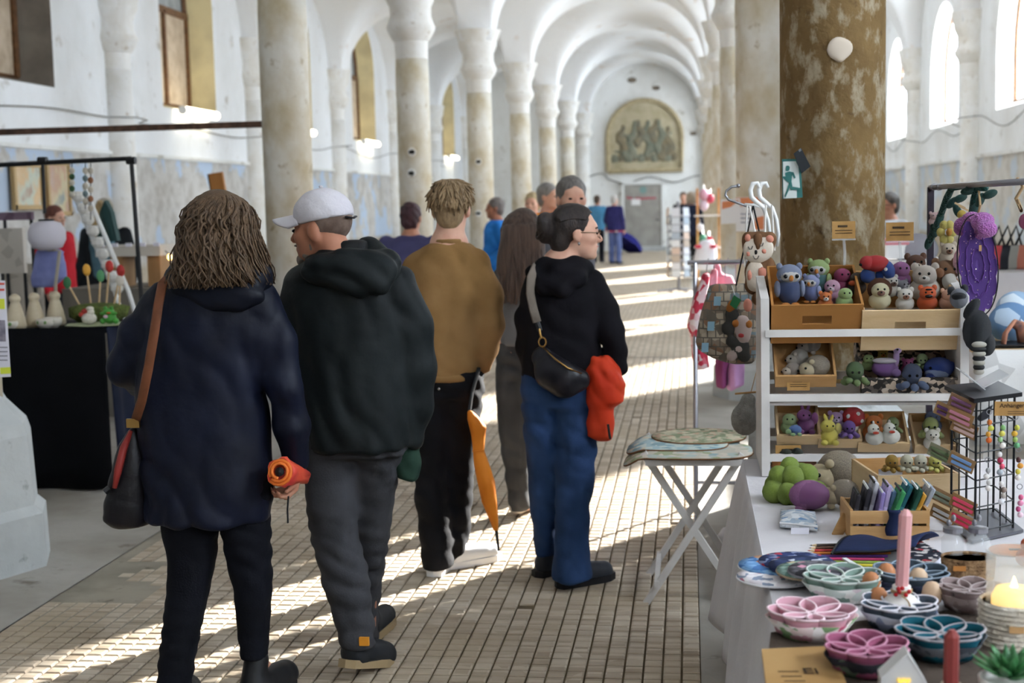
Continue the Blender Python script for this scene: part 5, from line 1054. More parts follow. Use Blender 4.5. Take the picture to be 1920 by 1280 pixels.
blob('knitted_bear','dark brown knitted bear at the back of the pale crate',1716,503,Yt+.18,.06,'6b4228','d9c8b0',.1)
blob('knitted_cow','speckled cream knitted cow sitting in the middle of the pale crate',1734,528,Yt+.05,.072,'d8cabb','eee6da',-.2,True,True,[('ear',kn('a5714c'),(.55,-.1,.35),(.18,.1,.2))])
blob('knitted_squirrel','tan knitted squirrel with white chest sitting upright in the pale crate',1772,520,Yt+.08,.075,'8f6440','e4dccc',.2,True,False,[('chest',kn('e8e0d2'),(0,-.4,-.1),(.28,.2,.35))])
blob('knitted_mouse','peach knitted mouse at the corner of the pale crate',1777,560,YF-.01,.04,'dba88a','7a3c26',.2,True,False)
blob('knitted_mouse','grey knitted mouse lying between the lion and the speckled cow',1692,540,Yt+.05,.035,'9a98a0','c8c6cc',.5)
G_h = 'hedgehogs'
hog('cream faced knitted hedgehog at the front of the hedgehog crate',1525,690,YF-.03,.058); hog('knitted hedgehog at the back of the hedgehog crate',1515,648,YF+.07,.045,'bdb4ae','cfc4b8'); hog('pale sitting knitted hedgehog in the hedgehog crate',1493,672,YF+.02,.042,'cbbfae','d8cdbc'); hog('small knitted hedgehog at the corner of the hedgehog crate',1482,694,YF-.03,.034,'c0aa98','d8c8b4')
octo('olive green knitted octopus hanging over the patterned crate',1603,705,YF-.05,.052,'5f7a4c','7c9458'); octo('slate blue knitted octopus hanging over the patterned crate',1710,712,YF-.05,.058,'4a5878','6f80a4')
toy('knitted_snail','lilac knitted snail in the patterned crate',1660,686,YF-.02,.06,[('shell',kn('8f62a8'),(0,.1,-.1),(.62,.5,.42)),('cloth',kn('e2dce4'),(0,.0,.25),(.6,.45,.14)),('neck',kn('b898c8'),(.48,-.1,.4),(.15,.16,.42)),('head',kn('b898c8'),(.52,-.15,.75),(.2,.2,.18)),('foot',kn('a07ab8'),(.45,-.2,-.3),(.24,.3,.2)),('eye',E_,(.5,-.34,.8),(.05,.05,.05))])
toy('knitted_whale','royal blue knitted whale in the patterned crate',1760,690,YF-.0,.075,[('body',kn('2a4aa4'),(0,0,0),(.55,.42,.42)),('belly',kn('8fa0c8'),(-.1,-.15,-.2),(.45,.34,.25)),('tail',kn('2a4aa4'),(.42,.1,.05),(.25,.2,.2)),('fin',kn('24408e'),(-.2,-.35,-.25),(.35,.12,.15)),('eye',E_,(-.35,-.34,.05),(.05,.05,.05))])
octo('small green knitted plant toy behind the slate octopus',1729,680,YF+.03,.034,'a8c088','93b070'); blob('knitted_frog','tiny light green knitted frog at the side of the patterned crate',1628,678,YF+.03,.032,'a9c47e','c3d79c',0,False,False); blob('knitted_pig','magenta knitted pig behind the lilac snail',1702,686,YF+.03,.032,'b04a84','d080b0'); blob('knitted_duck','yellow knitted duck at the back of the patterned crate',1655,668,YF+.08,.03,'d8c060','e8a030')
def drag(lab,px,py,Y,s,c1,c2): toy('knitted_dragon',lab,px,py,Y,s,[('body',kn(c1),(0,.1,-.3),(.5,.45,.5)),('head',kn(c1),(-.1,-.1,.3),(.42,.4,.36)),('horn',kn(c1),(-.2,0,.72),(.1,.1,.28),(0,-.3,0)),('horn',kn(c1),(.12,0,.7),(.1,.1,.24),(0,.3,0)),('wing',kn(c2),(.5,.1,.1),(.2,.12,.35)),('foot',kn(c1),(-.3,-.35,-.6),(.2,.2,.16)),('foot',kn(c1),(.3,-.35,-.6),(.2,.2,.16))]+eyes(.16,-.47,.36,.05))
drag('purple knitted dragon in the first small crate',1511,788,YF-.02,.05,'8c4a86','a860a0'); blob('knitted_frog','pale green knitted frog beside the purple dragon',1480,793,YF-.02,.042,'9fb57c','b6c898',0,False,False); toy('knitted_turtle','blue shelled knitted turtle in front of the purple dragon',1491,808,YF-.08,.036,[('shell',kn('5a7ab4'),(0,0,.1),(.5,.45,.4)),('head',kn('8fae78'),(-.5,-.2,0),(.24,.22,.2)),('foot',kn('8fae78'),(.3,-.35,-.2),(.2,.16,.14)),('foot',kn('8fae78'),(-.2,-.4,-.2),(.2,.16,.14))])
toy('knitted_mushroom','red knitted mushroom with white dots in the second small crate',1600,785,YF-.02,.052,[('cap',kn('c8202c'),(0,0,.1),(.62,.58,.55)),('dot',kn('eeeae6'),(-.3,-.45,.2),(.13,.06,.13)),('dot',kn('eeeae6'),(.2,-.48,.35),(.11,.06,.11)),('dot',kn('eeeae6'),(.4,-.4,-.05),(.11,.06,.11)),('stem',kn('e8e0d2'),(0,0,-.5),(.3,.3,.3))])
blob('knitted_bunny','lilac knitted bunny behind the yellow dragon',1567,790,YF-.02,.042,'b794c4','d8c8de'); drag('yellow knitted dragon in the second small crate',1555,808,YF-.07,.05,'e0cf58','e8da80'); octo('deep purple knitted octopus beside the yellow dragon',1592,808,YF-.07,.038,'6a4490','7c56a0')
blob('knitted_lion','orange knitted lion in the third small crate',1638,800,YF-.02,.05,'dd7a26','e89848',0,True,False); octo('olive knitted octopus at the back of the third small crate',1674,800,YF-.02,.036,'7a8c4e','8c9c5c')
def hen(lab,px,py,Y,s): toy('knitted_hen',lab,px,py,Y,s,[('body',kn('e8e4d6'),(0,0,-.15),(.55,.5,.45)),('head',kn('e8e4d6'),(-.1,-.2,.35),(.34,.32,.34)),('beak',kn('d84a2a'),(.0,-.55,.2),(.18,.14,.08)),('comb',kn('f0ece0'),(-.1,-.1,.72),(.08,.2,.12))]+eyes(.14,-.48,.42,.05))
hen('white knitted hen with a red beak in the third small crate',1640,815,YF-.08,.048); hen('second white knitted hen beside the red beaked one',1670,813,YF-.08,.048)
blob('knitted_whale','dark blue knitted whale in the fourth small crate',1748,790,YF-.02,.046,'4a5878','8090b0',0,False,False); octo('olive knitted octopus over the fourth small crate',1745,806,YF-.06,.046,'8c9450','9aa25c'); blob('knitted_sheep','cream knitted sheep in the fourth small crate',1748,822,YF-.09,.04,'ddd6c6','c0b4a0')
for i,(px,c1,lab) in enumerate(((1664,'b08a30','golden'),(1692,'e2dcc0','cream'),(1718,'e6e0c8','ivory'),(1745,'e4dd78','lemon yellow'))): octo('%s knitted toy lying in the large open box'%lab,px+8,872,bc.y+.14,.034,c1,c1)
# toys on the cloth
g = gz(1495,950); toy('knitted_grapes','big bright green knitted toy made of round balls on the cloth',0,0,0,.06,[('ball',kn('8fa83c','9db54a'),q,(r_,r_,r_)) for q,r_ in (((-1.05,-.2,.55),.62),((-.35,-.55,.5),.62),((.75,-.3,.6),.66),((-.8,.1,1.35),.52),((-.1,-.1,1.3),.62),((.65,.2,1.35),.6),((-.2,.5,1.75),.5),((.4,.7,1.4),.5),((-.9,.8,.7),.6),((.2,.7,.6),.7),((1.2,.2,.55),.5))],at=gz(1492,946)+Vector((0,.05,0)))
toy('knitted_egg','mauve knitted ball in front of the green ball toy',0,0,0,.06,[('body',kn('a8689c','b576aa'),(0,0,.78),(.98,.9,.76)),('seam',kn('985a8e'),(.1,-.1,.8),(.96,.86,.72)),('foot',kn('a8689c'),(-.4,-.4,.18),(.3,.3,.2))],at=gz(1518,962)+Vector((0,.04,0)))
hog('large furry knitted hedgehog on the cloth behind the green ball toy',1560,888,4.5,.095,'7d6048','d8c49c'); hog('small cream knitted hedgehog beside the mauve ball',1573,928,4.2,.062,'9c8066','d8c49c',-.5)
toy('knitted_ladybird','orange and dark knitted ladybird behind the green ball toy',1482,872,4.75,.06,[('body',kn('d88a34'),(-.3,0,0),(.6,.5,.45)),('head',kn('2c3320'),(-.2,-.1,.5),(.32,.3,.3)),('head_spot',kn('26301e'),(.3,-.1,.55),(.3,.3,.3)),('wing',kn('8c4a2a'),(.7,.1,.1),(.5,.45,.42))])
# --- kraft price cards
def card(lab, px, py, w_, h_, Y, stand=None, lines=2, tilt=0):
    c = V(px,py,Y); t = thing('price_card',lab,'price card',c-Vector((0,0,h_/2)),'kraft price cards'); k = 1/pxm(Y)
    MB().box(c,(w_*k,.002,h_*k)).build('card',M_kraft,t)
    MB().box(c+Vector((-w_*k*.05,-.002,h_*k*.22)),(w_*k*.42,.001,h_*k*.12)).build('lettering',M_ink,t)
    for i in range(lines): MB().box(c+Vector((0,-.002,-h_*k*(.02+.16*i))),(w_*k*.74,.001,h_*k*.04)).build('text_line',M_ink,t)
    if stand:
        MB().box(c+Vector((0,.0,-h_*k*.55)),(w_*k*1.02,.012,.006)).build('clip_bar',M_acr,t); MB().tube([c+Vector((0,0,-h_*k*.55)),c+Vector((.004,0,-h_*k*.55-stand*k*.5)),c+Vector((.002,.0,-h_*k*.55-stand*k))],.005,8).build('clip_stem',M_acr,t)
card('kraft price card in a clear clip above the brown owl crate',1582,431,42,32,YF+.18,48); card('kraft price card in a clear clip above the pale crate',1687,434,50,34,YF+.18,48)
card('kraft card hooked on the middle shelf under the hedgehogs',1497,720,42,24,YF-.065); card('kraft card hooked on the lowest shelf under the purple dragon',1478,850,48,32,YF-.075)
# ---------------------------------------------------------------- goods on the cloth
def text(s, size, loc, rot, m, parent, name='lettering', align='CENTER'):
    cu = bpy.data.curves.new(name,'FONT'); cu.body = s; cu.size = size; cu.extrude = .0004; cu.align_x = align; cu.materials.append(m)
    o = bpy.data.objects.new(name,cu); COL.objects.link(o); o.location = Vector(loc)-(wloc(parent) if parent else Vector((0,0,0))); o.rotation_euler = rot
    me = bpy.data.meshes.new_from_object(o.evaluated_get(bpy.context.evaluated_depsgraph_get())); o2 = bpy.data.objects.new(name,me); COL.objects.link(o2); o2.location = o.location; o2.rotation_euler = rot; bpy.data.objects.remove(o)
    if parent: o2.parent = parent
    return o2
def printm(n,*cols,s=40): return mat(n,cols[0],.85,list(cols[1:]),s,kind='voroprint',lo=0,hi=1,bump=.08,bscale=90)
def basket(lab, px, py, rx, inner, outer, trim='e8e4e2', a=0., n=6, h=.046):
    g = gz(px,py); R = rx/pxm(g.y); t = thing('egg_basket',lab,'fabric basket',g,'fabric egg baskets'); mi_ = fab('basket lining '+inner,inner,None,.1,60); mt = fab('piping '+trim,trim,None,.1,60)
    MB().lathe([(R*.5,.0),(R*.7,.006),(R*1.0,h*1.0),(R*.97,h*1.0),(R*.66,.012),(0,.006)],g,36,wob=lambda t_,z: 1+(.07*math.cos(n*(t_-a)) if z>.03 else 0)).build('outer_shell',outer,t,smooth=True)
    for k in range(n):
        th = a+2*math.pi*k/n; d = Vector((math.cos(th),math.sin(th),0)); e = Vector((-d.y,d.x,0)); c = g+d*(R*.54)
        r0 = R*.40
        def cup(u,v,c=c,d=d,e=e,r0=r0):
            q = 2*math.pi*u; rr = r0*(.7+.32*v); lift = h*(.95+.12*math.cos(q))
            return c+d*(rr*math.cos(q)*.98+.006*v*math.cos(q))+e*(rr*math.sin(q)*1.12)+Vector((0,0,.012+v*lift))
        p_ = MB(); p_.grid(cup,22,5,.0025,closeu=True); p_.lathe([(r0*.56,0),(0,.001)],c+Vector((0,0,.013)),14); o = p_.build('pocket',mi_,t,smooth=True)
        MB().tube([cup(i/22,1) for i in range(23)],.0028,5).build('piping',mt,o,smooth=True)
    return t,g,R
P_gr = printm('pale floral print','cfd6cf','e8e6e0','9fb0a0','d8c8cc',s=45); P_pk = printm('rose print','e6cfcc','f0e6e2','c05a74','7f9a6c',s=45); P_nv = printm('navy floral print','232838','343c54','8a5a6a','4c5a78',s=45)
P_tp = printm('taupe print','9c8c88','b8aaa6','8a7a76',s=50); P_dk = printm('black floral print','1d1c22','2e2c34','a8707c','5c6a5a',s=50); P_tl = printm('grey circles print','5a5c60','77797c','3a3c42',s=50)
basket('sage green fabric egg basket with pale floral outside',1580,1122,76,'7f958a',P_gr,'c8cfc8',.3)
basket('light pink fabric egg basket with rose print outside',1522,1192,84,'cf9aa6',P_pk,'ecd0d6',.1)
basket('dark slate blue fabric egg basket behind the pink candle',1708,1115,72,'46535f',P_nv,'8a98a6',.5)
basket('taupe fabric egg basket beside the cream crochet basket',1818,1146,58,'8c7a78',P_tp,'a89a98',.2)
basket('burgundy and pink fabric egg basket at the table edge',1625,1262,82,'94506a',P_dk,'c48aa0',.4)
basket('petrol blue fabric egg basket beside the red candle',1762,1232,84,'175564',P_tl,'a8a4a8',.15)
_,g,R = basket('pale fabric egg basket filled with brown eggs',1686,1178,74,'4b5662',printm('white blue print','c9cbd8','e2e2e8','8a94b0',s=45),'dcd8de',.35)
M_egg = mat('brown egg','b8774c',.45,'c4855a',8,bump=.03); M_egg2 = mat('pale egg','cfae8e',.45,'d8bb9e',8)
for k,(px,py,m) in enumerate(((1647,1172,M_egg),(1633,1140,M_egg),(1747,1160,M_egg2),(1662,1122,M_egg),(1722,1132,M_egg2))):
    c = V(px,py,gz(px,py).y+.05); c.z = TZ+.05
    b = MB(); b.lathe([(.0,-.03),(.012,-.028),(.021,-.016),(.0235,-.002),(.02,.014),(.012,.025),(0,.029)],c,16); b.build('egg',m,loc=c-Vector((0,0,.03)),smooth=True,label=['brown egg at the front of the pale egg basket','brown egg at the left of the white candle holder','pale egg at the right of the white candle holder','brown egg in the slate basket beside the pink candle','pale egg behind the white candle holder'][k],cat='egg')
# pink candle in a ribbed white holder
g = gz(1690,1168); t = thing('candle_holder','ribbed white bulb shaped candle holder with a twine bow and red berries','candle holder',g)
MB().lathe([(.028,0),(.04,.008),(.047,.028),(.044,.046),(.03,.06),(.02,.066),(.02,.085),(.017,.087),(.0,.08)],g,40,wob=lambda t_,z: 1+(.018*math.cos(26*t_) if .004<z<.06 else 0)).build('holder',mat('white ceramic','e6e2dc',.45),t,smooth=True)
MB().tube([g+Vector((.0215*math.cos(q),.0215*math.sin(q),.07+.0006*q)) for q in np.linspace(0,12.6,40)],.0022,5).build('twine',mat('twine','b99a74',.9),t)
MB().tube([g+Vector((-.005+.02*math.sin(q)-.012*q/6,-.035-.006*math.sin(q),.06-.008*q+.012*math.cos(q))) for q in np.linspace(0,5,20)],.002,5).build('bow',MATS['twine'],t)
for k in range(6): MB().ell(g+Vector((-.016+.007*k%.03,-.026-.003*(k%2),.072+.007*(k%3))),(.005,.005,.005),n=8).build('berry',mat('red berry','b01c22',.3),t)
t = thing('pink_candle','tall faceted pale pink candle in the white holder','candle',g+Vector((0,0,.08)))
top = V(1699,955,g.y).z; x1 = V(1699,955,g.y).x
MB().tube([g+Vector((0,0,.07)),Vector((x1-.001,g.y,top-.012)),Vector((x1,g.y,top))],[.0145,.0145,.006],8).build('wax',mat('pink wax','e0a8a8',.4,sub=.2),t); MB().tube([Vector((x1,g.y,top)),Vector((x1,g.y,top+.004))],.0012,5).build('wick',M_black,t)
g = gz(1783,1330); t = thing('red_candle','dusky red faceted candle in front of the petrol basket','candle',g); top = V(1785,1180,g.y)
MB().tube([g,Vector((top.x-.0005,g.y,top.z-.012)),Vector((top.x,g.y,top.z))],[.014,.014,.006],8).build('wax',mat('red wax','8c3c38',.4,sub=.1),t); MB().lathe([(.03,0),(.034,.02),(.022,.04),(.018,.05)],g,14).build('holder',mat('beige ceramic','cbb8a0',.6),t)
# white cardboard house with hearts
g = gz(1695,1335); t = thing('paper_house','small white house with two glowing yellow hearts','decoration',g); Yh = g.y
def plate2(name,pxs,m,par,Y,th): return plate(name,pxs,m,par,Y,th)
plate('house_front',[(1652,1275),(1652,1330),(1735,1330),(1737,1285),(1703,1228)],mat('white card','dcd9d6',.6),t,Yh-.02,.04)
b = MB(); pa,pb,pc = V(1652,1275,Yh-.022),V(1703,1228,Yh-.022),V(1739,1287,Yh-.022)
for q0,q1 in ((pa,pb),(pb,pc)): b.hexa([q0,q1,q1+Vector((0,.046,0)),q0+Vector((0,.046,0))],[q0+Vector((0,0,.004)),q1+Vector((0,0,.004)),q1+Vector((0,.046,.004)),q0+Vector((0,.046,.004))])
b.build('roof',MATS['white card'],t)
for px in (1689,1701):
    poly = [(math.copysign(abs(16*math.sin(q)**3),math.sin(q))*.00042,(13*math.cos(q)-5*math.cos(2*q)-2*math.cos(3*q)-math.cos(4*q))*.00042) for q in np.linspace(0,2*math.pi,21)[:-1]]
    MB().prism(poly,V(px,1277,Yh-.024),(1,0,0),(0,0,1),(0,.003,0)).build('heart',mat('glowing heart','f2d468',.5,emit='f0c850',estr=.6),t)
# wooden sign with burnt lettering
g = gz(1490,1270); t = thing('wooden_sign','kraft brown wooden sign with dark lettering lying at the table corner','sign',g)
q = [gz(1428,1232),gz(1560,1226),gz(1600,1330),gz(1440,1330)]
MB().hexa([v+Vector((0,0,.006)) for v in (q[0],q[3],q[2],q[1])][::-1],[v+Vector((0,0,.018)) for v in (q[0],q[3],q[2],q[1])][::-1]).build('board',mat('sign wood','b8925e',.7,'a8804c',4),t)
text('Ei',.045,gz(1522,1262,.02),(0,0,.08),M_ink,t); 
for k in range(3): MB().box(gz(1478+6*k,1258+9*k,.02),(.04,.003,.0006),rot=(0,0,.08)).build('text_line',M_ink,t)
# pile of oval fabric caps / fans
fans = [(1455,1090,74,34,printm('white rose print','e4dce0','f0ecee','c07a8c','8a94a8',s=60),'pale rose print, lowest of the pile'),(1462,1074,78,34,printm('sky blue print','6f9ccc','8ab4dc','d8a888','4c7ab4',s=50),'sky blue print with white rim'),(1492,1072,70,30,printm('navy red print','26335c','324070','c04050','8a94b4',s=60),'navy print with red rim'),(1508,1085,66,30,printm('navy white swirl','2a3558','d0d4e0','3a466c',s=50),'navy print with white swirls'),(1520,1100,64,30,printm('sage flower print','7f9a90','98b0a4','d8c8a0','5c7a70',s=55),'sage flower print'),(1538,1105,60,28,printm('grey pink print','5c5a60','77757c','d89ab0','3c3a40',s=55),'grey print with pink lining')]
for k,(px,py,rx,ry,m,lab) in enumerate(fans):
    g = gz(px,py); g.z += .004+.007*k; R1 = rx/pxm(g.y); R2 = R1*.85; t = thing('fabric_fan','oval padded fabric piece, %s'%lab,'fabric pouch',g,'oval fabric pieces fanned out on the cloth')
    tl = .06+.03*k
    def sf(u,v,g=g,R1=R1,R2=R2,tl=tl): q = 2*math.pi*u; return g+Vector((R1*v*math.cos(q),R2*v*math.sin(q),.004*(1-v*v)+tl*.3*R2*v*math.sin(q)*1.0+.006))
    MB().grid(sf,28,5,.006,closeu=True).build('panel',m,t,smooth=True); MB().tube([sf(i/28,1) for i in range(29)],.0032,6).build('piping',fab(('piping white','piping white','piping red','piping navy','piping tan','piping grey')[k],('e8e6e8','e4e8ee','b83a44','2a3558','a8947c','8c8a90')[k]),t,smooth=True)
# zip pouch lying on the cloth
g = gz(1497,985); t = thing('zip_pouch','white zip pouch with blue flowers lying on the cloth','pouch',g)
def pf(u,v): return gz(1462,992)*(1-u)*(1-v)+gz(1533,1000)*u*(1-v)+gz(1528,962)*u*v+gz(1464,958)*(1-u)*v+Vector((0,0,.02*math.sin(math.pi*v)*math.sin(math.pi*min(1,max(0,u*.9+.05)))+.012*(1-v)+.006))
MB().grid(pf,12,10,.012).build('pouch_body',printm('blue leaf print','c8ccd2','dfe2e6','6a8cb4','a8b8c8',s=60),t,smooth=True); MB().tube([pf(i/10,0)+Vector((0,-.002,.002)) for i in range(11)],.003,5).build('zip',mat('white zip','e8e8ea',.5),t); MB().box(gz(1500,995,.012),(.05,.002,.018)).build('label',M_paper,t)
# slatted crate of pouches
cc = gz(1668,1012); cc.y += .0; wd = width(1592,1742,1000,cc.y)
crate('pouch_crate','slatted wooden crate filled with folded zip pouches',cc,wd,.17,.085,0,M_wood,slot=False,group=None,a=.05,slats=2)
pcs = [('1600','2c2a30','dark floral'),('1618','35333a','black'),('1630','c8c8d0','silver white'),('1645','8a7ab0','lilac'),('1655','b8a8cc','pale violet'),('1664','7a9cc0','light blue'),('1675','3c8c54','bright green'),('1686','2c6a78','teal'),('1697','1e2c44','navy'),('1706','1f4a3c','dark green'),('1714','c08a30','ochre'),('1728','98a0ac','grey blue')]
for k,(px,c1,lab) in enumerate(pcs):
    px = int(px); c = V(px,965,cc.y+.06+.05*(k%3)/2); hh = .075+.03*((k*7)%5)/5; t = thing('fabric_pouch','%s zip pouch standing in the slatted crate'%lab,'pouch',Vector((c.x,c.y,TZ+.02)),'zip pouches in the slatted crate')
    m = printm('pouch '+c1,c1,c1,'%02x%02x%02x'%tuple(min(255,int(c1[i:i+2],16)+34) for i in (0,2,4)),s=60)
    o = MB().box((c.x,c.y,TZ+.02+hh/2+.02),(.012,.11,hh+.03),rot=(0,(.18 if k<6 else .38)+.03*(k%3),0),bev=.004).build('pouch_body',m,t)
    MB().box((c.x+.012*(1 if k>5 else .6),c.y,TZ+.055+hh),(.004,.1,.006),rot=(0,.3,0)).build('zip',M_white if k%2 else M_black,t)
# wooden hang tags with bead strips
g = gz(1590,1000); t = thing('hang_tag','wooden tags with a glittery keyring lying against the pouch crate','tag',g)
for k,(px,py,r) in enumerate(((1578,985,.5),(1590,972,.6))): MB().box(V(px,py,g.y+.02*k),(.03,.006,.07),rot=(-.3,r,0),bev=.003).build('tag',M_wood,t)
MB().box(V(1613,982,g.y-.02),(.028,.012,.045),rot=(-.4,.3,0),bev=.004).build('glitter_strip',printm('glitter print','8a94a0','c8d0d8','5a4c6c','b0a0b8',s=140),t)
# pencil roll
t = thing('pencil_case','open navy zip case filled with coloured pencils','pencil case',gz(1590,1050))
def roll(u,v): a_ = gz(1500,1066)*(1-u)+gz(1700,1070)*u; b_ = gz(1540,1018)*(1-u)+gz(1760,1028)*u; return a_*(1-v)+b_*v+Vector((0,0,.006+.055*math.sin(math.pi*v*.8+.25)*(.35+.65*u)-.012*math.cos(u*9)*v))
M_nv = fab('navy canvas','1c2540','263052',.2,60)
MB().grid(lambda u,v: roll(.25+.75*u,.22+.78*v),18,10,.004).build('flap',M_nv,t,smooth=True); MB().grid(lambda u,v: gz(1495,1070)*(1-u)*(1-v)+gz(1640,1090)*u*(1-v)+gz(1700,1040)*u*v+gz(1535,1030)*(1-u)*v+Vector((0,0,.008)),6,6,.004).build('base',mat('grey lining','8c8a88',.9),t)
MB().tube([roll(.25,v) for v in np.linspace(.2,1,9)]+[roll(u,.22) for u in np.linspace(.25,1,9)],.003,5).build('zip',M_black,t)
for k,c1 in enumerate(('2f7cb8','d8c838','8aa03c','c83a6c','6a3c8c','c8742c','b03030','5a3a28','3a2c24')):
    p0 = gz(1502+2*k,1062-5*k,.014); p1 = gz(1640+6*k,1066-6*k,.014); pen = thing('coloured_pencil','%s pencil in the navy case'%['blue','yellow','olive','crimson','violet','orange','red','brown','dark brown'][k],'pencil',p0,'pencils in the navy case')
    d = (p1-p0).normalized(); MB().tube([p0+d*.018,p1],.0038,6).build('shaft',mat('pencil '+c1,c1,.4),pen); MB().tube([p0+d*.006,p0+d*.018],[.0018,.0038],6).build('wood_tip',M_wood2,pen); MB().tube([p0,p0+d*.006],[.0004,.0018],6).build('lead',MATS['pencil '+c1],pen)
MB().box(gz(1592,1052,.022),(.012,.06,.004),rot=(0,0,.3)).build('elastic_loop',M_white,t)
# navy fabric ribbon on the crate and floral notebook
t = thing('fabric_ribbon','dark navy ribbon tied at the pouch crate','ribbon',gz(1672,1005)); MB().grid(lambda u,v: V(1664+22*u+4*math.sin(v*6),955+48*v,cc.y-.02)+Vector((0,-.008*math.sin(3*u),0)),5,9,.003).build('ribbon',M_nv,t,smooth=True)
g = gz(1728,1060); t = thing('floral_notebook','dark notebook with small red and white flowers beside the woven basket','notebook',g)
q = [gz(1690,1078),gz(1728,1088),gz(1768,1052),gz(1712,1018)]
MB().hexa(q,[v+Vector((0,0,.016)) for v in q]).build('pages',M_paper,t); MB().hexa([v+Vector((0,0,.016)) for v in q],[v+Vector((0,0,.02)) for v in q]).build('cover',printm('dark flower cover','242630','2c2f3c','c84a50','d8d0cc',s=70),t)
# woven basket with glass bottles
g = gz(1815,1082); t = thing('woven_basket','low woven jute basket holding glass bottles','basket',g); Rb = 50/pxm(g.y)
M_jute = mat('woven jute','7a5c40',.95,'9a7a58',40,bump=1,bscale=120,kind='voronoi')
for k in range(6): MB().lathe([(Rb*(.93+.01*k),.009*k),(Rb*(.97+.01*k),.009*k+.0045),(Rb*(.93+.01*k),.009*k+.009),(Rb*(.88+.01*k),.009*k+.0045),(Rb*(.93+.01*k),.009*k)],g,30,sy=.75,wob=lambda t_,z: 1+.012*math.cos(30*t_+z*700)).build('coil',M_jute,t)
MB().lathe([(Rb*.9,.002),(0,.003)],g,20,sy=.75).build('base',M_jute,t); MB().box(g+Vector((-.03,-Rb*.76,.035)),(.03,.003,.012)).build('leather_patch',mat('tan leather patch','b87a3c',.6),t)
M_glass = mat('clear glass','f4f8f8',.03,alpha=.22,spec=.8)
for k,(px,py,lab) in enumerate(((1790,1045,'front'),(1838,1045,'lidded'))):
    c = gz(px,1075)+Vector((0,.03,.006)); o = thing('glass_jar','%s clear glass bottle standing in the woven basket'%lab,'bottle',c,'glass bottles in the woven basket')
    MB().lathe([(.026,0),(.028,.01),(.028,.075),(.02,.085),(.018,.095)],c,20).build('glass',M_glass,o,smooth=True); MB().lathe([(.024,.092),(.024,.104),(.0,.106)],c,18).build('lid',M_metal,o)
    for z in (.0,.012): MB().ell(c+Vector((-.01+z,0,.116+z)),(.006,.006,.009),n=8).build('charm',M_metal,o)
# cream crochet basket with a lit candle glass
g = gz(1900,1205); t = thing('crochet_basket','cream crocheted basket around a glowing candle glass','basket',g); Rb = 66/pxm(g.y)
M_cro = mat('cream crochet','cfc4b2',.95,'ded5c6',30,bump=1,bscale=90,kind='voronoi')
for k in range(9): MB().lathe([(Rb*(.92),.0105*k),(Rb*.99,.0105*k+.0052),(Rb*.92,.0105*k+.0105),(Rb*.86,.0105*k+.0052),(Rb*.92,.0105*k)],g,34,wob=lambda t_,z: 1+.02*math.cos(24*t_+z*900)).build('crochet_round',M_cro,t)
MB().lathe([(Rb*.9,.002),(0,.003)],g,20).build('base',M_cro,t); MB().box(g+Vector((-.01,-Rb*.98,.05)),(.03,.003,.014)).build('wood_tag',M_wood,t)
t = thing('candle_glass','clear hurricane glass with a glowing wax light inside the crochet basket','candle',g+Vector((0,0,.006)))
MB().lathe([(Rb*.74,.004),(Rb*.76,.05),(Rb*.78,.2),(Rb*.75,.2),(Rb*.73,.05)],g,28).build('glass',M_glass,t,smooth=True); MB().lathe([(Rb*.62,.006),(Rb*.62,.1),(Rb*.5,.118),(Rb*.2,.122),(0,.112)],g,24).build('glowing_wax',mat('glowing wax','f6d9a0',.6,emit='ffc868',estr=1.1),t,smooth=True)
MB().lathe([(.006,.112),(.008,.122),(.002,.14),(0,.144)],g,10).build('flame',mat('flame','fff0b0',.5,emit='ffd870',estr=10),t,smooth=True)
# succulent
g = gz(1893,1330); t = thing('potted_succulent','green spiky succulent in a white pot at the table corner','plant',g); k_ = 1/pxm(g.y)
MB().lathe([(.04,0),(.05,.01),(.056,.06),(.052,.062),(.045,.05),(0,.05)],g,24).build('pot',mat('white pot','e4e0da',.4),t,smooth=True)
M_leaf = mat('succulent leaf','2f6a3c',.4,'4f8c52',20,spec=.5); rnd = random.Random(4)
for k in range(26):
    th = k*2.4; el = .25+.95*(k/26)**.8; L_ = .085-.03*k/26; d = Vector((math.cos(th)*math.cos(el),math.sin(th)*math.cos(el),math.sin(el))); o = g+Vector((0,0,.06)); s_ = d.cross(Vector((0,0,1))).normalized(); b = MB()
    P_ = [o+d*(L_*q)+Vector((0,0,-.012*q*(1-q)))+d.cross(s_)*0 for q in (0,.3,.6,.85,1)]; b.tube(P_,[.006,.0115,.010,.005,.0006],7,flat=.38,up=tuple(s_.cross(d))); b.build('leaf',M_leaf,t,smooth=True)
# orange things at the right edge
g = gz(1900,1035); t = thing('orange_pouch','flat orange leather pouch beside the black wire stand','pouch',g); MB().lathe([(.05,0),(.055,.004),(.05,.01),(0,.012)],g,24,sx=1.2).build('body',mat('orange leather','c8763a',.6,'b8662c',8),t,smooth=True); MB().box(g+Vector((.0,-.02,.013)),(.03,.012,.002)).build('dark_tab',M_black,t)
toy('knitted_figure','bright orange knitted figure at the picture edge beside the candle glass',0,0,0,.03,[('body',kn('d8562a'),(0,0,.8),(.8,.7,.8)),('head',kn('e0602e'),(.2,0,1.9),(.6,.6,.6))],at=gz(1922,1062))
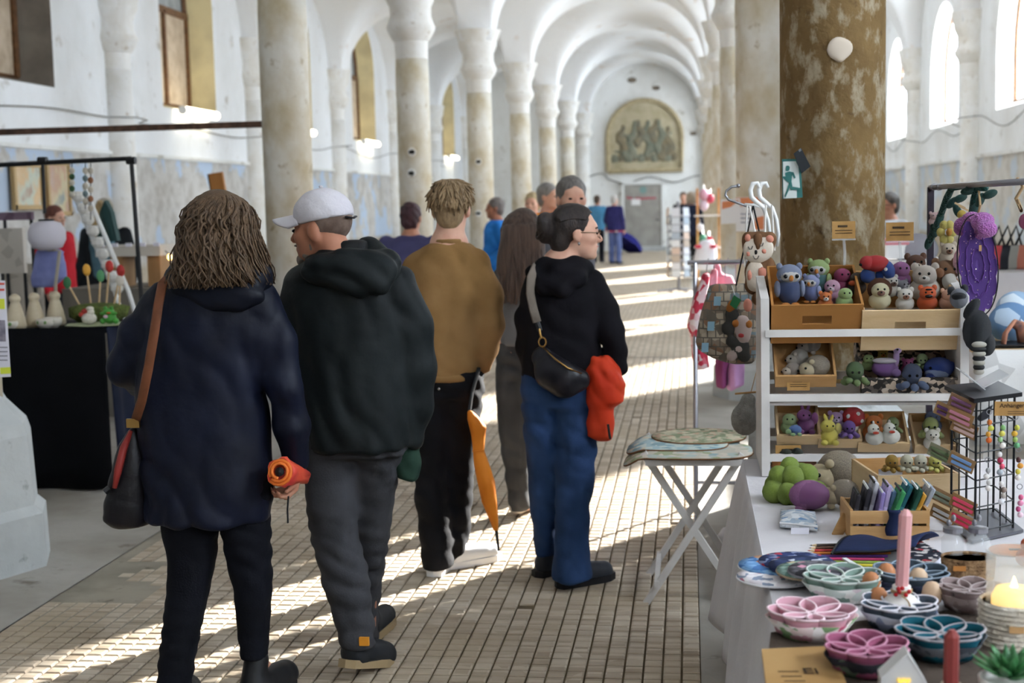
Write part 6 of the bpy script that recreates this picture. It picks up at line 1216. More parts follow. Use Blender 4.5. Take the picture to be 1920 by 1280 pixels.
# ---------------------------------------------------------------- black wire stand with key rings
A,B_,C_,D_ = [V(*q) for q in ((1783,990,4.06),(1828,1000,3.84),(1899,990,3.94),(1862,985,4.14))]
for q in (A,B_,C_,D_): q.z = TZ+.012
zt_ = V(1830,752,3.84).z
t = wire = thing('wire_stand','black wire display stand hung with key rings and hair clips','stand',(B_.x,B_.y,TZ+.008))
up = Vector((0,0,zt_-TZ-.012))
for q in (A,B_,C_,D_): MB().tube([q,q+up],.0035,6).build('post',M_black,t)
for (p,q) in ((A,B_),(B_,C_),(C_,D_),(D_,A)):
    for f_ in (.04,.22,.42,.62,.82): MB().tube([p+up*f_,q+up*f_],.0022,5).build('cross_wire',M_black,t)
    for g_ in (.33,.66): MB().tube([p.lerp(q,g_),p.lerp(q,g_)+up],.0018,5).build('mesh_wire',M_black,t)
ctr = (A+B_+C_+D_)/4
MB().hexa([ctr+(v-ctr)*1.25+up for v in (A,B_,C_,D_)],[ctr+(v-ctr)*1.25+up+Vector((0,0,.012)) for v in (A,B_,C_,D_)]).build('top_plate',M_black,t)
MB().hexa([ctr+(v-ctr)*1.35-Vector((0,0,.004)) for v in (A,B_,C_,D_)],[ctr+(v-ctr)*1.35+Vector((0,0,.004)) for v in (A,B_,C_,D_)]).build('base_plate',mat('grey base','5c5c62',.5),t)
t = thing('header_card','kraft header card lettered Anhänger on top of the wire stand','sign',V(1895,766,3.83)); c = V(1900,766,3.8)
MB().box(c,(.1,.003,.038),rot=(0,.03,.12)).build('card',M_kraft,t); text('Anhänger',.017,c+Vector((-.004,-.004,.004)),(PI/2,0,.12),M_ink,t)
for k in range(2): MB().box(c+Vector((0,-.003,-.007-.006*k)),(.07,.0006,.0015)).build('text_line',M_ink,t)
t = thing('acrylic_tent','clear folded acrylic tent lying on top of the wire stand','display',V(1850,740,3.95)); q0 = ctr+up+Vector((-.01,0,.014))
M_acr2 = mat('bright acrylic','f4f6f8',.1,alpha=.55,spec=.7)
for r,dx in ((.7,-.028),(-.5,.03)): MB().box(q0+Vector((dx,0,.028)),(.075,.12,.003),rot=(0,r,0)).build('acrylic_panel',M_acr2,t)
cards_ = [(1803,757,'8a6a50'),(1776,772,'a8845c'),(1800,782,'9c7850'),(1808,803,'a07c56'),(1764,850,'8c8a70'),(1803,866,'9c7a54'),(1768,932,'a88460'),(1806,945,'9a784e'),(1768,965,'94744e'),(1804,975,'a88460')]
clip_c = ['7a5470','6c4a78','c08090','c8a8a0','6c7a58','7a9cc8','8c9480','d8506a','c8ccd0','c83a58']
for k,(px,py,cc_) in enumerate(cards_):
    Yc = 3.95 if px<1790 else 3.86; c = V(px,py,Yc); t = thing('hair_clip_card','kraft card with %s hair clips, %s on the wire stand'%(['plum','violet','rose','cream','olive','blue','sage','pink','silver','red'][k],['topmost','second','third','fourth','fifth','sixth','seventh','eighth','ninth','lowest'][k]),'hair clip',c-Vector((0,0,.02)),'hair clip cards on the wire stand')
    R_ = Euler((0,.35,-.6)).to_matrix(); MB().box(c,(.075,.002,.038),rot=R_).build('card',mat('card '+cc_,cc_,.8),t)
    for z in (.006,-.009): MB().box(c+Vector((-.002,-.004,z)),(.06,.005,.009),rot=R_,bev=.002).build('clip',fab('clip '+clip_c[k],clip_c[k]),t)
beads = [(1855,790,['d87a3a','c8c850','e0a040','d86a30']),(1878,800,['88b878','d8d060','98c088','e8e0d8']),(1904,800,['c8c850','e0b040','98b860','6aa878']),(1852,880,['a8a8a8','e8e4e0','dcd8d4','e8e4e0']),(1876,850,['e0dcd8','b83a58','d8506a','a8b0b8']),(1880,905,['d8d4d0','8c7a70','b0a8a0','e0e0e4']),(1910,860,['5a3a38','d8943c','d8c850','e0d8d0']),(1912,930,['d86a90','e090b0','c05080','e8c8d4'])]
for k,(px,py,cs) in enumerate(beads):
    Yb = 3.84 if px<1890 else 3.86; t = thing('key_ring','key ring of %s beads hanging on the wire stand'%['orange','green and yellow','yellow','white cube','red bow','silver owl','brown and yellow','pink'][k],'key ring',V(px,py+36,Yb),'bead key rings')
    MB().tube([V(px,py-18,Yb)+Vector((.007*math.cos(q),0,.007*math.sin(q))) for q in np.linspace(0,6.28,13)],.0012,5).build('ring',M_metal,t)
    for i,c1 in enumerate(cs):
        o = inst('bead',sph(mat('bead '+c1,c1,.3)),t,(.004*math.sin(i*2+k),0,(36-(2+11*i))/675-.0),(.0085 if i%2 else .007,.007,.008))
# ---------------------------------------------------------------- rail with hanging toys
Yr_ = 5.3
t = thing('hanging_rail','grey steel rail on a dark post with knitted hangings','rail',V(1745,470,Yr_)); YR = lambda px: 5.3-(px-1745)/215.0
a_ = V(1745,351,Yr_); b_ = V(1960,338,4.3)
MB().tube([a_,b_],.0105,12).build('rail',M_metal,t,smooth=True); MB().box((a_.x,a_.y,a_.z/2),(.022,.022,a_.z)).build('post',mat('dark plum post','2c2430',.5),t)
for x in (1752,1765): q = a_.lerp(b_,(x-1745)/215); MB().lathe([(.013,-.006),(.013,.006)],q,12,axis=(b_-a_).normalized()).build('rail_ring',M_metal,t)
def on(px,py,dy=-.02): return V(px,py,YR(px)+dy)
t = thing('leaf_garland','dark green knitted leaf garland looped over the rail','garland',on(1790,360))
M_gl = kn('12403a','1a4f46'); pts = [(1805,350),(1785,352),(1775,372),(1765,400),(1755,425),(1746,445),(1741,460)]
MB().tube([on(*q) for q in pts],[.009,.012,.013,.012,.013,.014,.008],8).build('vine',M_gl,t,smooth=True)
for i,(px,py,a) in enumerate(((1741,455,.3),(1751,432,-.3),(1762,410,.4),(1800,372,1.2),(1815,358,1.4),(1826,395,.2),(1838,375,.4),(1856,364,1.2),(1785,380,.8),(1795,395,-.4),(1822,350,1.0))): inst('leaf',sph(M_gl),t,on(px,py,-.03)-wloc(t),(.014,.009,.026),(0,a,0))
MB().tube([on(1848,352),on(1832,352),on(1826,372),on(1822,400)],.012,8).build('vine',M_gl,t,smooth=True)
inst('yellow_bud',sph(kn('d8b850')),t,on(1803,402,0)-wloc(t),(.016,.012,.016))
t = thing('clothes_pegs','small wooden clothes pegs clipped on the garland','peg',on(1800,385)); 
for k in (0,1): MB().box(on(1800+8*k,385+6*k,-.05),(.04,.006,.006),rot=(0,.5,0)).build('peg',M_wood2,t)
blob('knitted_bunny','pale pink knitted bunny hanging from the rail behind the yellow flower',1752,410,YR(1752)+.02,.03,'dcb8b4','eee0dc',0,True,False)
toy('knitted_flower','yellow knitted daffodil hanging from the rail',1775,435,YR(1775)-.03,.042,[('petal',kn('e0cf70'),(.4*math.cos(k),-.05,.55*math.sin(k)),(.3,.2,.34)) for k in (0,1.05,2.1,3.14,4.2,5.2)]+[('trumpet',kn('d8942c'),(.1,-.35,.0),(.22,.25,.28))])
blob('knitted_squirrel','cream faced knitted squirrel hanging below the daffodil',1778,475,YR(1778)-.02,.046,'dccbb4','8a5c40',0,True,True)
t = thing('twine_loop_pompom','twine loop tied round the rail at the picture edge','cord',on(1912,400))
MB().tube([on(1908,335,-.03),on(1918,350,-.03),on(1905,372,-.03),on(1915,395,-.03),on(1908,375,-.03)],.006,6).build('twine_loop',mat('twine','b99a74',.9),t,smooth=True); inst('pompom',sph(kn('b0567c')),t,on(1921,415,-.03)-wloc(t),(.018,.018,.024))
t = thing('purple_scarf','lilac crochet bow and scarf hanging from the rail','scarf',on(1820,500)); s = SDF(.02)
for q in ((1808,420,.034),(1822,412,.036),(1842,415,.04),(1850,430,.036),(1805,430,.03),(1838,440,.03)): s.ell(on(q[0],q[1],-.06),(q[2],q[2]*.6,q[2]*.8))
s.build(.008,'bow',kn('b070a8','a060a0'),t); s = SDF(.02); s.loft([ring(q,YR(1815)-.06) for q in ((440,1808,1835,.02),(470,1790,1830,.025),(500,1786,1825,.025),(515,1790,1815,.02))]); s.disp = folds(.004,20,10,10,0.); s.build(.009,'scarf_end',mat('rose knit','c8a0a8',.95,'b88c98',20,bump=.5,bscale=150),t)
MB().tube([on(1835,350),on(1838,385,-.06),on(1832,410,-.07),on(1840,440,-.08)],.004,6).build('cord',MATS['twine'],t)
# dream catcher: hoop with a lace doily
t = thing('dream_catcher','purple lace dream catcher in a thin black hoop hanging from the rail','dream catcher',on(1833,590)); c = on(1833,497,-.09); k_ = 1/pxm(YR(1833)-.09); ax_,bz = 35*k_,93*k_
sl_ = Vector((-.02,0,0))
MB().tube([c+Vector((ax_*math.cos(q)-.012*math.sin(q),-.01*math.cos(q),bz*math.sin(q))) for q in np.linspace(0,6.2832,40)],.0022,6).build('hoop',M_black,t,smooth=True)
def doily(u,v):
    q = 2*math.pi*u; sc_ = .86+.10*abs(math.cos(6*q)); return c+Vector((ax_*v*sc_*math.cos(q)-.012*v*math.sin(q),-.004,bz*v*sc_*math.sin(q)))
lace = bpy.data.materials.new('purple lace'); lace.use_nodes = True; nt = lace.node_tree; N = nt.nodes; L = nt.links; b = N['Principled BSDF']; b.inputs['Base Color'].default_value = lin('4a2f72'); b.inputs['Roughness'].default_value = .9
tc = N.new('ShaderNodeTexCoord'); v_ = N.new('ShaderNodeTexVoronoi'); v_.inputs['Scale'].default_value = 95; L.new(tc.outputs['Object'],v_.inputs['Vector']); gt = N.new('ShaderNodeMath'); gt.operation = 'GREATER_THAN'; gt.inputs[1].default_value = .22; L.new(v_.outputs[0],gt.inputs[0]); L.new(gt.outputs[0],b.inputs['Alpha'])
MB().grid(doily,49,9,.002).build('lace_doily',lace,t); MB().tube([doily(i/96,1) for i in range(97)],.003,5).build('scalloped_edge',mat('purple yarn','5a3a80',.95),t,smooth=True)
for v in (.35,.65): MB().tube([doily(i/48,v)+Vector((0,-.003,0)) for i in range(49)],.0026,5).build('lace_ring',MATS['purple yarn'],t,smooth=True)
for k in range(8): MB().tube([doily(k/8,1),c+Vector((ax_*math.cos(k*PI/4)-.012*math.sin(k*PI/4),0,bz*math.sin(k*PI/4)))],.0012,4).build('tie_thread',MATS['purple yarn'],t)
MB().tube([on(1833,405,-.09),on(1838,440,-.09)],.002,5).build('cord',MATS['twine'],t); MB().box(on(1838,465,-.1),(.008,.004,.02)).build('wooden_bead',M_wood,t)
# hanging raccoon
toy('knitted_raccoon','black knitted raccoon with a striped tail hanging at the rack side',1832,620,YF-.16,.08,[('body',kn('141820','1a2028'),(0,0,0),(.48,.4,.72)),('hip',kn('141820'),(.3,-.05,-.45),(.3,.3,.4)),('arm',kn('141820'),(-.2,-.1,.75),(.2,.2,.4),(0,.6,0)),('head',kn('7d8088'),(-.62,-.1,1.1),(.3,.3,.34)),('mask',kn('12141a'),(-.65,-.3,1.18),(.24,.12,.14)),('ear',kn('2a2c32'),(-.85,0,1.35),(.13,.08,.15)),('ear',kn('2a2c32'),(-.42,0,1.42),(.13,.08,.15))]+[('tail_ring',kn('16181e') if k%2 else kn('dcd6c8'),(-.02,-.45,-.42-.15*k),(.25-.012*k,.2,.11)) for k in range(7)])
# ---------------------------------------------------------------- bags and hangers at the rack side
Yb = 5.35
t = thing('tote_bag','large patterned tote bag with a portrait print hanging at the rack side','bag',V(1365,680,Yb))
s = SDF(.02); s.loft([ring(q,Yb) for q in ((532,1330,1425,.06),(560,1322,1424,.1),(600,1312,1422,.12),(640,1304,1422,.12),(655,1310,1422,.11),(670,1335,1418,.1),(682,1372,1412,.05))],p=3); s.disp = folds(.003,10,6,8,.6)
def mosaic():
    m = bpy.data.materials.new('mosaic print'); m.use_nodes = True; nt = m.node_tree; N = nt.nodes; L = nt.links; b = N['Principled BSDF']; b.inputs['Roughness'].default_value = .8
    tc = N.new('ShaderNodeTexCoord'); v = N.new('ShaderNodeTexBrick'); v.inputs['Scale'].default_value = 16; v.inputs['Brick Width'].default_value = .5; v.inputs['Row Height'].default_value = .55; v.inputs['Mortar Size'].default_value = .04
    mp = N.new('ShaderNodeMapping'); mp.inputs['Rotation'].default_value = (PI/2,0,0); L.new(tc.outputs['Object'],mp.inputs[0]); L.new(mp.outputs[0],v.inputs['Vector'])
    n = N.new('ShaderNodeTexVoronoi'); n.inputs['Scale'].default_value = 26; L.new(tc.outputs['Object'],n.inputs['Vector']); sp = N.new('ShaderNodeSeparateColor'); L.new(n.outputs['Color'],sp.inputs[0])
    cr = N.new('ShaderNodeValToRGB'); cr.color_ramp.interpolation = 'CONSTANT'; e = cr.color_ramp.elements; cols = ['8a7c6c','a89a86','6e6458','9a8672','b4a692','7a8a90','8c6a52']
    e[0].color = lin(cols[0]); e[1].position = .86; e[1].color = lin(cols[-1])
    for i,c in enumerate(cols[1:-1],1): q = e.new(i/7); q.color = lin(c)
    L.new(sp.outputs[0],cr.inputs[0]); L.new(cr.outputs[0],v.inputs['Color1']); L.new(cr.outputs[0],v.inputs['Color2']); v.inputs['Mortar'].default_value = lin('6a6258'); L.new(v.outputs[0],b.inputs['Base Color']); return m
s.build(.011,'bag_body',mosaic(),t)
def lump(nm,pxs,m,d=.012,Y=Yb-.062):
    s = SDF(.012)
    for px,py,r in pxs: s.ell(V(px,py,Y),(r/pxm(Y),d,r/pxm(Y)))
    s.build(.007,nm,m,t)
lump('printed_hair',[(1372,590,14),(1366,615,14),(1372,640,12),(1390,650,16),(1380,660,10),(1396,668,12)],mat('dark portrait print','3c3a36',.8)); lump('printed_face',[(1393,618,17),(1394,632,13),(1392,604,14),(1385,655,14),(1372,668,10)],mat('pale portrait print','b8a49c',.8),.014)
lump('printed_glasses',[(1380,606,9),(1402,608,9)],mat('amber print','a8672c',.8),.017); lump('printed_lips',[(1388,628,6),(1393,628,5)],mat('red lip print','b03c3c',.8),.018); lump('printed_flower',[(1373,572,9),(1380,566,9),(1368,580,7)],mat('amber print','a8672c',.8),.014)
for px,py in ((1345,565),(1333,612),(1322,652)): plate('blue_patch',[(px-6,py-9),(px+7,py-9),(px+6,py+8),(px-7,py+8)],mat('light blue patch','8fb4c8',.8),t,Yb-.078,.01)
plate('green_label',[(1376,553),(1390,562),(1380,580),(1368,571)],mat('green label','2f7a4c',.7),t,Yb-.085,.003)
MB().tube([V(1378,552,Yb-.08),V(1372,535,Yb-.06)],.0015,4).build('label_string',M_white,t)
for px in ((1368,1392),(1412,1418)): MB().tube([V(px[0]+12,535,Yb-.02),V(px[1],480,Yb-.02),V(px[1]+8,445,Yb),V(1412,385,5.3)],.013,6,flat=.25).build('strap',mat('black webbing','17171a',.8),t)
Yk = 5.2; t = thing('fox_bag','child fox shaped cloth bag with closed eyes hanging on cords','bag',V(1415,570,Yk))
M_fb = fab('brown felt','6b4c34','7a583e'); M_fc = fab('cream felt','cdbfae','d8ccbc'); M_fp = fab('coral felt','cf8a76')
def felt(nm,pxs,m,Y,d=.014,h=.006,par=None):
    s = SDF(.012)
    for px,py,rx,rz in pxs: s.ell(V(px,py,Y),(rx/pxm(Y),d,rz/pxm(Y)))
    return s.build(h,nm,m,par or t)
felt('fox_head',[(1422,462,30,29),(1402,448,11,14),(1444,448,12,14),(1422,478,20,16)],M_fb,Yk,.022); felt('face',[(1410,468,17,22),(1433,466,18,22),(1420,480,17,14)],M_fc,Yk-.016,.014); felt('forehead',[(1421,447,9,12),(1421,460,5,12)],M_fb,Yk-.026,.008)
felt('ear_lining',[(1402,446,6,8)],M_fp,Yk-.018); felt('ear_lining',[(1443,448,8,8)],M_fp,Yk-.018); felt('cheek',[(1403,476,5,6)],M_fp,Yk-.027,.006); felt('cheek',[(1432,471,6,6)],M_fp,Yk-.028,.006); felt('nose',[(1417,473,4,6)],E_,Yk-.03,.006)
felt('fox_body',[(1418,510,22,30),(1416,535,20,18),(1440,520,18,40)],M_fb,Yk+.01,.03); felt('belly',[(1416,515,18,28),(1416,535,14,12)],M_fc,Yk-.016,.014); felt('paw',[(1405,516,5,11)],M_fp,Yk-.028,.006); felt('paw',[(1429,511,9,11)],M_fp,Yk-.028,.006); felt('tail',[(1402,572,9,14)],M_fp,Yk-.04,.008); felt('tail_fur',[(1425,560,16,14)],M_fb,Yk-.01,.02)
for px,py in ((1407,465),(1427,459)): MB().tube([V(px-4,py-3,Yk-.033),V(px-2,py+2,Yk-.034),V(px+2,py+2,Yk-.034),V(px+4,py-4,Yk-.033)],.0016,5).build('closed_eye',M_black,t)
MB().tube([V(1412,479,Yk-.033),V(1415,485,Yk-.034),V(1420,485,Yk-.034),V(1423,479,Yk-.033)],.0014,5).build('smile',M_black,t)
for a0,b0 in (((1396,500),(1401,384)),((1416,436),(1405,386)),((1434,440),(1436,384)),((1452,470),(1447,384))): MB().tube([V(*a0,Yk),V(*b0,Yk+.03)],.004,6).build('cord',mat('white cord','e0dcd6',.8),t)
# hangers
Yh = 5.3; t = thing('clothes_hanger','thin metal hanger hook with a small ball end','hanger',V(1400,385,Yh)); MB().tube([V(*q,Yh) for q in ((1383,349),(1372,350),(1362,358),(1360,366),(1366,374),(1385,381),(1405,388))],.005,8).build('hook',M_metal,t,smooth=True); inst('ball_end',sph(M_metal),t,V(1384,348,Yh)-wloc(t),(.008,.008,.008))
for k,(dx,lab) in enumerate(((0,'nearer'),(16,'further'))):
    t = thing('clothes_hanger','white plastic hanger, %s of the pair above the fox bag'%lab,'hanger',V(1420+dx,390,Yh+.03*k)); MB().tube([V(x+dx,y,Yh+.03*k) for x,y in ((1424,352),(1420,343),(1412,344),(1407,356),(1409,370),(1420,380),(1432,390),(1440,412),(1444,440),(1441,462))],[.006,.008,.009,.009,.009,.009,.008,.007,.006,.005],8).build('hook',M_white,t,smooth=True)
    MB().tube([V(1396+dx,383,Yh+.03*k),V(1412+dx,384,Yh+.03*k),V(1428+dx,388,Yh+.03*k)],.006,6).build('arm',M_white,t,smooth=True)
# grey wool hanging ball
t = thing('wool_bird','grey fluffy felt bird hanging on a twig below the tote bag','soft toy',V(1396,818,5.2)); s = SDF(.02); s.ell(V(1397,785,5.2),(.052,.045,.062)); s.ell(V(1403,750,5.2),(.028,.026,.026)); s.disp = folds(.004,60,60,60,.3); s.build(.008,'body',mat('grey wool','8a8680',1,'a09c95',40,bump=.9,bscale=200),t); MB().tube([V(1378,738,5.2),V(1424,734,5.2)],.004,6).build('twig',M_wood,t); MB().tube([V(1408,735,5.2),V(1420,690,5.15),V(1440,610,5.0)],.002,4).build('twine',MATS['twine'],t)
# ---------------------------------------------------------------- folding table with place mats
t = thing('folding_table','white folding table with crossed legs beside the aisle','table',G(1300,1010)); zt2 = .62
fa,fb_,fc,fd = G(1245,872,zt2),G(1412,850,zt2),G(1420,812,zt2),G(1200,835,zt2)
c_ = (fa+fb_+fc+fd)/4; X_a,X_b = -.19,.215; Ya,Yb2 = 5.72,6.3
MB().box(((X_a+X_b)/2,(Ya+Yb2)/2,zt2-.012),(X_b-X_a,Yb2-Ya,.024)).build('tabletop',M_rack,t)
gA,gB = G(1215,1065),G(1283,1102)     # feet on the aisle side
for y in (Ya+.06,Yb2-.06):
    MB().box(((gA.x+X_b)/2+.0,y,zt2/2),(.028,.03,.77),rot=(0,math.atan2(X_b-.02-(-.2),zt2),0)).build('leg',M_rack,t); MB().box(((gA.x+X_b)/2+.0,y+.035,zt2/2),(.028,.03,.77),rot=(0,-math.atan2(X_b-.02-(-.2),zt2),0)).build('leg',M_rack,t)
for x,z in ((-.15,.08),(.17,.08)): MB().box((x,(Ya+Yb2)/2,z),(.02,Yb2-Ya-.06,.03)).build('stretcher',M_rack,t)
mats_ = [(1290,852,118,'woven place mat with brown edge, lowest on the folding table',printm('map print','c9c4b4','b8c4bc','d8cfc0','9ab0b4','a8b08c',s=24),0),(1270,835,95,'light blue printed place mat on the folding table',printm('blue map print','a8c4c8','c8d4cc','d8d0b8','88a8b0',s=30),.2),(1310,818,90,'oval leafy green place mat lying on top on the folding table',printm('leaf print','8a9474','b0b094','d0c8ac','6c7c60','c8a890',s=40),.1)]
for k,(px,py,r,lab,m,a) in enumerate(mats_):
    c = G(px,py,zt2); c.z = zt2+.003+.006*k; c.y = min(max(c.y,Ya+.18),Yb2-.1); R = r/pxm(6.1); t = thing('place_mat',lab,'place mat',c,'place mats on the folding table')
    def pm(u,v,c=c,R=R,k=k): q = 2*math.pi*u; n_ = 3.2 if k<2 else 2.2; cx_ = math.copysign(abs(math.cos(q))**(2/n_),math.cos(q)); sy_ = math.copysign(abs(math.sin(q))**(2/n_),math.sin(q)); dr = -.05*max(0,-(cx_*v*R+c.x-X_a)-.02)/.1 if c.x+cx_*v*R<X_a else 0; return c+Vector((cx_*v*R,sy_*v*.2,.004+dr*(1.4 if k==0 else 1)))
    MB().grid(pm,36,6,.004,closeu=True).build('mat',m,t,smooth=True); MB().tube([pm(i/36,1) for i in range(37)],.004,5).build('binding',mat('brown binding','7a5434',.8),t,smooth=True)
# ---------------------------------------------------------------- clothes rail with pink clothes
Yc = 7.4; t = thing('clothes_rail','grey metal clothes rail carrying small pink garments','clothes rail',V(1310,800,Yc)); za = V(1310,492,Yc).z
xa,xb = V(1300,500,Yc).x, V(1425,500,Yc).x
gA = G(1290,850); 
for x in (xa,xb):
    for dy in (-.3,.25): MB().tube([(x+.0,Yc+dy,0.012),(x+.01,Yc,za)],.012,8).build('leg',M_metal,t)
    MB().tube([(x,Yc-.3,.03),(x,Yc+.25,.03)],.012,8).build('foot_bar',M_metal,t)
MB().tube([(xa-.03,Yc,za),(xb+.03,Yc,za)],.012,8).build('rail',M_metal,t); MB().tube([(xa,Yc+.2,.14),(xb,Yc+.2,.14)],.01,8).build('lower_bar',M_metal,t)
P_red = printm('red white print','c83a50','e8c8cc','d86a78','f0e0e0',s=30); P_pnk = fab('bright pink cotton','e08a9c','e8a0ae'); P_mag = fab('plum cotton','7a3a64','8a4874'); P_lil = fab('lilac cotton','b88ab8','c89ac8')
for k,(lab,m,pxs,dy) in enumerate((('red and white printed child dress at the end of the rail',P_red,((512,1318,1332,.1),(560,1300,1325,.14),(610,1288,1318,.16),(640,1296,1322,.14),(690,1300,1330,.12)),-.02),('plain pink child dress behind the printed one',P_pnk,((505,1335,1345,.1),(540,1322,1342,.14),(600,1304,1330,.18),(650,1300,1326,.18)),.08),('pink child blouse hanging on the rail above the tote bag',P_pnk,((495,1338,1352,.06),(512,1338,1352,.06),(516,1330,1372,.1),(535,1328,1380,.14),(560,1330,1378,.14)),.3),('plum skirt hanging below the tote bag',P_mag,((560,1350,1370,.1),(640,1345,1372,.14),(690,1342,1366,.16),(726,1343,1362,.16)),.25),('lilac skirt hanging beside the plum one',P_lil,((560,1368,1392,.1),(640,1366,1394,.14),(690,1362,1396,.16),(720,1364,1394,.16),(730,1364,1376,.12)),.25))):
    t = thing('child_garment',lab,'garment',V((pxs[-1][1]+pxs[-1][2])/2,pxs[-1][0],Yc+dy),'garments on the clothes rail'); s = SDF(.02); s.loft([ring(q,Yc+dy) for q in pxs]); s.disp = folds(.008,34,12,3,k); s.build(.012,'cloth',m,t)
    c = V((pxs[0][1]+pxs[0][2])/2,pxs[0][0],Yc+dy); MB().tube([c,Vector((c.x,c.y,max(c.z,za-.03))),Vector((c.x+.01,Yc,za+.02))],.003,5).build('hanger_hook',M_metal,t)

t = thing('white_bundle','crumpled white cloth bundle on the floor behind the folding table','bundle',G(1388,1030)); q = G(1388,1025); s = SDF(.03)
for dx,dy,r in ((-.05,0,.06),(.03,.03,.07),(.08,-.02,.05),(0,-.04,.045)): s.ell(q+Vector((dx,dy,r*.8)),(r,r,r*.8))
s.cut.append(lambda x,y,z: .004-z); s.disp = folds(.008,24,24,24,.3); s.build(.012,'cloth',M_cloth,t)
# ---------------------------------------------------------------- ceramics stall by the long wall
YT = 8.0; ZT_ = V(120,618,YT).z; XA,XB,YA,YB_ = -5.1,V(207,800,YT).x,YT,8.75
M_blk = fab('black cloth','07080b','0c0d11',.1,60); M_nvc = fab('dark navy cloth','161c2e','1c2338',.1,60)
t = thing('black_table','ceramics table covered to the floor with a black cloth','table',((XA+XB)/2,(YA+YB_)/2,0))
MB().box(((XA+XB)/2,(YA+YB_)/2,ZT_-.012),(XB-XA,YB_-YA,.024)).build('tabletop',M_blk,t)
MB().grid(lambda u,v: Vector((XA+(XB-XA)*u,YA-.006-.02*v*math.sin(u*23)-.015*v,ZT_*(1-v)+.012)),60,8,.004).build('front_drape',M_blk,t,smooth=True)
MB().grid(lambda u,v: Vector((XB+.006+.02*v*(1+math.sin(u*19))+.02*v,YA+(YB_-YA)*u,ZT_*(1-v)+.012)),40,8,.004).build('side_drape',M_nvc,t,smooth=True)
for x in (XA+.1,XB-.1):
    for y in (YA+.1,YB_-.1): MB().box((x,y,ZT_/2-.02),(.04,.04,ZT_-.04)).build('leg',M_black,t)
def tp(px,py): q = G(px,py,ZT_); q.y = min(max(q.y,YA+.06),YB_-.06); r = V(px,py,q.y); r.z = ZT_; return r
M_cer = mat('beige ceramic glaze','cdbfa4',.45,'b8a88a',8,bump=.1); M_cer2 = mat('white ceramic glaze','ded8cc',.4,'c8c0b0',8)
for k,(px,h_,lab) in enumerate(((30,.21,'nearest the column'),(66,.21,'middle one'),(105,.2,'furthest from the column'))):
    g = tp(px,612-6*k); g.y = YA+.12+.12*k; g.x = V(px,600,g.y).x; MB().lathe([(.062,0),(.064,.02),(.05,.09),(.033,.15),(.026,.165),(.034,.175),(.036,.19),(.028,.205),(.01,.215),(0,.216)],g,20).build('ceramic_figure',M_cer,loc=g,smooth=True,label='cone shaped beige ceramic figure with a knob, %s'%lab,cat='ceramic figure',group='cone shaped ceramic figures')
for k,(px,py,r,lab) in enumerate(((20,612,.05,'flower painted ceramic cup at the table edge'),(85,612,.055,'white round ceramic bowl in front of the cones'),(98,600,.06,'wide white ceramic bowl behind the round one'))):
    g = tp(px,py); g.y = YA+.07+.05*k; g.x = V(px,py,g.y).x; o = thing('ceramic_bowl',lab,'bowl',g); MB().lathe([(r*.5,0),(r*.95,r*.4),(r,r*.8),(r*.92,r*1.05),(r*.84,r*1.0),(r*.8,r*.5),(0,r*.3)],g,20).build('bowl',M_cer2,o,smooth=True)
    for q in range(3): MB().ell(g+Vector((r*.6*math.cos(q*1.2-2.2),r*.95*math.sin(q*1.2-2.2)*.6-.02,r*.7)),(.014,.006,.012)).build('painted_leaf',mat('leaf green','6a8c4a',.6),o)
g = tp(190,608); g.y = YA+.16; g.x = V(182,608,g.y).x
o = thing('leaf_plate','flat pale green leaf shaped plate under the ceramic frog and hen','plate',g); MB().lathe([(.19,.014),(.2,.018),(.19,.022),(.0,.012),(0,0)],g,32,sy=.75,wob=lambda t_,z:1+.05*math.sin(7*t_)).build('plate',mat('pale green glaze','b4bd98',.5,'98a47c',8),o,smooth=True)
g2 = g+Vector((.085,0,.02)); s = .05
o = toy('ceramic_frog','bright green ceramic frog with a pink flower on the leaf plate',0,0,0,s,[('body',mat('frog green','3f8c38',.4,'5aa648',8),(0,0,.7),(.85,.7,.7)),('head',MATS['frog green'],(0,-.2,1.5),(.7,.6,.45)),('eye',MATS['frog green'],(-.4,-.3,1.95),(.25,.25,.25)),('eye',MATS['frog green'],(.4,-.3,1.95),(.25,.25,.25)),('leg',MATS['frog green'],(-.85,-.2,.35),(.35,.5,.35)),('leg',MATS['frog green'],(.85,-.2,.35),(.35,.5,.35)),('arm',MATS['frog green'],(-.75,-.35,1.3),(.4,.2,.2)),('arm',MATS['frog green'],(.75,-.35,1.3),(.4,.2,.2)),('mouth',mat('orange glaze','c85a30',.5),(.15,-.72,1.4),(.3,.1,.12)),('flower',mat('pink glaze','d8b0c8',.5),(-.2,-.75,.95),(.3,.12,.2))],at=g2,cat='ceramic figure')
o = toy('ceramic_hen','cream ceramic hen with red comb on the leaf plate',0,0,0,.05,[('body',M_cer2,(0,0,.7),(.95,.8,.75)),('neck',M_cer2,(.3,-.1,1.5),(.45,.4,.45)),('head',M_cer2,(.2,-.1,1.95),(.5,.4,.28)),('comb',mat('red glaze','a83a30',.5),(-.5,0,1.6),(.5,.25,.35)),('tail',MATS['red glaze'],(-.9,0,1.2),(.45,.3,.35))],at=g+Vector((-.04,-.02,.02)),cat='ceramic figure')
g = V(185,575,8.5); g.z = ZT_; o = thing('moss_planter','mossy planter stuck with painted carrots and red flowers behind the frog','planter',g)
MB().lathe([(.1,0),(.15,.04),(.16,.1),(.1,.12),(0,.13)],g,24,sx=1.2,wob=lambda t_,z:1+.06*math.sin(9*t_+z*50)).build('moss',mat('moss','4f5a2c',1,'6c7a3c',30,bump=1,bscale=90),o,smooth=True)
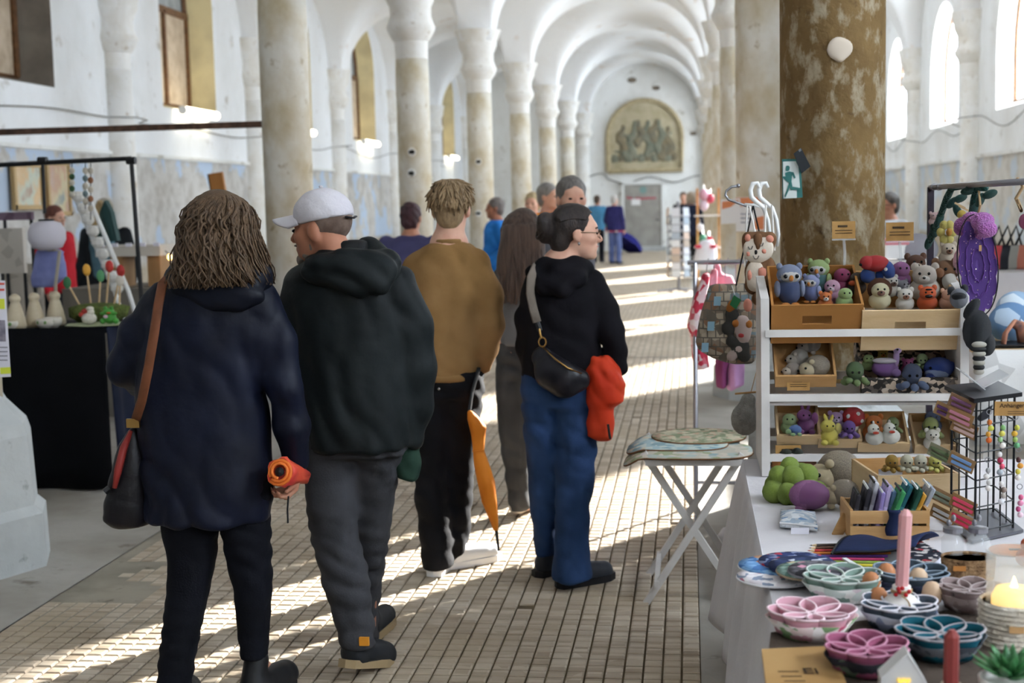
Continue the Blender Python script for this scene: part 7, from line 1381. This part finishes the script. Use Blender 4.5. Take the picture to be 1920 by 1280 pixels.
for k,(dx,h_,c1,rr) in enumerate(((-.12,.16,'3f7a50',-.7),(-.05,.24,'d8a040',-.15),(.0,.2,'5fa070',.2),(.05,.26,'c03a34',.3),(.1,.23,'b83430',.5),(.14,.17,'d8d0c4',.1))): e = g+Vector((dx+rr*.12,0,.1+h_)); MB().tube([g+Vector((dx,0,.1)),e],.006,6).build('stick',M_wood2,o); MB().ell(e,(.028,.02,.04),n=10).build('painted_head',mat('painted '+c1,c1,.5),o)
# black pipe frame with hanging things
t = thing('pipe_frame','black pipe frame standing over the ceramics stall','frame',(V(245,297,9.0).x,9.0,0)); p0,p1 = V(-60,312,9.0),V(246,297,9.0)
MB().tube([p0,p1],.016,8).build('top_pipe',M_black,t); MB().tube([p1,(p1.x+.05,9.0,0.01)],.016,8).build('post',M_black,t); MB().tube([p0,(p0.x-.03,9.0,0.01)],.016,8).build('post',M_black,t); MB().tube([V(80,304,9.0),V(84,400,9.0)],.012,8).build('hanging_pipe',M_black,t)
for px in (80,246): q = V(px,301,9.0); MB().lathe([(.026,-.03),(.026,.03)],q,10,axis=Vector((1,0,0))).build('joint',M_black,t)
for k,(px,ln) in enumerate(((135,70),(160,90),(170,110))):
    q = V(px,302,9.0); o = thing('wind_chime','%s string of small charms hanging from the pipe frame'%['short green','long mixed','longest copper'][k],'wind chime',V(px,302+ln,9.0)); MB().tube([q,V(px,302+ln,9.0)],.003,4).build('string',M_black,o)
    for i in range(5): inst('charm',sph(mat('charm %d%d'%(k,i%2),['3c5a3c','7a8c90','9a6a4c'][k] if i%2 else 'c8c0b0',.5)),o,V(px,320+ln*.16*i,9.0)-wloc(o),(.02,.012,.022))
# white globe lamp on a stand, lavender cloth, white ladder
o = thing('globe_lamp','white paper globe lamp with a dark cap on a slanted pole','lamp',V(88,540,9.2)); c = V(88,441,9.2)
MB().lathe([(.05,-.105),(.1,-.085),(.128,-.03),(.128,.03),(.1,.085),(.05,.1)],c,24).build('globe',mat('white paper globe','dcd8e2',.7),o,smooth=True); MB().lathe([(.055,.1),(.05,.112),(0,.115)],c,16).build('cap',M_black,o); q1 = V(104,535,9.2); MB().tube([c+Vector((.0,0,-.1)),V(112,470,9.15),q1,Vector((q1.x-.02,9.2,.02))],.012,8).build('pole',mat('beige pole','b8b0a0',.6),o)
MB().lathe([(.14,0),(.14,.02),(0,.025)],Vector((q1.x-.02,9.2,0)),16).build('foot',M_black,o)
o = thing('lavender_garment','lavender blue cloth garment draped under the white globe lamp','garment',V(88,540,9.35)); s = SDF(.02); s.loft([ring(q,9.35) for q in ((468,70,118,.08),(490,64,122,.1),(520,60,124,.12),(538,62,100,.08))]); s.disp = folds(.008,30,10,6,.4); s.build(.012,'cloth',fab('lavender cotton','7c82b8','98a0d4'),o)
MB().tube([V(92,468,9.35),V(96,460,9.3),V(100,440,9.25)],.006,6).build('hanger',M_black,o)
o = thing('white_ladder','white wooden ladder hung with paper flowers leaning at the ceramics stall','ladder',V(205,560,9.4)); pa,pb = V(133,352,9.4),V(215,545,9.4)
for dx in (0,.1): MB().tube([pa+Vector((dx,0,0)),pb+Vector((dx,0,0)),(pb.x+dx+.3,9.4,0.02)],.016,6).build('rail',M_white,o)
for k in range(9): q = pa.lerp(pb,.05+.11*k); MB().tube([q,q+Vector((.1,0,0))],.012,6).build('rung',M_white,o); MB().ell(q+Vector((.06,-.05,-.03)),(.05,.03,.04),n=8).build('paper_flower',mat('paper white','e8e6e0',.8),o)
# wooden display of small houses behind
Yd = 11.2; o = thing('display_shelf','long white display shelf on wooden blocks behind the ceramics stall','shelf',V(250,545,Yd)); a,b2 = V(195,470,Yd),V(315,476,Yd)
MB().box(((a.x+b2.x)/2,Yd,a.z),(b2.x-a.x,.35,.09)).build('shelf_board',mat('off white board','cfc8bc',.7),o)
for k in range(5): MB().box((a.x+.06+.12*k,Yd-.19,a.z+.05),(.05,.02,.03)).build('price_tag',M_paper,o)
for x in (a.x+.16,b2.x-.08): MB().box((x,Yd,a.z-.18),(.11,.25,.27)).build('wood_block',mat('block wood','b08a60',.7,'9a744c',4),o)
MB().box(((a.x+b2.x)/2,Yd+.1,(a.z-.3)/2),(b2.x-a.x+.5,.8,a.z-.3)).build('trestle_base',mat('grey cloth base','7a746a',.9),o)
for k,(px,c1) in enumerate(((200,'2c4a48'),(188,'b09468'))): MB().prism([(-.09,0),(.09,0),(.05,.24),(.0,.34),(-.05,.24)],V(px,452,Yd-.1),(1,0,0),(0,0,1),(0,.08,0)).build('pointed_house',mat('house '+c1,c1,.7),loc=V(px,452,Yd-.1),label=['dark teal pointed wooden house on the display shelf','tan pointed wooden house beside the teal one'][k],cat='ornament')
o = thing('string_light','small warm light bulb glowing beside the display shelf','light',V(318,482,Yd-.2)); MB().ell(V(318,482,Yd-.2),(.02,.02,.026),n=8).build('bulb',mat('warm bulb','ffe0a0',.5,emit='ffc060',estr=8),o); MB().tube([V(318,478,Yd-.2),V(310,470,Yd-.1)],.004,5).build('wire',M_black,o)
# cluttered paper things behind the column
for k,(px,py,w_,h_,c1,lab) in enumerate(((20,470,60,90,'c9c2b8','grey printed panel with drawings standing by the column'),(30,405,70,16,'7d6a78','mauve box on the shelf below the small painting'),(45,545,80,110,'bfb6aa','pale fabric covered crate under the globe lamp'))):
    Yk_ = 10.2+.25*k; c = V(px,py,Yk_); k_ = 1/pxm(Yk_); o = thing('exhibit_board',lab,'panel',Vector((c.x,Yk_,0))); MB().box((c.x,Yk_,c.z),(w_*k_,.05,h_*k_)).build('panel',printm('panel '+c1,c1,c1,'%02x%02x%02x'%tuple(max(0,int(c1[i:i+2],16)-20) for i in (0,2,4)),s=12),o)
    for dx in (-.4,.4): MB().box((c.x+dx*w_*k_,Yk_+.03,(c.z-h_*k_/2)/2),(.02,.02,c.z-h_*k_/2)).build('leg',M_black,o)
# ---------------------------------------------------------------- postcard stand and pink stall further down the nave
Yp_ = 25.5; c = V(1273,545,Yp_); o = thing('postcard_stand','tall white rotating postcard stand in the middle of the nave','stand',(c.x,Yp_,0)); zt3 = V(1273,378,Yp_).z
MB().tube([(c.x,Yp_,.02),(c.x,Yp_,zt3)],.03,10).build('pole',M_metal,o)
for k in range(4): a = k*PI/2+.4; MB().tube([(c.x,Yp_,.06),(c.x+.42*math.cos(a),Yp_+.42*math.sin(a),.03)],.022,6).build('foot',M_metal,o)
rnd = random.Random(6); cc3 = ['e8e8ee','d8dce4','f0f0f2','c8b8a8','dfe4ea','b8c4d0','e0c8b8']
for tier in range(9):
    z = .32+tier*(zt3-.42)/9
    for k in range(6):
        a = k*PI/3+.3; d = Vector((math.cos(a),math.sin(a),0)); q = Vector((c.x,Yp_,z))+d*.2
        MB().box(q-d*.012+Vector((0,0,-.02)),(.02,.17,.05),rot=(0,0,a)).build('pocket',M_metal,o)
        if d.y<.2:
            cd = MB().box(q+Vector((0,0,.05)),(.006,.15,.16),rot=(0,-.12,a)).build('postcard',mat('postcard %s'%cc3[(tier*3+k)%7],cc3[(tier*3+k)%7],.5),loc=q-Vector((0,0,.03)),label='postcard in a wire pocket of the tall white stand',cat='postcard',group='postcards in the rotating stand')
Yq = 20.0; c = V(1322,500,Yq); o = thing('ornament_stand','wooden stand hung with pink and white ornaments beside the nave','stand',(c.x,Yq,0))
for dx in (-.1,.2): MB().box((c.x+dx,Yq,.92),(.035,.035,1.84)).build('post',M_wood,o)
for z in (.55,1.0,1.45): MB().box((c.x+.05,Yq,z),(.4,.2,.02)).build('shelf',M_rack,o)
for k,(px,py,r,c1,lab) in enumerate(((1320,365,11,'e0a8b8','pale pink paper ornament at the top of the stand'),(1332,372,9,'d8566c','pink red ornament beside the pale one'),(1320,385,10,'ead0dc','lilac white ornament below the pink one'),(1318,448,9,'5fa080','green capped ornament on the stand shelf'),(1330,452,10,'c8404c','red ornament on the stand shelf'),(1313,426,8,'f0ecec','white ball ornament hanging at mid height'))):
    q = V(px,py,Yq-.15); rr_ = r/pxm(Yq); oo = thing('paper_ornament',lab,'ornament',q-Vector((0,0,rr_)),'paper ornaments'); inst('ball',sph(mat('orn '+c1,c1,.6)),oo,(0,0,rr_),(rr_*.8,rr_*.7,rr_)); MB().tube([q+Vector((0,0,rr_)),q+Vector((.0,.1,rr_+.06))],.004,4).build('thread',M_white,oo)
oo = thing('white_dress','white cloth angel figure with red bows hanging on the ornament stand','decoration',V(1322,505,Yq-.25)); s = SDF(.02); s.loft([ring(q,Yq-.25) for q in ((450,1314,1338,.12),(465,1306,1342,.2),(490,1300,1344,.24),(505,1302,1340,.22))]); s.disp = folds(.012,16,6,2,1.); s.build(.02,'cloth',fab('white cotton','ecebf0'),oo)
for px in (1309,1338): inst('red_bow',sph(mat('red bow','c84858',.7)),oo,V(px,462,Yq-.37)-wloc(oo),(.05,.03,.03))
# ---------------------------------------------------------------- stalls in the daylight aisle
Yw = 9.5; o = thing('white_table','white covered sales table in the daylight aisle','table',(2.6,10,0)); q = V(1835,512,Yw); zq = q.z
MB().box((q.x+.9,Yw+.6,zq-.02),(1.8,1.2,.04)).build('tabletop',M_rack,o); MB().grid(lambda u,v: Vector((q.x+1.8*u,Yw-.01-.015*v*math.sin(u*40),zq-v*(zq-.03))),50,6,.004).build('front_drape',M_cloth,o,smooth=True); MB().grid(lambda u,v: Vector((q.x-.01-.015*v*math.sin(u*30),Yw+1.2*(1-u),zq-v*(zq-.03))),40,6,.004).build('side_drape',M_cloth,o,smooth=True)
for k in range(5):
    px = 1848+16*k; c = V(px,500,Yw+.3); oo = thing('hand_bag','striped cloth bag with dark handle, %s on the white table'%['first','second','third','fourth','fifth'][k],'bag',Vector((c.x,c.y,zq)),'cloth bags on the white table'); s = SDF(.02); s.loft([(zq+.004,c.x,c.y,.07,.04),(zq+.09,c.x,c.y,.08,.05),(zq+.17,c.x+.02,c.y,.06,.03)]); s.build(.014,'bag_body',fab('bag %d'%k,['3a4248','b84a4c','2c2e34','8c8a84','a86858'][k]),oo); MB().tube([Vector((c.x-.04,c.y,zq+.15)),Vector((c.x+.03,c.y,zq+.3)),Vector((c.x+.07,c.y,zq+.15))],.01,6).build('handle',M_black,oo)
Yx = 6.3; q = V(1835,655,Yx); zx = q.z; o = thing('cushion_table','low table with cushions beyond the wire stand','table',(q.x+.6,Yx+.4,0))
MB().box((q.x+.6,Yx+.45,zx-.015),(1.2,.9,.03)).build('tabletop',M_wood2,o)
MB().grid(lambda u,v: Vector((q.x-.02+1.2*u,Yx-.02-.012*v*math.sin(u*30),zx-v*.42)),30,5,.004).build('patterned_cloth',printm('black white grass print','d8d6d4','c8c6c4','3a3a40','e4e2e0',s=9),o,smooth=True)
for x in (q.x+.05,q.x+1.15):
    for y in (Yx+.05,Yx+.85): MB().box((x,y,zx/2-.015),(.04,.04,zx-.03)).build('leg',M_rack,o)
for k,(px,py,w_,c1,c2,lab) in enumerate(((1895,605,40,'6a8cb4','b8cce0','blue and white patterned cushion on the low table'),(1905,580,36,'9cb8d4','d8e4ee','pale blue cushion leaning at the back of the low table'),(1868,628,30,'c8d0d8','8ca0b8','white and navy cushion at the corner of the low table'))):
    c = V(px,py,Yx+.3+.12*k); r = w_/pxm(Yx+.3); s = SDF(.03); s.ell(c,(r,.07,r*.8)); s.ell(c+Vector((0,0,0)),(r*.9,.05,r*.95)); s.build(.014,'cushion',printm('cushion %d'%k,c1,c2,'e8ecf0',s=14),loc=Vector((c.x,c.y,c.z-r*.8)),label=lab,cat='cushion')
oo = thing('headband','brown and coral padded headband standing on the low table','headband',V(1893,655,Yx+.1)); MB().tube([V(1880,655,Yx+.1),V(1885,625,Yx+.1),V(1900,605,Yx+.12),V(1915,612,Yx+.14),V(1920,640,Yx+.16)],.03,8,flat=.35).build('band',mat('brown coral band','8a7a78',.8,['c88a70','6c5c60'],9,lo=.4,hi=.6),oo,smooth=True)
oo = thing('black_tray','flat black oval tray on the low table','tray',V(1885,662,Yx-.0)); cq = V(1890,660,Yx+.12); cq.z = zx; MB().lathe([(.16,.002),(.17,.012),(.16,.016),(0,.012)],cq,24,sy=.6).build('tray',M_black,oo)
# goods behind the toy crates
Yz = 8.6; o = thing('pattern_box','white gift box with a pink lid behind the price card','box',V(1680,480,Yz)); c = V(1680,470,Yz); MB().box(c,(.13,.13,.09)).build('box',M_white,o); MB().box(c+Vector((0,0,.055)),(.14,.14,.04),bev=.01).build('lid',mat('coral lid','d89098',.7),o)
o = thing('grey_cushion','grey ribbed cushion behind the crates','cushion',V(1718,470,Yz)); s = SDF(.03); s.ell(V(1718,468,Yz),(.13,.08,.1)); s.disp = folds(.006,2,2,60,.0); s.build(.012,'cushion',fab('grey ribbed cloth','8c8a90','9a989e'),o)
o = thing('plain_table','plain table behind the toy stall carrying a box and cushion','table',V(1700,490,Yz)); c = V(1700,486,Yz); MB().box((c.x,Yz,c.z-.02),(.6,.5,.04)).build('tabletop',M_rack,o)
for dx in (-.25,.25): MB().box((c.x+dx,Yz,(c.z-.04)/2),(.04,.4,c.z-.04)).build('leg',M_rack,o)
